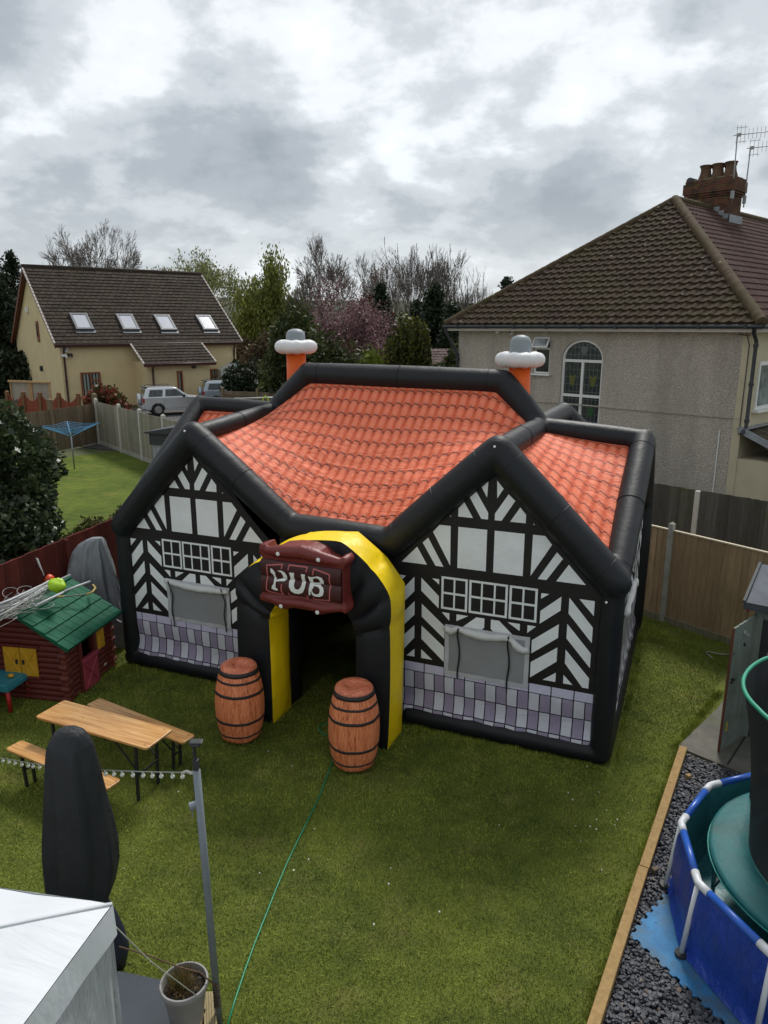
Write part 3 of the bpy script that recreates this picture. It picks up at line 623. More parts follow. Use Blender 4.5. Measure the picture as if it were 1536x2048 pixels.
def fence(name, label, posts, h, mb, mp, bw=.1, pw=.09, ph=None, gravel=None, cap=None, side=1, topfn=None, group=None, seed=1, raila=True, th=.014, pnts=True):
    """posts: list of (x,y) or (x,y,z)"""
    rr = random.Random(seed); P = [Vector((p[0], p[1], p[2] if len(p) > 2 else 0)) for p in posts]
    root = thing(name, label, 'fence', P[0], 0, group); o0 = P[0]
    def sh(bb): bb.v = [(x - o0.x, y - o0.y, z - o0.z) for x, y, z in bb.v]; return bb
    for a, c in zip(P[:-1], P[1:]):
        d = (c - a).normalized(); a2, c2 = a + d * pw / 2, c - d * pw / 2; g = gravel[0] if gravel else .03
        bb = board_mesh(a2.xy, c2.xy, a.z + g, c.z + g, h - g, bw, th, rr, topfn, side=side)
        nn = Vector((-d.y, d.x, 0)) * side
        if raila:
            for q in (.25, h * .5, h - .18): bb.beam(a2 + nn * -.03 + Vector((0, 0, g + q - .05)), c2 + nn * -.03 + Vector((0, 0, g + q - .05)), .035, .06)
        if cap: bb.cur = 1; bb.beam(a2 + Vector((0, 0, h + .012)), c2 + Vector((0, 0, h + .012)), .045, .022); bb.cur = 0
        sh(bb).build('panel', [mb, cap or mb], root)
        if gravel:
            q = MB(); q.beam(a2 + Vector((0, 0, g / 2)), c2 + Vector((0, 0, g / 2)), .05, g); sh(q).build('gravel_board', gravel[1], root, bevel=.006)
    for p in P:
        q = MB(); hh = ph or h + .06; q.box((p.x, p.y, p.z + hh / 2), (pw, pw, hh), rotz(math.atan2((P[1] - P[0]).y, (P[1] - P[0]).x)))
        if pnts: q.lathe([(pw * .72, 0), (.001, pw * .45)], 4, (p.x, p.y, p.z + hh + .001), a0=math.atan2((P[1] - P[0]).y, (P[1] - P[0]).x) + math.pi / 4, a1=math.atan2((P[1] - P[0]).y, (P[1] - P[0]).x) + math.pi / 4 + 2 * math.pi)
        sh(q).build('post', mp, root, bevel=.006)
    return root
fp = GR(1325, 1245); fd = Vector((-.607, .795, 0)); sp_ = 1.82
W_GRAVB = wood('mossy_gravel_board', (.22, .20, .13), .3, .1, ((.16, .2, .04), .7))
fence('garden_fence', 'brown close board fence with concrete posts behind the right side of the pub', [tuple((fp + fd * sp_ * k).xy) for k in (-3, -2, -1, 0, 1, 2, 3, 4, 5)], 1.66, W_BROWN, M_CONC, .105, .085, 1.78, (.14, W_GRAVB), mat('pale_capping', (.62, .52, .38), .8, .1), side=-1, seed=4, raila=False)
d0, d1 = GR(1300, 965, 1.8), GR(1536, 1003, 1.8); dd = (d1 - d0).normalized()
dpost = GR(1397, 980, 1.8); dpost.z = 0
fence('dark_fence', 'weathered dark grey board fence running in front of the pebbledash house wall', [tuple((dpost - dd * 1.9 * k).xy) for k in (-2, -1, 0, 1, 2, 3, 4)], 1.8, W_DARK, M_CONC2, .075, .1, 1.78, None, None, side=1, seed=9, pnts=False)
# left red fence and the older fences beyond
rf0 = Vector((-5.07, 11.23, 0)); rfd = Vector((.249, .968, 0))
fence('red_fence', 'dark red stained board fence beside the log cabin playhouse', [tuple((rf0 + rfd * 1.8 * k).xy) for k in (-5, -4, -3, -2, -1, 0, 1, 2, 3, 4, 5)], 1.74, W_RED, W_RED, .095, .08, 1.72, side=-1, seed=6, pnts=False, th=.03, raila=False)
n0 = GR(245, 905); n1 = GR(297, 925); nd = (n1 - n0).normalized()
fence('grey_fence', 'grey weathered board fence with concrete posts across the neighbouring lawn', [tuple((n0 + nd * 2.35 * k).xy) for k in (-1.25, 0, 1, 2, 3, 4, 5)], 1.85, W_GREY, M_CONC2, .12, .13, 1.95, (.16, M_CONC), side=1, seed=11, raila=False)
c0 = n0 - nd * 2.35 * 1.32
bd = Vector((-.33, -.944, 0))
fence('brown_fence', 'old brown board fence with pointed posts running behind the holly bush', [tuple((c0 + bd * 2.6 * k).xy) for k in (0, 1, 2, 3, 4, 5)], 1.75, W_OLD, W_POST, .14, .16, 2.15, side=1, seed=12)
sc_ = lambda x: -.30 * math.sin(math.pi * x)
w0 = AT(158, 806, 33.5); w1 = AT(118, 795, 33.9); w2 = AT(79, 783, 34.2); w3 = AT(45, 775, 34.5)
wv = [(p.x, p.y) for p in (w0, w1, w2, w3)]; wv.append((2 * wv[3][0] - wv[2][0], 2 * wv[3][1] - wv[2][1]))
fence('scalloped_fence', 'red brown fence with scooped panel tops in front of the cream house', wv, 1.95, W_REDP, wood('finial_post', (.20, .10, .05)), .09, .14, 2.05, side=1, topfn=sc_, seed=3, raila=False)
b0 = AT(568, 778, 37.0); b1 = AT(445, 779, 38.2)
fence('far_fence', 'low grey brown fence between the cream house drive and the trees', [(b1.x + (b0.x - b1.x) * k, b1.y + (b0.y - b1.y) * k) for k in (-.0, .58, 1.16, 1.74, 2.3, 2.9)], 1.8, W_OLD, W_POST, .12, .14, 1.95, side=1, seed=21)
g0 = AT(0, 700, 52); 
fence('close_board_fence', 'dim fence among the conifers left of the cream house', [(-36, 50), (-32, 52.5), (-28, 55), (-24, 57.5)], 2.0, W_OLD, W_POST, .14, .12, 2.05, seed=22)

# ================================================================== PEBBLEDASH HOUSE (right)
q0, q1 = GR(1050, 800, 2.7), GR(1420, 832, 2.7); hd = (q1 - q0).normalized(); hyaw = math.atan2(hd.y, hd.x)
HP = Plane(q0.x, q0.y, hyaw)
sL, _ = HP.sz(917, 700); sR, _ = HP.sz(1500, 700)
ZG = HP.sz(1300, 650)[1]
ho = HP.P(sL, 0); house = thing('pebbledash_house', 'beige pebbledash house with brown hipped roof and arched stained glass window', 'house', ho, hyaw)
HL = sR - sL                                  # side wall length; local x along wall, y away from us
def HZ(px, py, v=0):
    s, z = HP.sz(px, py, v); return s - sL, z
t = NT('pebbledash'); vo = t.n('ShaderNodeTexVoronoi'); vo.inputs['Scale'].default_value = 42; t.l(t.tc.outputs['Object'], vo.inputs['Vector'])
pc = t.ramp(t.mth('ADD', t.mth('MULTIPLY', t.noise(38, 3, .8), .75), t.mth('MULTIPLY', vo.outputs['Distance'], .3)), [(.36, (.255, .222, .187)), (.50, (.42, .37, .315)), (.64, (.59, .54, .47))])
pc = t.mix(t.ramp(t.noise(1.1, 6, .68, t.map((1, 1, .18))), [(.45, (0, 0, 0)), (.70, (.5,) * 3)]), pc, (.20, .18, .145))
M_PEB = t.fin(pc, .95, t.bump(vo.outputs['Distance'], .9, .02), spec=.15)
M_CREAM = mat('cream_render', (.50, .44, .31), .9, .08, 2, .3, 60)
M_WPVC = mat('white_window_frame', (.72, .72, .70), .4, .04); M_BPIPE = mat('black_pipe', (.022, .024, .028), .45)
def glass(name, col=(.03, .035, .035), rough=.08): return MATS.get(name) or MATS.setdefault(name, (lambda t: t.fin(t.ramp(t.noise(2.5, 4, .6), [(.35, tuple(q * .5 for q in col)), (.7, tuple(q * 1.7 for q in col))]), rough, t.bump(t.noise(3, 2), .08, .02), spec=.6))(NT(name)))
G_DARK = glass('window_glass')
aw0, aw1 = HZ(1121, 760)[0], HZ(1203, 760)[0]; az0 = 1.15; az_s = HZ(1160, 718)[1]; az_t = HZ(1163, 679)[1]
sw0, sw1 = HZ(1067, 720)[0], HZ(1099, 720)[0]; sz1 = HZ(1083, 673)[1]; sz0 = HZ(1083, 747)[1]
EZ = ZG - .10
b = MB(); DEP = 14.0
def rectm(x0, x1, z0, z1, y=0): b.poly([(x0, y, z0), (x1, y, z0), (x1, y, z1), (x0, y, z1)])
rectm(0, sw0, 0, EZ); rectm(sw0, sw1, 0, sz0); rectm(sw0, sw1, sz1, EZ); rectm(sw1, aw0, 0, EZ); rectm(aw0, aw1, 0, az0); rectm(aw1, HL, 0, EZ)
ac, ar = (aw0 + aw1) / 2, (aw1 - aw0) / 2; azr = az_t - az_s; N = 20
arc = [(ac - ar * math.cos(math.pi * k / N), az_s + azr * math.sin(math.pi * k / N)) for k in range(N + 1)]
for p, q in zip(arc[:-1], arc[1:]): b.poly([(p[0], 0, p[1]), (q[0], 0, q[1]), (q[0], 0, EZ), (p[0], 0, EZ)])
rv = .16
for (x0, z0), (x1, z1) in list(zip(arc[:-1], arc[1:])) + [((aw0, az0), (aw0, az_s)), ((aw1, az_s), (aw1, az0)), ((aw1, az0), (aw0, az0)), ((sw0, sz0), (sw0, sz1)), ((sw0, sz1), (sw1, sz1)), ((sw1, sz1), (sw1, sz0)), ((sw1, sz0), (sw0, sz0))]:
    b.poly([(x0, 0, z0), (x1, 0, z1), (x1, rv, z1), (x0, rv, z0)])
b.poly([(0, 0, 0), (0, DEP, 0), (0, DEP, EZ), (0, 0, EZ)]); b.poly([(0, DEP, 0), (HL, DEP, 0), (HL, DEP, EZ), (0, DEP, EZ)])
bz = HZ(1300, 823)[1]
b.box((HL / 2 - .0, -.018, bz + .02), (HL - .02, .036, .035))
b.build('wall', M_PEB, house)
b = MB(); b.poly([(HL, 0, 0), (HL, DEP, 0), (HL, DEP, EZ), (HL, 0, EZ)]); b.box((HL - .09, -.012, EZ / 2), (.20, .024, EZ)); b.build('rendered_front', M_CREAM, house)
# arched window
w = MB(); fw = .07
ins = lambda k: [(ac + (x - ac) * k, az_s + (z - az_s) * k) for x, z in arc]
ia = [(ac + (x - ac) * (1 - fw / ar), az_s + (z - az_s) * (1 - fw / azr)) for x, z in arc]
for (p, q), (r_, s_) in zip(zip(arc[:-1], arc[1:]), zip(ia[:-1], ia[1:])): w.prism([p, q, s_, r_], .06, lambda a, z, t_: (a, .06 + t_, z))
tr1 = HZ(1160, 722)[1]; tr2 = HZ(1160, 792)[1]
for x0, x1, z0, z1 in ((aw0, aw0 + fw, az0, az_s), (aw1 - fw, aw1, az0, az_s), (aw0 + fw, aw1 - fw, tr1 - .04, tr1 + .04), (aw0 + fw, aw1 - fw, tr2 - .04, tr2 + .04), (ac - .04, ac + .04, az0, tr2 - .04), (ac - .04, ac + .04, tr2 + .04, tr1 - .04)):
    w.box(((x0 + x1) / 2, .09, (z0 + z1) / 2), (x1 - x0, .06, z1 - z0))
aw = w.build('arched_window', M_WPVC, house, label='tall arched window with white frame and leaded stained glass')
t = NT('leaded_glass'); br = t.n('ShaderNodeTexBrick'); br.offset = 0; br.inputs['Scale'].default_value = 1; br.inputs['Brick Width'].default_value = .135; br.inputs['Row Height'].default_value = .22; br.inputs['Mortar Size'].default_value = .008
t.l(t.map((1, 1, 1), (R(90), 0, 0)), br.inputs['Vector']); br.inputs['Color1'].default_value = (.022, .028, .03, 1); br.inputs['Color2'].default_value = (.035, .045, .042, 1); br.inputs['Mortar'].default_value = (.12, .13, .13, 1)
gn = t.n('ShaderNodeTexVoronoi'); gn.inputs['Scale'].default_value = 1.6; t.l(t.map(), gn.inputs['Vector'])
t_c = t.mix(t.ramp(gn.outputs['Distance'], [(.10, (.7,) * 3), (.28, (0, 0, 0))]), br.outputs[0], (.05, .10, .03))
M_LEAD = t.fin(t_c, .12, t.bump(t.noise(7, 2), .25, .02), spec=.5)
g = MB(); g.poly([(aw0 + fw, .11, az0)] + [(x, .11, z) for x, z in [(aw0 + fw, az_s)] + ia[1:-1] + [(aw1 - fw, az_s)]] + [(aw1 - fw, .11, az0)]); g.build('pane', M_LEAD, aw)
g = MB(); cz = az_s + azr * .42  # shield motif in the fanlight and tulips below
for sx_, zz_, r_ in ((ac, cz, .13),): g.poly([(sx_ - r_, .106, zz_ + r_), (sx_ + r_, .106, zz_ + r_), (sx_ + r_ * .9, .106, zz_), (sx_, .106, zz_ - r_ * 1.2), (sx_ - r_ * .9, .106, zz_)])
g.build('stained_shield', mat('stained_grey_glass', (.10, .12, .11), .2), aw)
for xx in ((aw0 + ac) / 2, (aw1 + ac) / 2):
    for zz_, col, nm in ((tr2 + .45, (.11, .11, .02), 'stained_yellow_glass'), (tr2 - .45, (.02, .09, .03), 'stained_green_glass')):
        g = MB(); g.poly([(xx - .09, .106, zz_), (xx - .06, .106, zz_ - .16), (xx + .06, .106, zz_ - .16), (xx + .09, .106, zz_), (xx + .12, .106, zz_ + .2), (xx, .106, zz_ + .1), (xx - .12, .106, zz_ + .2)]); g.build('stained_flower', mat(nm, col, .25), aw)
# small casement with open top light
w = MB(); mz = HZ(1083, 697)[1]
for x0, x1, z0, z1 in ((sw0, sw0 + .05, sz0, sz1), (sw1 - .05, sw1, sz0, sz1), (sw0 + .05, sw1 - .05, sz0, sz0 + .05), (sw0 + .05, sw1 - .05, sz1 - .05, sz1), (sw0 + .05, sw1 - .05, mz - .03, mz + .03)): w.box(((x0 + x1) / 2, .08, (z0 + z1) / 2), (x1 - x0, .06, z1 - z0))
cs = w.build('casement_window', M_WPVC, house, label='small white window with its top light swung open')
g = MB(); g.poly([(sw0 + .05, .09, sz0 + .05), (sw1 - .05, .09, sz0 + .05), (sw1 - .05, .09, sz1 - .05), (sw0 + .05, .09, sz1 - .05)]); g.build('pane', G_DARK, cs)
g = MB(); g.box((ac * 0 + (sw0 + sw1) / 2, -.03, sz0 - .03), (sw1 - sw0 + .14, .16, .05)); g.build('sill', M_WPVC, cs)
rt = Matrix.Rotation(R(-28), 3, 'X'); g = MB(); hh = sz1 - mz - .04; cxm = (sw0 + sw1) / 2; piv = Vector((cxm, .0, sz1 - .03))
for dx, dz, wx, wz in ((0, -.02, sw1 - sw0 - .02, .045), (0, -hh, sw1 - sw0 - .02, .045), (-(sw1 - sw0) / 2 + .03, -hh / 2, .045, hh), ((sw1 - sw0) / 2 - .03, -hh / 2, .045, hh)): g.box(piv + rt @ Vector((dx, 0, dz)), (wx, .04, wz), rt)
g.build('top_light', M_WPVC, cs); g = MB(); g.box(piv + rt @ Vector((0, 0, -hh / 2)), (sw1 - sw0 - .1, .012, hh - .04), rt); g.build('top_light_pane', glass('pale_glass', (.28, .31, .32)), cs)
# small fittings on the wall
x_, z_1 = HZ(998, 663); b = MB(); b.box((x_, -.05, z_1), (.14, .1, .12)); b.box((x_, -.11, z_1 + .01), (.07, .02, .05)); b.build('sensor', M_WPVC, house, bevel=.01)
x_, z_1 = HZ(1027, 664); b = MB(); b.lathe([(.001, 0), (.10, .01), (.11, .05), (.05, .09)], 14, (0, 0, 0)); b.v = [(x_ + .05 + q[0], -.16 - q[2] , z_1 + q[1]) for q in b.v]; b.beam((x_ - .08, -.02, z_1), (x_ + .05, -.14, z_1), .05, .05); b.build('floodlight', mat('old_white_plastic', (.42, .42, .38), .5), house)
x_, z_1 = HZ(1440, 860); x2, z2 = HZ(1426, 985); b = MB(); b.tube([(x_, -.02, z_1), (x2, -.02, .3)], .018, 6); b.build('conduit', M_WPVC, house)
# cable on the wall
b = MB(); pts = [HZ(*p) for p in ((1478, 668), (1500, 672), (1503, 660), (1494, 664), (1500, 690), (1497, 760), (1488, 830), (1484, 870))]; b.tube([(min(x, HL - .02), -.03, z) for x, z in pts], .014, 6); b.build('cable', mat('dark_cable', (.08, .07, .06), .6), house)
# drainpipes
def pipe(pts, r, name, m_, parent, col=True):
    b = MB(); b.tube(pts, r, 10)
    L = [Vector(p) for p in pts]; i = max(range(len(L) - 1), key=lambda k: (L[k + 1] - L[k]).length)
    for x in (.05, .5, .93): p = L[i].lerp(L[i + 1], x); b.tube([p - Vector((0, 0, .04)), p + Vector((0, 0, .04))], r * 1.3, 10)
    return b.build(name, m_, parent, True, auto=40)
pipe([(-.30, -.38, EZ + .05), (-.28, -.36, EZ - .12), (.03, -.08, EZ - .85), (.03, -.08, .1)], .055, 'drainpipe', M_BPIPE, house)
pz = HZ(1495, 865)[1]
pipe([(HL + .18, -.38, EZ + .02), (HL + .18, -.34, EZ - .10), (HL + .16, -.08, EZ - .3), (HL + .16, -.08, pz + .15), (HL + .12, -.2, pz - .02)], .05, 'drainpipe', M_BPIPE, house)
# lean-to at the right with tiled roof and lead flashing
M_RT = None
def tile_mat(name, a, b_, moss, mossamt, lichen=.5):
    t = NT(name); n = t.noise(2.2, 5, .6); rr = t.rand()
    c = t.ramp(t.noise(7, 4, .7), [(.3, a), (.7, b_)])
    sc2 = t.n('ShaderNodeVectorMath', operation='SCALE'); t.l(c, sc2.inputs[0]); t.l(t.mth('ADD', t.mth('MULTIPLY', rr, .5), .72), sc2.inputs['Scale'])
    c = t.mix(t.ramp(t.noise(.55, 6, .68, t.map(loc=(1, 5, 2))), [(.42, (0, 0, 0)), (.70, (mossamt,) * 3)]), sc2.outputs[0], moss)
    vo = t.n('ShaderNodeTexVoronoi'); vo.inputs['Scale'].default_value = 2.3; t.l(t.tc.outputs['Object'], vo.inputs['Vector'])
    c = t.mix(t.ramp(t.mth('ADD', vo.outputs['Distance'], t.mth('MULTIPLY', t.noise(14, 3), .12)), [(.12, (lichen,) * 3), (.16, (0, 0, 0))]), c, (.42, .40, .33))
    return t.fin(c, .85, t.bump(t.noise(30, 4, .7), .4, .01), spec=.12)
M_ROMAN = tile_mat('brown_roman_tile', (.032, .021, .016), (.075, .048, .034), (.060, .060, .014), .45); M_REDT = tile_mat('dark_red_tile', (.055, .030, .027), (.088, .048, .042), (.10, .075, .05), .3, .3)
M_HIP = tile_mat('mossy_hip_tile', (.055, .038, .024), (.105, .078, .048), (.048, .046, .014), .55, .5)
def tiled_slope(O, ux, uy, L, bounds, course, pitchw, amp, lip, name, m_, parent, wave=True, seed=0, joints=None):
    """O lower-left corner, ux along the eave, uy up the slope; bounds(t)->(s0,s1); real stepped courses with rolled tiles"""
    O, ux, uy = Vector(O), Vector(ux).normalized(), Vector(uy).normalized(); un = ux.cross(uy).normalized(); bb = MB(); rr = random.Random(seed)
    n = int(math.ceil(L / course))
    for j in range(n):
        t0, t1 = j * course, min((j + 1) * course + .03, L + .0)
        a0, a1 = bounds(t0); c0_, c1_ = bounds(min(t1, L)); s0, s1 = min(a0, c0_), max(a1, c1_); s0 = (a0 + c0_) / 2 - .0; s1 = (a1 + c1_) / 2
        if s1 - s0 < .05: continue
        step = pitchw / 6 if wave else pitchw; k0 = math.floor(s0 / step); xs = [s0] + [k * step for k in range(k0 + 1, int(math.floor(s1 / step)) + 1) if s0 + .01 < k * step < s1 - .01] + [s1]
        if wave:
            pr = lambda s: amp * (max(0, math.cos(2 * math.pi * s / pitchw)) ** .7 * 1.2 + .25 * max(0, math.cos(2 * math.pi * s / pitchw + math.pi)) )
            vs = []
            for s in xs: vs.append(O + ux * s + uy * t0 + un * (pr(s) + lip))
            for s in xs: vs.append(O + ux * s + uy * t1 + un * (pr(s)))
            for s in xs: vs.append(O + ux * s + uy * t0 + un * (pr(s) - .01 - lip * .2))
            m3 = len(xs); wn_ = 6
            for i in range(m3 - 1):
                q = [vs[i], vs[i + 1], vs[m3 + i + 1], vs[m3 + i]]; r_ = [vs[2 * m3 + i], vs[2 * m3 + i + 1], vs[i + 1], vs[i]]
                bb.poly(q); bb.poly(r_)
        else:
            off = (j % 2) * pitchw * .5; x = s0; 
            cuts = [s0] + [k * pitchw + off for k in range(int(s0 / pitchw) - 2, int(s1 / pitchw) + 2) if s0 + .02 < k * pitchw + off < s1 - .02] + [s1]
            for p, q in zip(cuts[:-1], cuts[1:]):
                lf = lip + rr.uniform(-.004, .010); g_ = .013; wv_ = rr.uniform(-.012, .008)
                P = [O + ux * (p + g_) + uy * (t0 + wv_) + un * lf, O + ux * (q - g_) + uy * (t0 + wv_) + un * lf, O + ux * (q - g_) + uy * t1 + un * .004, O + ux * (p + g_) + uy * t1 + un * .004]
                D = [O + ux * (p + g_) + uy * (t0 + wv_) - un * .01, O + ux * (q - g_) + uy * (t0 + wv_) - un * .01]
                bb.add(P + D, [(0, 1, 2, 3), (4, 5, 1, 0)])
    # under-sheet
    (a0, a1), (c0_, c1_) = bounds(0), bounds(L); bb.poly([O + ux * a0 - un * .012, O + ux * a1 - un * .012, O + ux * c1_ + uy * L - un * .012, O + ux * c0_ + uy * L - un * .012])
    return bb.build(name, m_, parent, wave, auto=50)
ov = .35; e0, e1 = -ov, HL + ov; Hx = (e0 + e1) / 2
apx, apy = 1350, 400
# apex found on the plane through the middle of the house
best = None
for dd_ in np.linspace(3, 7, 81):
    s_, z_a = HP.sz(apx, apy, dd_)
    if best is None or abs((s_ - sL) - Hx) < best[0]: best = (abs((s_ - sL) - Hx), dd_, z_a)
AD, AZ = best[1], best[2]
print('APEX', AD, AZ, 'HL', HL, 'EZ', EZ, 'ZG', ZG)
e_z = ZG + .02
sl = math.hypot(AD + ov, AZ - e_z)
tiled_slope((0, -ov, e_z), (1, 0, 0), (0, AD + ov, AZ - e_z), sl, lambda t: (e0 + (Hx - e0) * t / sl, e1 + (Hx - e1) * t / sl), .30, .30, .048, .050, 'roof_hip_end', M_ROMAN, house)
hw = (e1 - e0) / 2; sl2 = math.hypot(hw, AZ - e_z); RL = 16
tiled_slope((e1, -ov, e_z), (0, 1, 0), (-hw, 0, AZ - e_z), sl2, lambda t: ((AD + ov) * t / sl2, RL), .30, .24, .02, .03, 'roof_front_slope', M_REDT, house, seed=3)
tiled_slope((e0, -ov + RL, e_z), (0, -1, 0), (hw, 0, AZ - e_z), sl2, lambda t: (0, RL - (AD + ov) * t / sl2), .30, .30, .02, .03, 'roof_rear_slope', M_ROMAN, house, seed=4)
b = MB()
def hipline(A, B, r, bb, n=26, seed=0):
    A, B = Vector(A), Vector(B); rr = random.Random(seed); k = int((B - A).length / .06); pts = []; rs = []
    for i in range(k + 1):
        pts.append(A.lerp(B, i / k)); rs.append(r * (1 + .05 * ((i % 7) / 7) + rr.uniform(-.03, .03)))
    bb.tube(pts, rs, 14)
hipline((e0, -ov, e_z + .02), (Hx, AD, AZ + .02), .115, b, seed=1); b.build('hip_tile_run', M_HIP, house, True)
b = MB(); hipline((e1, -ov, e_z + .02), (Hx, AD, AZ + .02), .145, b, seed=2); b.build('hip_tile_run', M_HIP, house, True)
b = MB(); hipline((Hx, AD, AZ + .02), (Hx, RL - ov, AZ + .02), .12, b, seed=3); b.build('ridge_tile_run', M_HIP, house, True)
b = MB(); b.box(((e0 + e1) / 2, -ov + .03, ZG - .10), (e1 - e0, .03, .16)); b.box((e1 - .03, RL / 2 - ov + .05, ZG - .10), (.03, RL, .16)); b.box(((e0 + e1) / 2, -ov / 2 + .02, ZG - .165), (e1 - e0, ov - .03, .02)); b.box((e1 - ov / 2 - .02, RL / 2, ZG - .165), (ov - .04, RL, .02)); b.build('fascia', mat('dull_white_paint', (.50, .46, .42), .6, .1, 3), house)
b = MB()
for k in range(2):
    if k == 0: b.tube([(e0 - .02, -ov - .05, ZG - .04), (e1 + .05, -ov - .05, ZG - .04)], .055, 10)
    else: b.tube([(e1 + .05, -ov - .05, ZG - .04), (e1 + .05, RL, ZG - .04)], .055, 10)
for x in np.linspace(.3, HL, 9): b.box((x, -ov - .05, ZG - .04), (.06, .13, .13))
b.build('gutter', M_BPIPE, house)
# chimney with corbelled head
t = NT('old_chimney_brick'); br = t.n('ShaderNodeTexBrick'); br.inputs['Scale'].default_value = 1; br.inputs['Brick Width'].default_value = .225; br.inputs['Row Height'].default_value = .075; br.inputs['Mortar Size'].default_value = .01
sxx = t.n('ShaderNodeSeparateXYZ'); t.l(t.tc.outputs['Object'], sxx.inputs[0]); cb = t.n('ShaderNodeCombineXYZ'); t.l(t.mth('ADD', sxx.outputs[0], sxx.outputs[1]), cb.inputs[0]); t.l(sxx.outputs[2], cb.inputs[1]); t.l(cb.outputs[0], br.inputs['Vector'])
br.inputs['Color1'].default_value = (.15, .040, .023, 1); br.inputs['Color2'].default_value = (.085, .032, .021, 1); br.inputs['Mortar'].default_value = (.12, .095, .075, 1)
cc_ = t.mix(t.ramp(t.noise(3, 5, .7), [(.45, (0, 0, 0)), (.62, (.85,) * 3)]), br.outputs[0], (.035, .03, .024)); cc_ = t.mix(t.ramp(t.noise(5, 5, .7, t.map(loc=(3, 3, 3))), [(.52, (0, 0, 0)), (.68, (.7,) * 3)]), cc_, (.13, .10, .03))
M_CBR = t.fin(cc_, .9, t.bump(br.outputs['Fac'], -.6, .01), spec=.2)
def CH(px, py, v): s_, z = HP.sz(px, py, v); return s_ - sL, z
cy0 = AD + 1.6  # near face of the stack
xa, _ = CH(1385, 420, cy0); xb, _ = CH(1478, 420, cy0)
tanp = (AZ - e_z) / hw; bst = None
for q_ in np.linspace(.2, 6, 117):
    x_, z_1 = CH(1462, 449, AD + q_); er = abs(z_1 - (AZ - max(0, x_ - Hx) * tanp))
    if bst is None or er < bst[0]: bst = (er, q_)
cy0 = AD + bst[1]; xb = CH(1462, 449, cy0)[0] - .12; xa = max(CH(1384, 420, cy0)[0] - .25, Hx - 1.15)
zt = CH(1420, 352, cy0)[1]; zc = CH(1440, 392, cy0)[1]
print('CHIM', bst, xa, xb, zt, zc, Hx)
cyd = .95
b = MB(); b.box(((xa + xb) / 2, cy0 + cyd / 2, (AZ - 2.2 + zc) / 2), (xb - xa, cyd, zc - AZ + 2.2))
hs = [(.03, .07), (.07, .08), (.11, .35), (.06, .10)]; z = zc
for o_, h_ in hs: b.box(((xa + xb) / 2, cy0 + cyd / 2, z + h_ / 2), (xb - xa + 2 * o_, cyd + 2 * o_, h_ - .001)); z += h_
chm = b.build('chimney', M_CBR, house, bevel=.012)
b = MB(); b.box(((xa + xb) / 2, cy0 + cyd / 2, z + .02), (xb - xa, cyd - .05, .06)); b.build('flaunching', mat('mossy_mortar', (.17, .15, .09), .95, .3, 6, .8, 20), chm, bevel=.03)
b = MB(); x_ = xa - .05; b.tube([(x_ + .12, cy0 - .02, z + .02), (x_ + .12, cy0 + cyd, z + .02)], .13, 10); b.build('half_round_cap', M_BPIPE, chm, True)
M_POT = mat('terracotta_pot', (.115, .058, .034), .9, .3, 8, .4, 30, dirt=((.09, .085, .04), 4, .8))
for k in range(5):
    px_ = xa + .50 + (xb - xa - .70) * ((k % 3) / 2 if k < 3 else (k - 3 + .5) / 2); py_ = cy0 + (.26 if k < 3 else .70)
    b = MB(); b.lathe([(.25, -.05), (.24, .04), (.19, .18), (.165, .34), (.19, .42), (.225, .46), (.21, .48), (.15, .47), (.15, .30), (.001, .28)], 18, (px_, py_, z + .03)); b.build('chimney_pot', M_POT, chm, True, auto=50)
b = MB()
for k in range(7):
    x0 = xb - .08 - k * .17; zz_ = AZ - max(0, x0 - Hx) * tanp
    if zz_ > AZ - .06: break
    b.box((x0 - .02, cy0 - .012, zz_ + .14), (.20, .02, .16))
b.box(((xb + .06), cy0 + cyd / 2, AZ - (xb - Hx) * tanp + .12), (.02, cyd + .1, .26)); b.build('lead_flashing', mat('lead_sheet', (.24, .26, .28), .6, .2, 5, .4, 20), chm)
# moss line running down the front slope, beyond the stack
# television aerials
M_ALU = mat('dull_aluminium', (.30, .30, .29), .5, .15, 5, 0, 60, .5)
def aerial(px, pyb, pxt, pyt, v, kind, label):
    sb_, zb = CH(px, pyb, v); st_, zt_ = CH(pxt, pyt, v); base = HP.P(sL + sb_, 0, v)
    root = thing('television_aerial', label, 'aerial', (base.x, base.y, zb), hyaw, 'aerials on the house chimney')
    dx = st_ - sb_; h = zt_ - zb
    b = MB(); b.tube([(0, 0, 0), (dx, 0, h)], .022, 8); b.build('mast', M_ALU, root, True)
    d = Vector((.93, .3, .0)); b = MB(); L = 1.75 if kind == 0 else 1.3; o = Vector((dx, 0, h)); b.tube([o - d * .12, o + d * L], .013, 6); b.build('boom', M_ALU, root, True)
    b = MB(); up = Vector((-.02, 0, 1)) if kind == 0 else Vector((0, 0, 1))
    for k in range(14 if kind == 0 else 10):
        x = -.02 + (L + .0) * k / (14 if kind == 0 else 10); hh_ = .17 if k > 2 else .30; p = o + d * x; b.tube([p - up * hh_, p + up * hh_], .0065, 5)
    b.build('element_rods', M_ALU, root)
    b = MB(); q = o + d * .05
    for s_ in (-.22, .22): b.tube([q + Vector((0, 0, s_)) - d * .1, q + Vector((0, 0, s_)) + d * .25], .008, 5)
    b.box(q, (.12, .06, .1)); b.box(Vector((0, 0, .25)), (.10, .08, .25)); b.build('bracket', M_ALU, root)
    return root
aerial(1463, 405, 1475, 270, cy0 - .07, 0, 'television aerial whose mast is bracketed to the near face of the brick chimney')
aerial(1487, 415, 1501, 296, cy0 + .5, 1, 'television aerial with a grid of rods on the far side of the brick chimney')
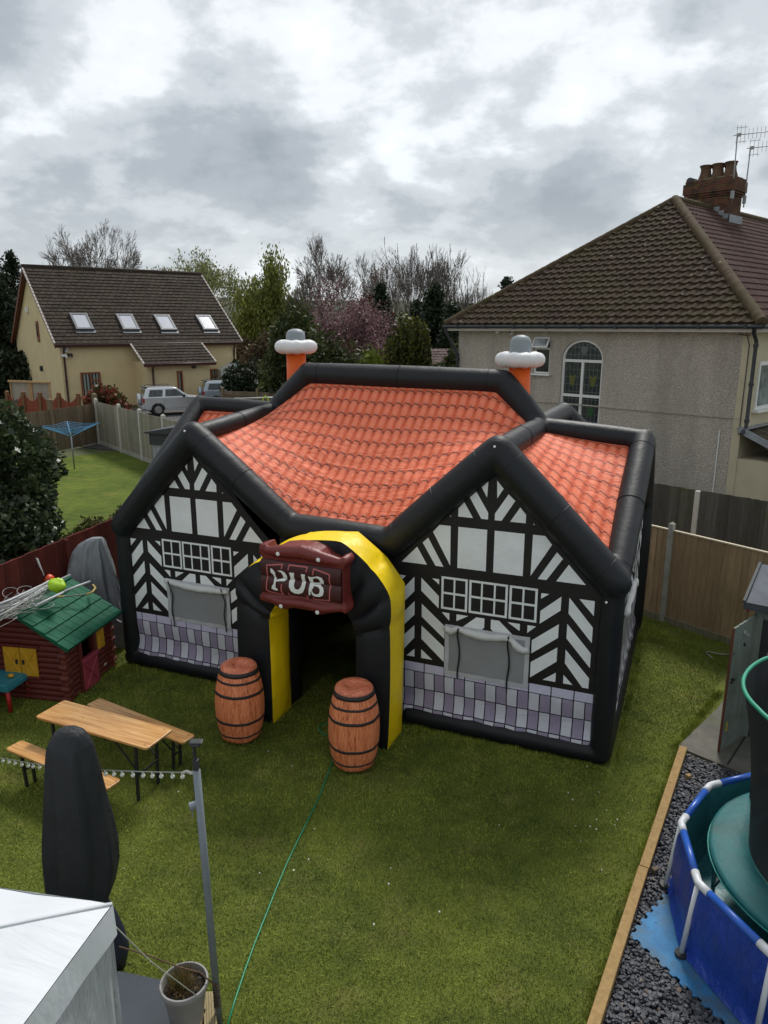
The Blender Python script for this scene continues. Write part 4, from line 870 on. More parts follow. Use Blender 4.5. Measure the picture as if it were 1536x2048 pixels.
# windows on the cream front and the lean-to roof
b = MB(); b.box((HL + .02, 1.4, 3.5), (.06, 1.5, 1.25)); fwn = b.build('front_window', M_WPVC, house); b = MB(); b.box((HL + .05, 1.4, 3.5), (.02, 1.3, 1.05)); b.build('pane', glass('blue_grey_glass', (.16, .19, .21)), fwn)
b = MB(); b.box((HL + .08, 1.4, 2.84), (.18, 1.65, .06)); b.build('sill', M_WPVC, fwn)
M_LT = tile_mat('lean_to_tile', (.055, .045, .035), (.12, .095, .07), (.10, .095, .04), .5, .3)
lz = pz + .05
b = MB(); b.box((HL + 1.2, 1.6, (lz - .75) / 2), (2.4, 3.2, lz - .75)); b.build('lean_to_wall', M_CREAM, house)
sll = math.hypot(2.7, 1.15)
tiled_slope((HL + 2.7, -.12, lz - 1.18), (0, 1, 0), (-2.7, 0, 1.15), sll, lambda t: (0, 3.5), .24, .26, 0, .022, 'lean_to_roof', M_LT, house, False)
b = MB(); b.beam((HL + .02, -.14, lz + .03), (HL + 2.7, -.14, lz - 1.12), .05, .16); b.beam((HL + .05, -.1, lz + .03), (HL + .05, 3.3, lz + .03), .22, .03); b.build('lead_apron', MATS['lead_sheet'], house)

# ================================================================== CREAM HOUSE (left, beyond the drive)
A0 = AT(118, 683, 46.0); cyaw = math.atan2(.6, .8)
CZ = A0.z; CP = Plane(A0.x, A0.y, cyaw)
cream = thing('cream_house', 'cream rendered house with dark tiled roof and four skylights beyond the drive', 'house', (A0.x, A0.y, 0), cyaw)
CL = CP.sz(472, 700)[0]; CW = 12.3; RZ = 8.75
def CQ(px, py, v=0): return CP.sz(px, py, v)
M_CRM = mat('cream_paint_render', (.64, .51, .29), .9, .07, 1.2, .2, 40, dirt=((.40, .33, .2), .5, .35)); M_BRN = mat('brown_timber_trim', (.14, .045, .025), .6, .1); M_BGUT = mat('brown_gutter', (.055, .025, .02), .5)
M_SLT = tile_mat('dark_concrete_tile', (.034, .025, .020), (.066, .049, .040), (.075, .07, .035), .35, .12)
b = MB(); b.poly([(0, 0, 0), (CL, 0, 0), (CL, 0, CZ), (0, 0, CZ)]); b.poly([(0, 0, 0), (0, 0, CZ), (0, CW / 2, RZ - .15), (0, CW, CZ), (0, CW, 0)]); b.poly([(CL, 0, 0), (CL, CW, 0), (CL, CW, CZ), (CL, CW / 2, RZ - .15), (CL, 0, CZ)]); b.poly([(0, CW, 0), (0, CW, CZ), (CL, CW, CZ), (CL, CW, 0)])
b.build('wall', M_CRM, cream)
eo = .35; cs_l = math.hypot(CW / 2 + eo, RZ - CZ + .25)
tiled_slope((-eo, -eo, CZ - .15), (1, 0, 0), (0, CW / 2 + eo, RZ - CZ + .25), cs_l, lambda t: (0, CL + 2 * eo), .36, .40, 0, .05, 'roof_slope', M_SLT, cream, False, seed=5)
tiled_slope((CL + eo, CW + eo, CZ - .15), (-1, 0, 0), (0, -(CW / 2 + eo), RZ - CZ + .25), cs_l, lambda t: (0, CL + 2 * eo), .36, .40, 0, .05, 'roof_slope', M_SLT, cream, False, seed=6)
b = MB(); b.tube([(-eo, CW / 2, RZ + .12), (CL + eo, CW / 2, RZ + .12)], .13, 10); b.build('ridge_tile_run', M_SLT, cream, True)
rt_ = RZ - CZ + .25; sd_ = Vector((0, CW / 2 + eo, rt_)).normalized(); un_ = Vector((0, -sd_.z, sd_.y))
M_VERGE = mat('verge_mortar', (.42, .37, .34), .8, .2, 8)
def verge(x, O, ln, sgn, parent, nm='verge'):
    v = MB(); n = int(ln / .36)
    for k in range(n): p = Vector(O) + sd_ * (k * .36 + .18) + un_ * .03; v.box((x, p.y, p.z), (.10, .30, .07), Matrix.Rotation(math.atan2(sd_.z, sd_.y), 3, 'X'))
    return v.build(nm, M_VERGE, parent)
verge(-eo, (0, -eo, CZ - .15), cs_l, 1, cream); verge(CL + eo, (0, -eo, CZ - .15), cs_l, 1, cream)
b = MB()
for x in (-eo + .04, CL + eo - .04):
    b.beam((x, -eo, CZ - .30), (x, CW / 2, RZ - .05), .05, .26); b.beam((x, CW + eo, CZ - .30), (x, CW / 2, RZ - .05), .05, .26)
b.beam((-eo / 2, -eo, CZ - .30), (-eo / 2, CW / 2, RZ - .12), eo - .08, .03); b.beam((-eo / 2, CW + eo, CZ - .30), (-eo / 2, CW / 2, RZ - .12), eo - .08, .03)
b.box((CL / 2, -eo + .03, CZ - .26), (CL + 2 * eo, .04, .22)); b.box((CL / 2, -eo / 2, CZ - .36), (CL + 2 * eo - .1, eo, .02)); b.build('fascia', M_BRN, cream)
b = MB(); b.tube([(-eo, -eo - .06, CZ - .2), (CL + eo, -eo - .06, CZ - .2)], .065, 8); b.build('gutter', M_BGUT, cream, True)
# porch wing with cat-slide roof
pxa = CQ(292, 720, -2.2)[0]; pxb = CQ(418, 720, -2.2)[0]; PV = 2.2
pz0 = CZ - .15 - (PV) * (sd_.z / sd_.y) * .62
b = MB(); b.box(((pxa + pxb) / 2, -PV / 2, (pz0 - .12) / 2), (pxb - pxa, PV, pz0 - .12)); b.build('porch_wall', M_CRM, cream)
pslope = Vector((0, PV + .1, CZ + .05 - pz0)); pl_ = pslope.length
tiled_slope((pxa - .3, -PV - .45, pz0 - .22), (1, 0, 0), pslope, pl_ + .35, lambda t: (0, pxb - pxa + .6), .36, .40, 0, .05, 'porch_roof', M_SLT, cream, False, seed=8)
b = MB(); b.box(((pxa + pxb) / 2, -PV - .42, pz0 - .30), (pxb - pxa + .6, .04, .18)); b.build('porch_fascia', M_BRN, cream)
b = MB(); b.tube([(pxa - .3, -PV - .48, pz0 - .24), (pxb + .3, -PV - .48, pz0 - .24)], .06, 8); b.build('porch_gutter', M_BGUT, cream, True)
for x in (pxa - .3, pxb + .3):
    v = MB(); n = 7; dn = pslope.normalized()
    for k in range(n): p = Vector((x, -PV - .45, pz0 - .2)) + dn * (.18 + k * .36); v.box(p, (.10, .30, .08), Matrix.Rotation(math.atan2(dn.z, dn.y), 3, 'X'))
    v.build('verge', M_VERGE, cream)
# skylights lying in the slope
M_SKF = mat('dark_skylight_frame', (.07, .08, .09), .5); G_SKY = mat('skylight_glass', (.50, .51, .56), .15, .06, 1)
def slope_hit(px, py):
    d = ray(px, py); cr_, sr_ = math.cos(cyaw), math.sin(cyaw); o = Vector((0, 0, CAM_H)) - Vector((A0.x, A0.y, 0))
    lo = Vector((o.x * cr_ + o.y * sr_, -o.x * sr_ + o.y * cr_, o.z)); ld = Vector((d.x * cr_ + d.y * sr_, -d.x * sr_ + d.y * cr_, d.z))
    p0 = Vector((0, -eo, CZ - .15)); t_ = (p0 - lo).dot(un_) / ld.dot(un_); return lo + ld * t_
for k, (px, py) in enumerate(((163, 646), (255, 647), (330, 648), (413, 648))):
    c_ = slope_hit(px, py); rx = Matrix.Rotation(math.atan2(sd_.z, sd_.y), 3, 'X'); W_, H_ = .95, 1.5
    b = MB()
    for dx, dy, wx, wy in ((0, H_ / 2, W_ + .16, .14), (0, -H_ / 2, W_ + .16, .14), (-W_ / 2, 0, .13, H_ - .14), (W_ / 2, 0, .13, H_ - .14)): b.box(c_ + rx @ Vector((dx, dy, .10)), (wx, wy, .16), rx)
    b.box(c_ + rx @ Vector((0, -H_ / 2 - .2, .06)), (W_ + .25, .28, .02), rx)
    s_ = b.build('skylight', M_SKF, cream); b = MB(); b.box(c_ + rx @ Vector((0, 0, .13)), (W_ - .12, H_ - .12, .03), rx); b.build('pane', G_SKY, s_)
# windows and fittings
M_WWD = mat('orange_brown_window_wood', (.22, .065, .025), .5, .15, 4)
t = NT('blind_glass'); wv_ = t.n('ShaderNodeTexWave'); wv_.inputs['Scale'].default_value = 1.6; t.l(t.map(), wv_.inputs['Vector']); M_BLIND = t.fin(t.ramp(wv_.outputs[1], [(.3, (.03, .04, .035)), (.7, (.28, .31, .27))]), .25, spec=.5)
def cwin(px0, px1, py0, py1, v, nm, parts, lab=None):
    x0, z1_ = CQ(px0, py0, v); x1, z0_ = CQ(px1, py1, v); y = v - .04; b = MB(); f_ = .09
    for a, c2, d_, e_2 in ((x0, x1, z1_ - f_, z1_), (x0, x1, z0_, z0_ + f_), (x0, x0 + f_, z0_ + f_, z1_ - f_), (x1 - f_, x1, z0_ + f_, z1_ - f_)): b.box(((a + c2) / 2, y, (d_ + e_2) / 2), (c2 - a, .1, e_2 - d_))
    for q in parts:
        if q[0] == 'v': xx = x0 + (x1 - x0) * q[1]; b.box((xx, y, (z0_ + z1_) / 2), (f_, .1, z1_ - z0_ - 2 * f_))
        else: zz_ = z0_ + (z1_ - z0_) * q[1]; xs_ = x0 + (x1 - x0) * q[2]; xe = x0 + (x1 - x0) * q[3]; b.box(((xs_ + xe) / 2, y, zz_), (xe - xs_ - f_ * 1.2, .1, f_))
    b.box(((x0 + x1) / 2, y - .06, z0_ - .04), (x1 - x0 + .2, .16, .07))
    o = b.build(nm, M_WWD, cream, label=lab); b = MB(); b.box(((x0 + x1) / 2, y + .025, (z0_ + z1_) / 2), (x1 - x0 - f_, .02, z1_ - z0_ - f_)); b.build('pane', M_BLIND, o)
cwin(160, 204, 745, 792, 0, 'casement_window', [('v', .5), ('h', .66, .52, 1)])
cwin(420, 437, 738, 770, 0, 'narrow_window', [('h', .55, 0, 1)])
cwin(353, 367, 742, 789, -PV, 'tall_door_light', [])
# gable-end slit window
GPn = Plane(A0.x, A0.y, cyaw + math.pi / 2)
x0, z1_ = GPn.sz(72, 642); x1, z0_ = GPn.sz(81, 684); b = MB(); b.box((-.02, (x0 + x1) / 2, (z0_ + z1_) / 2), (.08, abs(x1 - x0), z1_ - z0_)); o = b.build('slit_window', M_WWD, cream); b = MB(); b.box((-.07, (x0 + x1) / 2, (z0_ + z1_) / 2 + .1), (.02, abs(x1 - x0) - .3, z1_ - z0_ - .5)); b.build('pane', G_DARK, o)
x0, z1_ = GPn.sz(56, 620); b = MB(); b.box((-.08, x0, z1_), (.16, .35, .4)); b.build('wall_lamp', M_WPVC, cream, bevel=.03)
x0, z1_ = GPn.sz(85, 737); b = MB(); b.box((-.08, x0, z1_), (.16, .28, .35)); b.build('black_wall_lamp', M_BPIPE, cream, bevel=.03)
x0, z1_ = CQ(129, 694); b = MB(); b.prism([(x0 - .28, z1_ + .25), (x0 + .28, z1_ + .25), (x0 + .25, z1_ - .1), (x0 + .1, z1_ - .3), (x0 - .1, z1_ - .3), (x0 - .25, z1_ - .1)][::-1], -.10, lambda a, z, t_: (a, -.001 + t_, z)); ab = b.build('alarm_box', mat('white_alarm_plastic', (.62, .62, .62), .4), cream, bevel=.015)
b = MB(); b.ball((x0, -.11, z1_ + .03), .085, 8, (1, .3, 1)); b.box((x0, -.105, z1_ - .17), (.16, .02, .04)); b.build('alarm_emblem', mat('blue_print', (.10, .15, .28), .5), ab)
for px, py, m__ in ((127, 711, M_WPVC), (138, 709, M_BPIPE)):
    x0, z1_ = CQ(px, py); b = MB(); b.box((x0, -.12, z1_), (.26, .24, .16)); b.box((x0 + .1, -.22, z1_ - .06), (.12, .1, .2)); b.build('security_camera', m__, cream, bevel=.03)
x0, z1_ = CQ(391, 734, -PV - .4); b = MB(); b.box((x0, -PV - .1, z1_), (.25, .2, .2)); b.build('porch_lamp', M_BPIPE, cream, bevel=.03)
pipe([(.18, -eo - .05, CZ - .25), (.18, -.09, CZ - .65), (.18, -.09, .05)], .06, 'downpipe', M_BGUT, cream); pipe([(CL - .2, -eo - .05, CZ - .25), (CL - .2, -.09, CZ - .65), (CL - .2, -.09, .05)], .06, 'downpipe', M_BGUT, cream)
pipe([(pxa + .35, -PV - .45, pz0 - .28), (pxa + .35, -PV - .09, pz0 - .55), (pxa + .35, -PV - .09, .05)], .06, 'downpipe', M_BGUT, cream)

# timber shed panel left of the cream house
sp0 = AT(20, 760, 40); sp1 = AT(100, 757, 39)
hut = thing('timber_screen', 'pale framed timber screen against the gable of the cream house', 'screen', (sp0.x, sp0.y, 0), 0); dv = Vector((sp1.x - sp0.x, sp1.y - sp0.y, 0)); Ls = dv.length; hy = math.atan2(dv.y, dv.x); hut.rotation_euler = (0, 0, hy)
hh = sp0.z; b = MB(); b.box((Ls / 2, 0, hh / 2), (Ls - .1, .04, hh - .1)); b.build('board', mat('grey_weathered_board', (.30, .26, .21), .9, .2, 1.5), hut)
b = MB()
for x in (.05, Ls * .5, Ls - .05): b.box((x, -.04, hh / 2), (.10 if x != Ls * .5 else .3, .06, hh))
b.box((Ls / 2, -.08, hh - .05), (Ls + .1, .1, .1)); b.build('frame', wood('pale_orange_wood', (.38, .24, .12)), hut)

# low dark roof between the cypress and the pebbledash house
r0 = AT(862, 742, 40); r1 = AT(925, 742, 40)
out_ = thing('low_outbuilding', 'low building with a dull brown tiled roof behind the golden cypress', 'outbuilding', (r0.x, r0.y, 0), -.25)
hz_ = AT(890, 735, 40).z; b = MB(); b.box((1.6, 1.5, hz_ / 2 - .2), (3.4, 3.0, hz_ - .4)); b.build('wall', M_CREAM, out_)
up_ = Vector((0, 1.8, 1.25)); tiled_slope((-.4, -.3, hz_ - .3), (1, 0, 0), up_, up_.length, lambda t: (0, 4.2), .24, .24, .0, .02, 'roof', tile_mat('purple_brown_tile', (.13, .095, .085), (.20, .15, .135), (.12, .10, .07), .4, .2), out_, False)
gh0 = AT(487, 742, 52); gh = thing('greenhouse', 'white roofed greenhouse behind the right end of the cream house', 'greenhouse', (gh0.x, gh0.y, 0), .5)
gz = AT(487, 724, 52).z; b = MB(); b.prism([(-1.6, 0), (1.2, 0), (1.2, gz - .9), (-.6, gz), (-1.6, gz - .5)], 2.5); b.build('glazed_body', mat('milky_glazing', (.50, .53, .53), .3), gh)
# ================================================================== VEGETATION
def leaf_mat(name, cols, rough=.55, spec=.3, jit=.35):
    t = NT(name); r_ = t.rand(); n_ = len(cols)
    c = t.ramp(r_, [(i / max(1, n_ - 1), cc) for i, cc in enumerate(cols)])
    big = t.ramp(t.noise(1.1, 3, .5), [(.35, (1 - jit,) * 3), (.65, (1 + jit * .4,) * 3)])
    c = t.mix(1, c, big, 'MULTIPLY'); m_ = t.fin(c, rough, spec=spec)
    tr = t.n('ShaderNodeBsdfTranslucent'); t.l(c, tr.inputs[0]); mx = t.n('ShaderNodeMixShader'); mx.inputs[0].default_value = .22
    t.l(t.b.outputs[0], mx.inputs[1]); t.l(tr.outputs[0], mx.inputs[2]); t.l(mx.outputs[0], t.out.inputs[0]); return m_
def cards(P, size, asp=.55, seed=0, vert=0.0, bend=True):
    """leaf quads at points P; vert pulls their long axis to the vertical"""
    g = np.random.default_rng(seed); n = len(P); a = g.normal(size=(n, 3)); a[:, 2] = a[:, 2] * (1 - vert) + vert * 3 * np.sign(g.random(n) - .5); a /= np.linalg.norm(a, axis=1)[:, None]
    w_ = g.normal(size=(n, 3)); w_ -= (w_ * a).sum(1)[:, None] * a; w_ /= np.linalg.norm(w_, axis=1)[:, None]
    s = size * (.6 + .8 * g.random(n))[:, None]; A = a * s; B_ = w_ * s * asp
    return np.stack([P - A, P + B_, P + A, P - B_], 1).reshape(-1, 3)
def quads_obj(name, V, m_, parent=None, loc=(0, 0, 0)):
    V = np.asarray(V, dtype=np.float32) - np.asarray(loc, dtype=np.float32); n = len(V) // 4; me = bpy.data.meshes.new(name)
    me.vertices.add(len(V)); me.vertices.foreach_set('co', V.ravel()); me.loops.add(len(V)); me.loops.foreach_set('vertex_index', np.arange(len(V), dtype=np.int32))
    me.polygons.add(n); me.polygons.foreach_set('loop_start', np.arange(0, 4 * n, 4, dtype=np.int32)); 
    try: me.polygons.foreach_set('loop_total', np.full(n, 4, dtype=np.int32))
    except Exception: pass
    me.materials.append(m_); me.update(calc_edges=True); me.validate()
    o = bpy.data.objects.new(name, me); COL.objects.link(o); o.parent = parent; return o
def blob_pts(blobs, n, seed, shell=.35, lump=.25):
    """points near the surface of lumpy ellipsoids ((x,y,z),(rx,ry,rz),weight)"""
    g = np.random.default_rng(seed); W_ = np.array([q[2] for q in blobs], float); W_ /= W_.sum(); out_p = []
    for (c, r, _), k in zip(blobs, (W_ * n).astype(int)):
        d = g.normal(size=(k, 3)); d /= np.linalg.norm(d, axis=1)[:, None]; rad = 1 - shell * g.random(k) ** 1.6
        lumpf = np.array([mnoise.noise((x * 2.3 + c[0], y * 2.3 + c[1], z * 2.3)) for x, y, z in d]) * lump + np.array([mnoise.noise((x * 6 + c[0], y * 6, z * 6 + c[2])) for x, y, z in d]) * lump * .6
        out_p.append(np.array(c) + d * np.array(r) * (rad + lumpf)[:, None])
    P = np.concatenate(out_p); return P[P[:, 2] > .05]
M_BARK = mat('grey_brown_bark', (.115, .095, .075), .95, .3, 3, .8, 12); M_TWIG = mat('winter_twigs', (.15, .128, .112), .95, .3, 2); M_DBARK = mat('dark_bark', (.06, .05, .04), .95, .3, 3)
def grow(bb, p, d, L, r, depth, rr, P, tips):
    """recursive limb; P: spread, kids, shrink, grav, wob, rmin"""
    seg = 3 if depth > 1 else 2; pts = [Vector(p)]; rs = [r]; q = Vector(p); dd_ = Vector(d)
    r1 = max(P['rmin'], r * .62)
    for i in range(seg):
        dd_ = (dd_ + Vector((rr.gauss(0, 1), rr.gauss(0, 1), rr.gauss(0, 1))) * P['wob'] + Vector((0, 0, P['grav'] if depth < P.get('gd', 9) else 0))).normalized()
        q = q + dd_ * L / seg; pts.append(q.copy()); rs.append(r + (r1 - r) * (i + 1) / seg)
    bb.tube(pts, rs, 7 if depth >= 5 else (4 if depth >= 3 else 3), False)
    if depth == 0: tips.append((q.copy(), dd_.copy())); return
    kids = P['kids'] + (1 if rr.random() < P.get('extra', .3) else 0)
    for k in range(kids):
        ax = dd_.orthogonal().normalized(); ax = Matrix.Rotation(rr.uniform(0, 2 * math.pi), 3, dd_) @ ax
        nd_ = Matrix.Rotation(P['spread'] * rr.uniform(.55, 1.25) * (.35 if k == 0 else 1), 3, ax) @ dd_
        j = seg if k == 0 else rr.choice(range(max(1, seg - 1), seg + 1))
        grow(bb, pts[j], nd_, L * P['shrink'] * rr.uniform(.8, 1.15), max(P['rmin'], rs[j] * (.9 if k == 0 else .7)), depth - 1, rr, P, tips)
def winter_tree(label, px, ytop, Y, seed, P, trunkH=.28, depth=6, name='bare_tree', leaf=None, lean=0, bark=None, stems=1, group='bare winter trees on the skyline', H=None, r0=None, hwid=None):
    base = AT(px, 656, Y); base.z = 0; H = H or AT(px, ytop, Y).z; rr = random.Random(seed)
    root = thing(name, label, 'tree', base, 0, group); bb = MB(); tips = []; tb = MB()
    L0 = H * trunkH; r0 = r0 or H * .022; zmax = 0
    for s_ in range(stems):
        o = Vector((rr.uniform(-.4, .4) * (stems > 1), rr.uniform(-.4, .4) * (stems > 1), 0)); d = Vector((lean + rr.uniform(-.15, .15) * (stems > 1), rr.uniform(-.1, .1), 1)).normalized()
        tb.tube([o, o + d * L0 * .5, o + d * L0], [r0 * 1.25, r0, r0 * .9], 8)
        for k in range(P.get('main', 4)):
            a = 2 * math.pi * k / P.get('main', 4) + rr.random(); t_ = P.get('open', .6) * rr.uniform(.6, 1.2) * (k > 0)
            nd_ = Vector((math.cos(a) * math.sin(t_), math.sin(a) * math.sin(t_), math.cos(t_))); grow(bb, o + d * L0 * rr.uniform(.8, 1), nd_, H * P.get('L', .24), r0 * .6, depth, rr, P, tips)
    # fit the crown to the measured height
    zm = float(np.percentile([v[2] for v in bb.v], 99.3)); k = (H - L0 * .9) / (zm - L0 * .9); bb.v = [(x, y, L0 * .9 + (z - L0 * .9) * k if z > L0 * .9 else z) for x, y, z in bb.v]; tips = [(Vector((p.x, p.y, L0 * .9 + (p.z - L0 * .9) * k if p.z > L0 * .9 else p.z)), d) for p, d in tips]
    if hwid:
        xm = float(np.percentile([math.hypot(v[0], v[1]) for v in bb.v], 93)); kx = hwid / xm; bb.v = [(x * kx, y * kx, z) for x, y, z in bb.v]; tips = [(Vector((p.x * kx, p.y * kx, p.z)), d) for p, d in tips]
    tb.build('trunk', bark or M_BARK, root, True); cr_ = bb.build('branches', bark or M_TWIG, root)
    if leaf:
        m_, per, size, droop, spread_, vert = leaf; g = np.random.default_rng(seed); T = np.array([tuple(p) for p, _ in tips])
        if droop:
            P_ = []
            for i in range(per): x = g.random(len(T))[:, None]; P_.append(T + np.concatenate([g.normal(size=(len(T), 2)) * spread_, -x * droop], 1))
            Pn = np.concatenate(P_)
        else: Pn = np.repeat(T, per, 0) + g.normal(size=(len(T) * per, 3)) * spread_
        quads_obj('foliage', cards(Pn[Pn[:, 2] > .3], size, .4, seed, vert), m_, root)
    return root
OPEN = dict(spread=.55, kids=2, shrink=.74, grav=.03, wob=.12, rmin=.016, extra=.45, main=5, open=.75, L=.22)
UP = dict(spread=.34, kids=2, shrink=.78, grav=.10, wob=.08, rmin=.014, extra=.12, main=6, open=.55, L=.22)
WEEP = dict(spread=.55, kids=2, shrink=.72, grav=-.05, wob=.14, rmin=.012, extra=.4, main=5, open=.7, L=.24, gd=3)
L_WIL = leaf_mat('spring_willow_leaf', [(.13, .16, .03), (.22, .25, .05), (.32, .34, .08)]); L_PALE = leaf_mat('pale_budding_leaf', [(.20, .22, .07), (.30, .32, .12)])
L_PLUM = leaf_mat('pink_plum_blossom', [(.09, .035, .035), (.24, .11, .12), (.42, .26, .29), (.13, .05, .05)]); L_RUST = leaf_mat('red_brown_leaf', [(.11, .035, .022), (.17, .06, .035)])
L_DARK = leaf_mat('dark_evergreen_leaf', [(.012, .022, .010), (.022, .040, .016), (.035, .055, .022)]); L_IVY = leaf_mat('ivy_leaf', [(.024, .038, .012), (.06, .08, .022), (.12, .12, .045)])
L_GOLD = leaf_mat('golden_cypress_leaf', [(.022, .035, .008), (.055, .065, .012), (.15, .14, .02)]); L_LIME = leaf_mat('lime_shrub_leaf', [(.10, .14, .015), (.20, .24, .03)])
L_SCRUB = leaf_mat('brown_scrub_leaf', [(.09, .055, .035), (.14, .10, .06), (.075, .075, .03)]); L_HEDGE = leaf_mat('hedge_leaf', [(.018, .03, .012), (.035, .05, .02)])
L_HOLLY = leaf_mat('holly_leaf', [(.016, .030, .013), (.035, .058, .022), (.07, .10, .038), (.13, .16, .085)], .38, .5, .25); L_RED = leaf_mat('photinia_leaf', [(.05, .07, .025), (.08, .09, .03), (.28, .06, .04), (.35, .09, .06)])
winter_tree('broad bare tree rising behind the left part of the cream house roof', 198, 462, 72, 4, dict(OPEN, main=8, open=.95, extra=.6, grav=.05), .30, 7, hwid=5.2)
winter_tree('pale green budding willow behind the right end of the cream house roof', 392, 505, 68, 8, WEEP, .28, 6, hwid=4.8, name='budding_willow', leaf=(L_PALE, 9, .13, 1.1, .30, .6), group=None)
winter_tree('tall weeping willow with yellow green curtains left of the bare trees', 556, 497, 64, 14, WEEP, .22, 6, hwid=3.4, name='weeping_willow', leaf=(L_WIL, 26, .16, 5.2, .30, .85), group=None)
winter_tree('round headed bare tree in the middle of the skyline, over the pink blossom', 676, 488, 60, 22, dict(OPEN, main=9, open=1.0, extra=.6, grav=.05), .30, 7, hwid=4.3)
winter_tree('smaller bare tree just right of the round headed one', 768, 524, 62, 25, OPEN, .3, 6, hwid=2.0, leaf=(L_RUST, 1, .07, 0, .2, 0))
winter_tree('tall bare tree with upright pale twigs, tallest of the right group', 852, 500, 70, 31, UP, .16, 7, stems=2, hwid=4.0)
winter_tree('bare tree with upright twigs between the tall one and the house roof', 918, 540, 74, 36, UP, .14, 6, stems=2, hwid=2.9)
winter_tree('smallest bare tree, beside the roof edge of the pebbledash house', 962, 556, 76, 39, UP, .14, 6, hwid=2.3)
winter_tree('bare shoots tree between the willow and the dark conifer', 800, 545, 76, 44, UP, .16, 6, hwid=2.3)
winter_tree('pollarded dead tree with short stubs beside the cream house roof', 482, 592, 80, 50, dict(OPEN, spread=.8), .6, 3, 'dead_tree', group=None)
winter_tree('purple leaved plum tree covered in pink blossom behind the pub ridge', 690, 580, 42, 55, dict(OPEN, open=.95, main=7, L=.25), .14, 6, hwid=2.9, name='blossom_tree', leaf=(L_PLUM, 9, .07, 0, .26, 0), group=None, bark=M_DBARK)
winter_tree('low blossom tree leaning out to the right above the cypress', 765, 622, 44, 57, dict(OPEN, open=1.0, main=6, L=.25), .14, 6, hwid=2.2, name='blossom_tree', leaf=(L_PLUM, 6, .07, 0, .26, 0), group=None, bark=M_DBARK)
def bush(name, label, cat, blobs, n, size, m_, seed, loc, trunk=True, asp=.55, shell=.4, lump=.3, vert=0, group=None, inner=.8, stuff=False):
    """blobs relative to loc"""
    root = thing(name, label, cat, loc, 0, group)
    P = blob_pts(blobs, n, seed, shell, lump); o = quads_obj('foliage', cards(P, size, asp, seed, vert), m_, root)
    P2 = blob_pts(blobs, n // 3, seed + 1, .75, .2); q = quads_obj('inner_foliage', cards(P2, size * 1.5, .9, seed + 2), m_, root)
    b = MB(); rr = random.Random(seed)
    for c, r, _ in blobs[:6]:
        b.tube([(c[0] * .2, c[1] * .2, 0), (c[0] * .6, c[1] * .6, c[2] * .5), c], [.05 + .02 * r[2], .04, .015], 6)
    b.build('stems', M_DBARK, root, True); return root
def at0(px, Y): p = AT(px, 656, Y); p.z = 0; return p
def zt_(px, py, Y): return AT(px, py, Y).z
# ivy-clad mass left of the blossom, hedge, shrubs in front
h_ = zt_(590, 612, 38); bush('ivy_tree', 'dark ivy covered tree behind the left inflatable chimney', 'tree', [((0, 0, h_ * .62), (1.3, 1.2, h_ * .4), 3), ((-.7, 0, h_ * .35), (1.2, 1, h_ * .36), 2), ((.9, .1, h_ * .35), (1.2, 1, h_ * .35), 2)], 9000, .085, L_IVY, 61, at0(588, 38))
h_ = zt_(640, 660, 36); bush('ivy_shrub', 'dark tangled evergreen behind the pub ridge, below the blossom', 'shrub', [((0, 0, h_ * .5), (1.5, 1, h_ * .5), 2), ((1.3, 0, h_ * .42), (1.3, 1, h_ * .42), 1)], 6000, .085, L_IVY, 62, at0(640, 36))
h_ = zt_(700, 680, 37); bush('thorn_thicket', 'brown leafless thicket behind the middle of the pub ridge', 'shrub', [((0, 0, h_ * .5), (2.0, 1, h_ * .5), 2), ((1.8, 0, h_ * .45), (1.4, 1, h_ * .45), 1), ((-1.4, 0, h_ * .4), (1.2, 1, h_ * .45), 1)], 8000, .07, L_SCRUB, 63, at0(700, 38), shell=.9)
h_ = zt_(745, 700, 34); bush('lime_shrub', 'lime green shrub at the foot of the golden cypress', 'shrub', [((0, 0, h_ * .55), (.9, .6, h_ * .45), 1)], 2600, .07, L_LIME, 64, at0(744, 34), shell=.6)
h_ = zt_(505, 722, 43); bush('evergreen_hedge', 'dark clipped hedge behind the low fence near the cream house', 'hedge', [((0, 0, h_ * .5), (1.5, .7, h_ * .52), 1), ((1.6, 0, h_ * .48), (1.2, .7, h_ * .5), 1), ((-1.2, 0, h_ * .46), (1.0, .7, h_ * .5), 1)], 5000, .08, L_HEDGE, 65, at0(512, 43))
h_ = zt_(540, 745, 40); bush('bright_shrub', 'small bright green shrub at the base of the left inflatable chimney', 'shrub', [((0, 0, h_ * .5), (.75, .6, h_ * .5), 1)], 1800, .07, L_LIME, 66, at0(536, 39.5), shell=.5)
